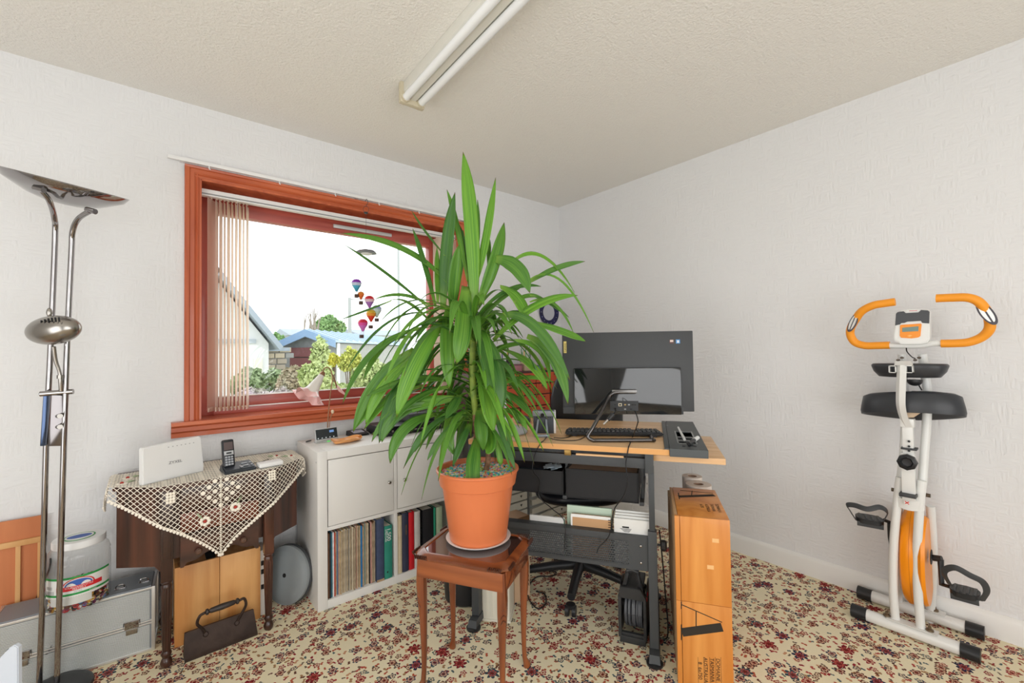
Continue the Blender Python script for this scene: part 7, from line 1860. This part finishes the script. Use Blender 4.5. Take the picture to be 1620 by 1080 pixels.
# collar plate
c0, c1 = B(1417, 785, 2.475), B(1462, 808, 2.475)
mm = M(); n = 12; yc = (c0.y+c1.y)/2; hwc = abs(c0.y-c1.y)/2+.001; vv = []
for i in range(n+1):
    t = -1+2*i/n; y = yc-hwc*t; x = 2.468-.018*(1-t*t)*.6; vv += [(x, y, c1.z+.004-.010*(1-t*t)), (x, y, c0.z-.004*(1-t*t)+.004), (x+.02, y, c1.z), (x+.02, y, c0.z)]
mm._add(vv, [(4*i, 4*i+4, 4*i+5, 4*i+1) for i in range(n)]+[(4*i+2, 4*i+3, 4*i+7, 4*i+6) for i in range(n)]+[(4*i+1, 4*i+5, 4*i+7, 4*i+3) for i in range(n)]+[(4*i, 4*i+2, 4*i+6, 4*i+4) for i in range(n)]+[(0, 1, 3, 2), (4*n, 4*n+2, 4*n+3, 4*n+1)]); mm.build('collar', BW, bk, True)
st_ = B(1435, 795, 2.449); M().obox(st_, (.0006, 0, 0), (0, .009, 0), (0, 0, .0085)).build('warning_sticker', WHITEPL, bk, True)
for s_ in (1, -1): M().obox(st_+V((-.0012, 0, 0)), (.0004, 0, 0), (0, .0065, .0055*s_), (0, -.0010*s_, .0012), 0).build('warning_mark', mat('red_print', (226, 70, 50), .5), bk, True)
bolt = [B(1416, 775, 2.50), B(1466, 783, 2.50)]
for q, s_ in ((bolt[0], 1), (bolt[1], -1)): M().cyl(q-V((0, s_*.010, 0)), q+V((0, s_*.012, 0)), .008, seg=8).build('bolt', mat('bronze_bolt', (96, 84, 70), .35, .8), bk, True)
# seat post
sp_t, sp_b = B(1438, 672, 2.47), B(1440, 785, 2.47)
ang = 0
M().obox((B(1438, 720, 2.47)+B(1438, 786, 2.47))/2, (.020, 0, 0), (0, .0215, 0), (0, 0, (B(1438, 712, 2.47)-B(1438, 786, 2.47)).z/2), .003).build('seat_tube', BW, bk, True)
M().obox((B(1437, 668, 2.47)+B(1437, 716, 2.47))/2, (.016, 0, 0), (0, .0175, 0), (0, 0, (B(1438, 665, 2.47)-B(1438, 716, 2.47)).z/2), .003).build('seat_post', BW, bk, True)
M().obox(B(1439, 709, 2.47), (.023, 0, 0), (0, .025, 0), (0, 0, .004), .001).build('tube_collar', DKPLAST, bk, True)
for y_ in (698, 706, 713): M().cyl(B(1438, y_, 2.452), B(1438, y_, 2.446), .0045, seg=12).build('pin_hole', INK, bk, True)
kq = B(1436, 730, 2.444); M().lathe([(.010, -.008), (.028, -.004), (.034, .006), (.033, .020), (.022, .026), (.016, .018), (0, .016)], kq, (-1, 0, 0), 8).build('seat_knob', BLACKP, bk, True)
M().obox(B(1437, 782.5, 2.452), (.024, 0, 0), (0, .027, .0), (0, 0, .007), .003).build('tube_foot', DKPLAST, bk, True)
# saddle
sL, sR, sT, sB = B(1357, 640, 2.47), B(1526, 646, 2.47), B(1430, 616, 2.47), B(1500, 662, 2.47)
sc0 = (sL+sR)/2; hwS = abs(sL.y-sR.y)/2; SZT, SZB = sT.z, B(1440, 648, 2.47).z
SEATM = mat('saddle_vinyl', (52, 54, 58), .38)
mm = M(); seg = 56; outl = []
for k in range(seg):
    a = 2*PI*k/seg; yy = math.cos(a); xx_ = math.sin(a)   # xx_<0 toward the room
    rx = .085 if xx_ < 0 else .15*(1-.45*abs(yy)**1.0)+.02
    outl.append((xx_*rx, yy*hwS*(1-.12*max(0, xx_))))
cen = V((2.53, sc0.y, 0))
layers = [(1.0, SZB-.006, 0), (1.015, SZB+.010, 0), (1.0, SZB+.030, 0), (.95, SZT-.010, 0), (.84, SZT, 0), (.5, SZT+.006, 0), (.05, SZT+.006, 0)]
vv = []
for sc__, z, _ in layers:
    for x, y in outl: vv.append(V((cen.x+x*sc__, cen.y+y*sc__, z+.010*((-y)/hwS)-.004-.24*(x*sc__+.085))))
for sc__, z in ((.93, SZB-.002), (.86, SZB+.022), (.05, SZB+.026)):
    for x, y in outl: vv.append(V((cen.x+x*sc__, cen.y+y*sc__, z+.010*((-y)/hwS)-.004-.24*(x*sc__+.085))))
nL = len(layers)
ff = [(i*seg+k, i*seg+(k+1) % seg, (i+1)*seg+(k+1) % seg, (i+1)*seg+k) for i in range(nL-1) for k in range(seg)]
ff += [(k, (k+1) % seg, nL*seg+(k+1) % seg, nL*seg+k) for k in range(seg)]+[((nL+i)*seg+k, (nL+i)*seg+(k+1) % seg, (nL+i+1)*seg+(k+1) % seg, (nL+i+1)*seg+k) for i in range(2) for k in range(seg)]
mm._add(vv, ff); mm.build('saddle', SEATM, bk, True, sharp=1.3)
M().prism([Z1(370, 760, 2.46), Z1(680, 770, 2.46), Z1(560, 850, 2.45), Z1(520, 850, 2.45)], (.02, 0, 0), .002).build('saddle_plate', mat('tan_plate', (206, 180, 150), .6), bk, True)
# curved saddle bracket going up to the folded back pad
M().tube([Z1(523, 900, 2.455), Z1(500, 850, 2.44), Z1(483, 780, 2.41), Z1(482, 700, 2.40), Z1(486, 600, 2.40), Z1(488, 530, 2.405)], .019, 4, n=8, flat=.45).build('bracket_arm', BW, bk, True, sharp=.5)
M().obox(Z1(525, 880, 2.47), (.020, 0, 0), (0, .022, 0), (0, 0, .018), .003).build('bracket_foot', BW, bk, True)
pc0 = (Z1(300, 550, 2.47)+Z1(775, 555, 2.47))/2; pw_ = abs((Z1(300, 550, 2.47)-Z1(775, 555, 2.47)).y)/2
mm = M(); seg = 48; vv = []
for rs, z in ((.60, -.036), (.80, -.034), (.94, -.012), (1.0, .010), (1.0, .016), (.96, .021), (.3, .023), (.02, .023)):
    for k in range(seg):
        a = 2*PI*k/seg; c_, s_ = math.cos(a), math.sin(a); vv.append(V((2.49+.07*rs*math.copysign(abs(s_)**.7, s_), pc0.y+pw_*rs*math.copysign(abs(c_)**.8, c_), pc0.z+z)))
mm._add(vv, [(i*seg+k, i*seg+(k+1) % seg, (i+1)*seg+(k+1) % seg, (i+1)*seg+k) for i in range(7) for k in range(seg)]+[tuple(range(seg))]); mm.build('back_pad', SEATM, bk, True, sharp=1.2)
M().ball(Z1(567, 625, 2.50), .03, .026, .022, 16, 8, a1=.2).build('adjuster_cup', BLACKP, bk, True)
for x_ in (430, 533):
    q = Z1(x_, 555, 2.395); mm = M(); t_ = .0026; hw_ = .0115; hh_ = .0150
    for a, b in (((0, -hw_, -hh_), (.09, hw_, -hh_+t_)), ((0, -hw_, hh_-t_), (.09, hw_, hh_)), ((0, -hw_, -hh_), (.09, -hw_+t_, hh_)), ((0, hw_-t_, -hh_), (.09, hw_, hh_))): mm.box(V(a)+q, V(b)+q)
    o = mm.build('square_tube', BW, bk, True); o['kind'] = 'stuff'
mm = M(); mm.prism([Z1(445, 505, 2.44), Z1(540, 505, 2.44), Z1(560, 535, 2.41), Z1(440, 535, 2.41)], (.03, 0, 0), .002); mm.build('bridge_plate', BW, bk, True)
for x_, y_ in ((466, 499), (490, 485), (570, 499), (594, 485)): M().ball(Z1(x_, y_, 2.45), .006, .007, .005, 10, 6).build('cap_nut', mat('nut_grey', (110, 100, 92), .4, .5), bk, True)
# cross bar, grips, console
HX = 2.515
M().tube([Z2(420, 548, HX), Z2(520, 550, HX), Z2(700, 550, HX), Z2(830, 530, HX), Z2(920, 528, HX)], .0125, 14).build('handlebar', BW, bk, True)
M().tube([Z2(442, 545, HX), Z2(330, 548, HX), Z2(220, 548, HX), Z2(130, 520, HX), Z2(88, 455, HX-.01), Z2(92, 390, HX-.02), Z2(130, 320, HX-.04), Z2(190, 240, HX-.06), Z2(290, 188, HX-.07), Z2(400, 168, HX-.07), Z2(490, 155, HX-.07)], .0165, 18, n=8).build('grip', ORANGE, bk, True)
M().tube([Z2(902, 530, HX), Z2(1030, 528, HX), Z2(1150, 518, HX), Z2(1265, 475, HX), Z2(1335, 405, HX-.01), Z2(1340, 320, HX-.02), Z2(1310, 240, HX-.04), Z2(1240, 155, HX-.06), Z2(1140, 118, HX-.07), Z2(1000, 118, HX-.07), Z2(858, 124, HX-.07)], .0165, 18, n=8).build('grip', ORANGE, bk, True)
for (x_, y_, dy, dz, hx_) in ((108, 342, .015, .086, -.05), (1312, 256, .021, .096, -.045)):
    c = Z2(x_, y_, HX+hx_-.012); sl2 = .044 if x_ < 500 else -.054
    mm = M(); seg = 28; outp = []
    def ring_(rw, rh, dx, nm, m):
        mm = M(); pts = [c+V((dx, dy*rw*math.cos(a)+(-sl2)*rh*math.sin(a)*.35, (dz*.48)*rh*math.sin(a))) for a in [2*PI*k/seg for k in range(seg)]]; mm.prism(pts, (.012, 0, 0), .001); return mm.build(nm, m, bk, True)
    ring_(1, 1, 0, 'pulse_sensor', mat('sensor_dark', (70, 66, 74), .4)); 
    for s_ in (-1, 1):
        mm = M(); pts = [c+V((-.0015, dy*(s_*.14+s_*.58*math.cos(a))+(-sl2)*.76*math.sin(a)*.35, dz*.48*.76*math.sin(a))) for a in [-PI/2+PI*k/14 for k in range(15)]]; mm.prism(pts, (.004, 0, 0)); mm.build('sensor_pad', mat('sensor_steel', (206, 204, 198), .3, .5), bk, True)
CX_ = 2.48
def cpoly(pts, dx, th, m, nm, bev=0, par=None):
    mm = M(); mm.prism([Z2(x, y, CX_)+V((dx+.10*0, 0, 0)) for x, y in pts], (th, 0, 0), bev); return mm.build(nm, m, par or bk, True)
cpoly([(480, 500), (470, 480), (495, 260), (510, 245), (570, 235), (590, 222), (700, 222), (720, 222), (785, 225), (800, 240), (800, 490), (780, 520), (720, 535), (540, 535)], 0, .045, BW, 'console', .004)
cpoly([(490, 368), (498, 262), (512, 248), (568, 240), (585, 258), (700, 252), (722, 228), (785, 232), (800, 246), (795, 350), (735, 345), (722, 325), (600, 332), (575, 345), (545, 345), (535, 358)], -.003, .006, mat('console_dark', (70, 72, 76), .4), 'console_top', .0008)
cpoly([(535, 368), (545, 362), (722, 350), (728, 360), (718, 462), (700, 475), (640, 484), (545, 478), (532, 462)], -.0035, .006, ORANGEPL, 'display_surround', .0008)
cpoly([(556, 388), (702, 375), (700, 418), (556, 426)], -.005, .006, mat('lcd', (112, 136, 128), .25), 'display', 0)
cpoly([(600, 462), (625, 452), (645, 458), (622, 470)], -.0045, .004, mat('pale_orange', (255, 190, 100), .4), 'display_button', 0)
cpoly([(588, 243), (596, 230), (706, 226), (716, 235), (705, 240), (600, 248)], -.0035, .004, WHITEPL, 'name_strip', 0)
cpoly([(618, 236), (690, 232), (690, 236), (618, 240)], -.0045, .004, mat('red_lettering', (200, 60, 60), .5), 'name_print', 0)
M().tube([Z2(590, 570, 2.50), Z2(598, 605, 2.49), Z2(640, 650, 2.49), Z2(670, 665, 2.50)], .0022, 6).build('sensor_cable', CABLE, bk, True)
M().tube([Z2(700, 900, 2.52), Z2(730, 950, 2.53)], .0025, 6).build('sensor_cable', CABLE, bk, True)
# flywheel housing
FWX = 2.555
def fwp(x, y): return B(x, y, FWX)
fc0, fc1 = B(1424, 890, 2.50), B(1470, 890, 2.50); fyc = B(1440, 885, 2.50)
fy0, fy1 = B(1422, 890, 2.49).y, B(1458, 890, 2.49).y
rz0, rz1 = B(1440, 965, 2.50).z, B(1440, 812, 2.50).z; rw = (rz1-rz0)/2; cz = (rz0+rz1)/2
wy = (fy0+fy1)/2; wh = abs(fy0-fy1)/2
M().lathe([(0, -wh), (rw*.80, -wh), (rw*.94, -wh*.75), (rw, -wh*.35), (rw, wh*.35), (rw*.94, wh*.75), (rw*.80, wh), (0, wh)], (2.455+rw*.62, wy, cz), (0, 1, 0), 64, sx=.62).build('flywheel_cover', ORANGEPL, bk, True)
M().lathe([(rw*.86, -.0006), (rw*.985, -.0006), (rw*1.004, 0), (rw*1.004, .0015), (rw*.985, .002)], (2.455+rw*.62, wy-wh*.05, cz), (0, 1, 0), 64, sx=.62).build('cover_seam', mat('dark_orange', (206, 120, 16), .4), bk, True)
M().lathe([(0, -.012), (rw*.88, -.012), (rw*.92, 0), (rw*.86, .010), (0, .012)], (2.56, B(1463, 890, 2.54).y, cz), (0, 1, 0), 64, sx=.62).build('flywheel_cover', ORANGEPL, bk, True)
# cranks and pedals
ck = B(1474, 881, 2.52)
M().lathe([(0, 0), (.030, 0), (.030, .002), (0, .002)], ck, (0, 1, 0), 24).build('crank_washer', INK, bk, True)
M().cyl(B(1476, 882, 2.515), B(1490, 884, 2.51), .0125, seg=16).build('crank_boss', BLACKP, bk, True)
M().tube([B(1488, 884, 2.51), B(1489, 905, 2.50), B(1490, 926, 2.49)], [.0105, .009, .0085], 10).build('crank', BLACKP, bk, True)
M().tube([B(1410, 870, 2.57), B(1408, 850, 2.56), B(1408, 828, 2.55)], [.004, .008, .010], 10).build('crank', BLACKP, bk, True)
M().cyl(B(1408, 826, 2.55), B(1398, 822, 2.53), .007, seg=10).build('pedal_axle', BLACKP, bk, True)
M().cyl(B(1490, 924, 2.49), B(1503, 928, 2.47), .007, seg=10).build('pedal_axle', BLACKP, bk, True)
def pedal(pa, pb, xw, tilt):
    d = (pb-pa); L_ = d.length; d.normalize(); sx_ = V((1, 0, 0)); sx_ = (sx_-d*sx_.dot(d)).normalized(); nz = sx_.cross(d); nz = nz if nz.z > 0 else -nz
    c = (pa+pb)/2
    body = M(); pts = [c+d*(L_/2*math.copysign(abs(math.cos(a))**.6, math.cos(a)))+sx_*(xw*math.copysign(abs(math.sin(a))**.7, math.sin(a)))-nz*.006 for a in [2*PI*k/28 for k in range(28)]]
    body.prism(pts, nz*.020, .002); p = body.build('pedal', BLACKP, bk, True)
    for k in range(4): M().obox(c+d*L_*(-.33+.22*k)+nz*.0145, d*.0045, sx_*xw*.8, nz*.0025, .001).build('tread', DKPLAST, p, True)
    M().obox(c-nz*.010-sx_*xw*.75, d*L_*.46, sx_*.004, nz*.010, .001).build('weight', DKPLAST, p, True)
    return p, d, nz, c, L_
p1, d_, n_, c_, L_ = pedal(B(1353, 819, 2.50), B(1398, 827, 2.53), .045, 0)
def strap(par, pts):
    M().tube(pts, .011, 4, n=8, flat=.22).build('strap', DKPLAST, par, True)
strap(p1, [B(1354, 822, 2.48), B(1345, 808, 2.47), B(1340, 799, 2.46), B(1352, 799, 2.45), B(1372, 805, 2.44), B(1392, 802, 2.46), B(1404, 810, 2.49), B(1399, 822, 2.51)])
p2, d_, n_, c_, L_ = pedal(B(1503, 932, 2.46), B(1552, 945, 2.46), .045, 0)
strap(p2, [B(1503, 925, 2.44), B(1494, 908, 2.42), B(1497, 900, 2.41), B(1512, 898, 2.40), B(1535, 910, 2.40), B(1554, 920, 2.41), B(1561, 935, 2.43), B(1553, 950, 2.45)])
# foot plates with bolts
M().prism([(2.43, PZ(1398, 985, .055).y, .0535), (2.43, PZ(1482, 1010, .055).y, .0535), (2.475, PZ(1482, 1010, .055).y, .0535), (2.475, PZ(1398, 985, .055).y, .0535)], (0, 0, .003)).build('foot_plate', BW, bk, True)
M().prism([(2.635, PZ(1430, 968, .055).y-.02, .0535), (2.635, PZ(1495, 975, .055).y, .0535), (2.675, PZ(1495, 975, .055).y, .0535), (2.675, PZ(1430, 968, .055).y-.02, .0535)], (0, 0, .003)).build('foot_plate', BW, bk, True)
for x_, y_, xp in ((1403, 974, 2.452), (1471, 998, 2.452), (1479, 967, 2.655)):
    q = B(x_, y_, xp); q.z = .057; M().lathe([(.013, 0), (.012, .006), (.006, .008), (.005, .018), (0, .019)], q, (0, 0, 1), 14).build('bolt', mat('bronze_bolt_b', (120, 104, 84), .35, .8), bk, True)
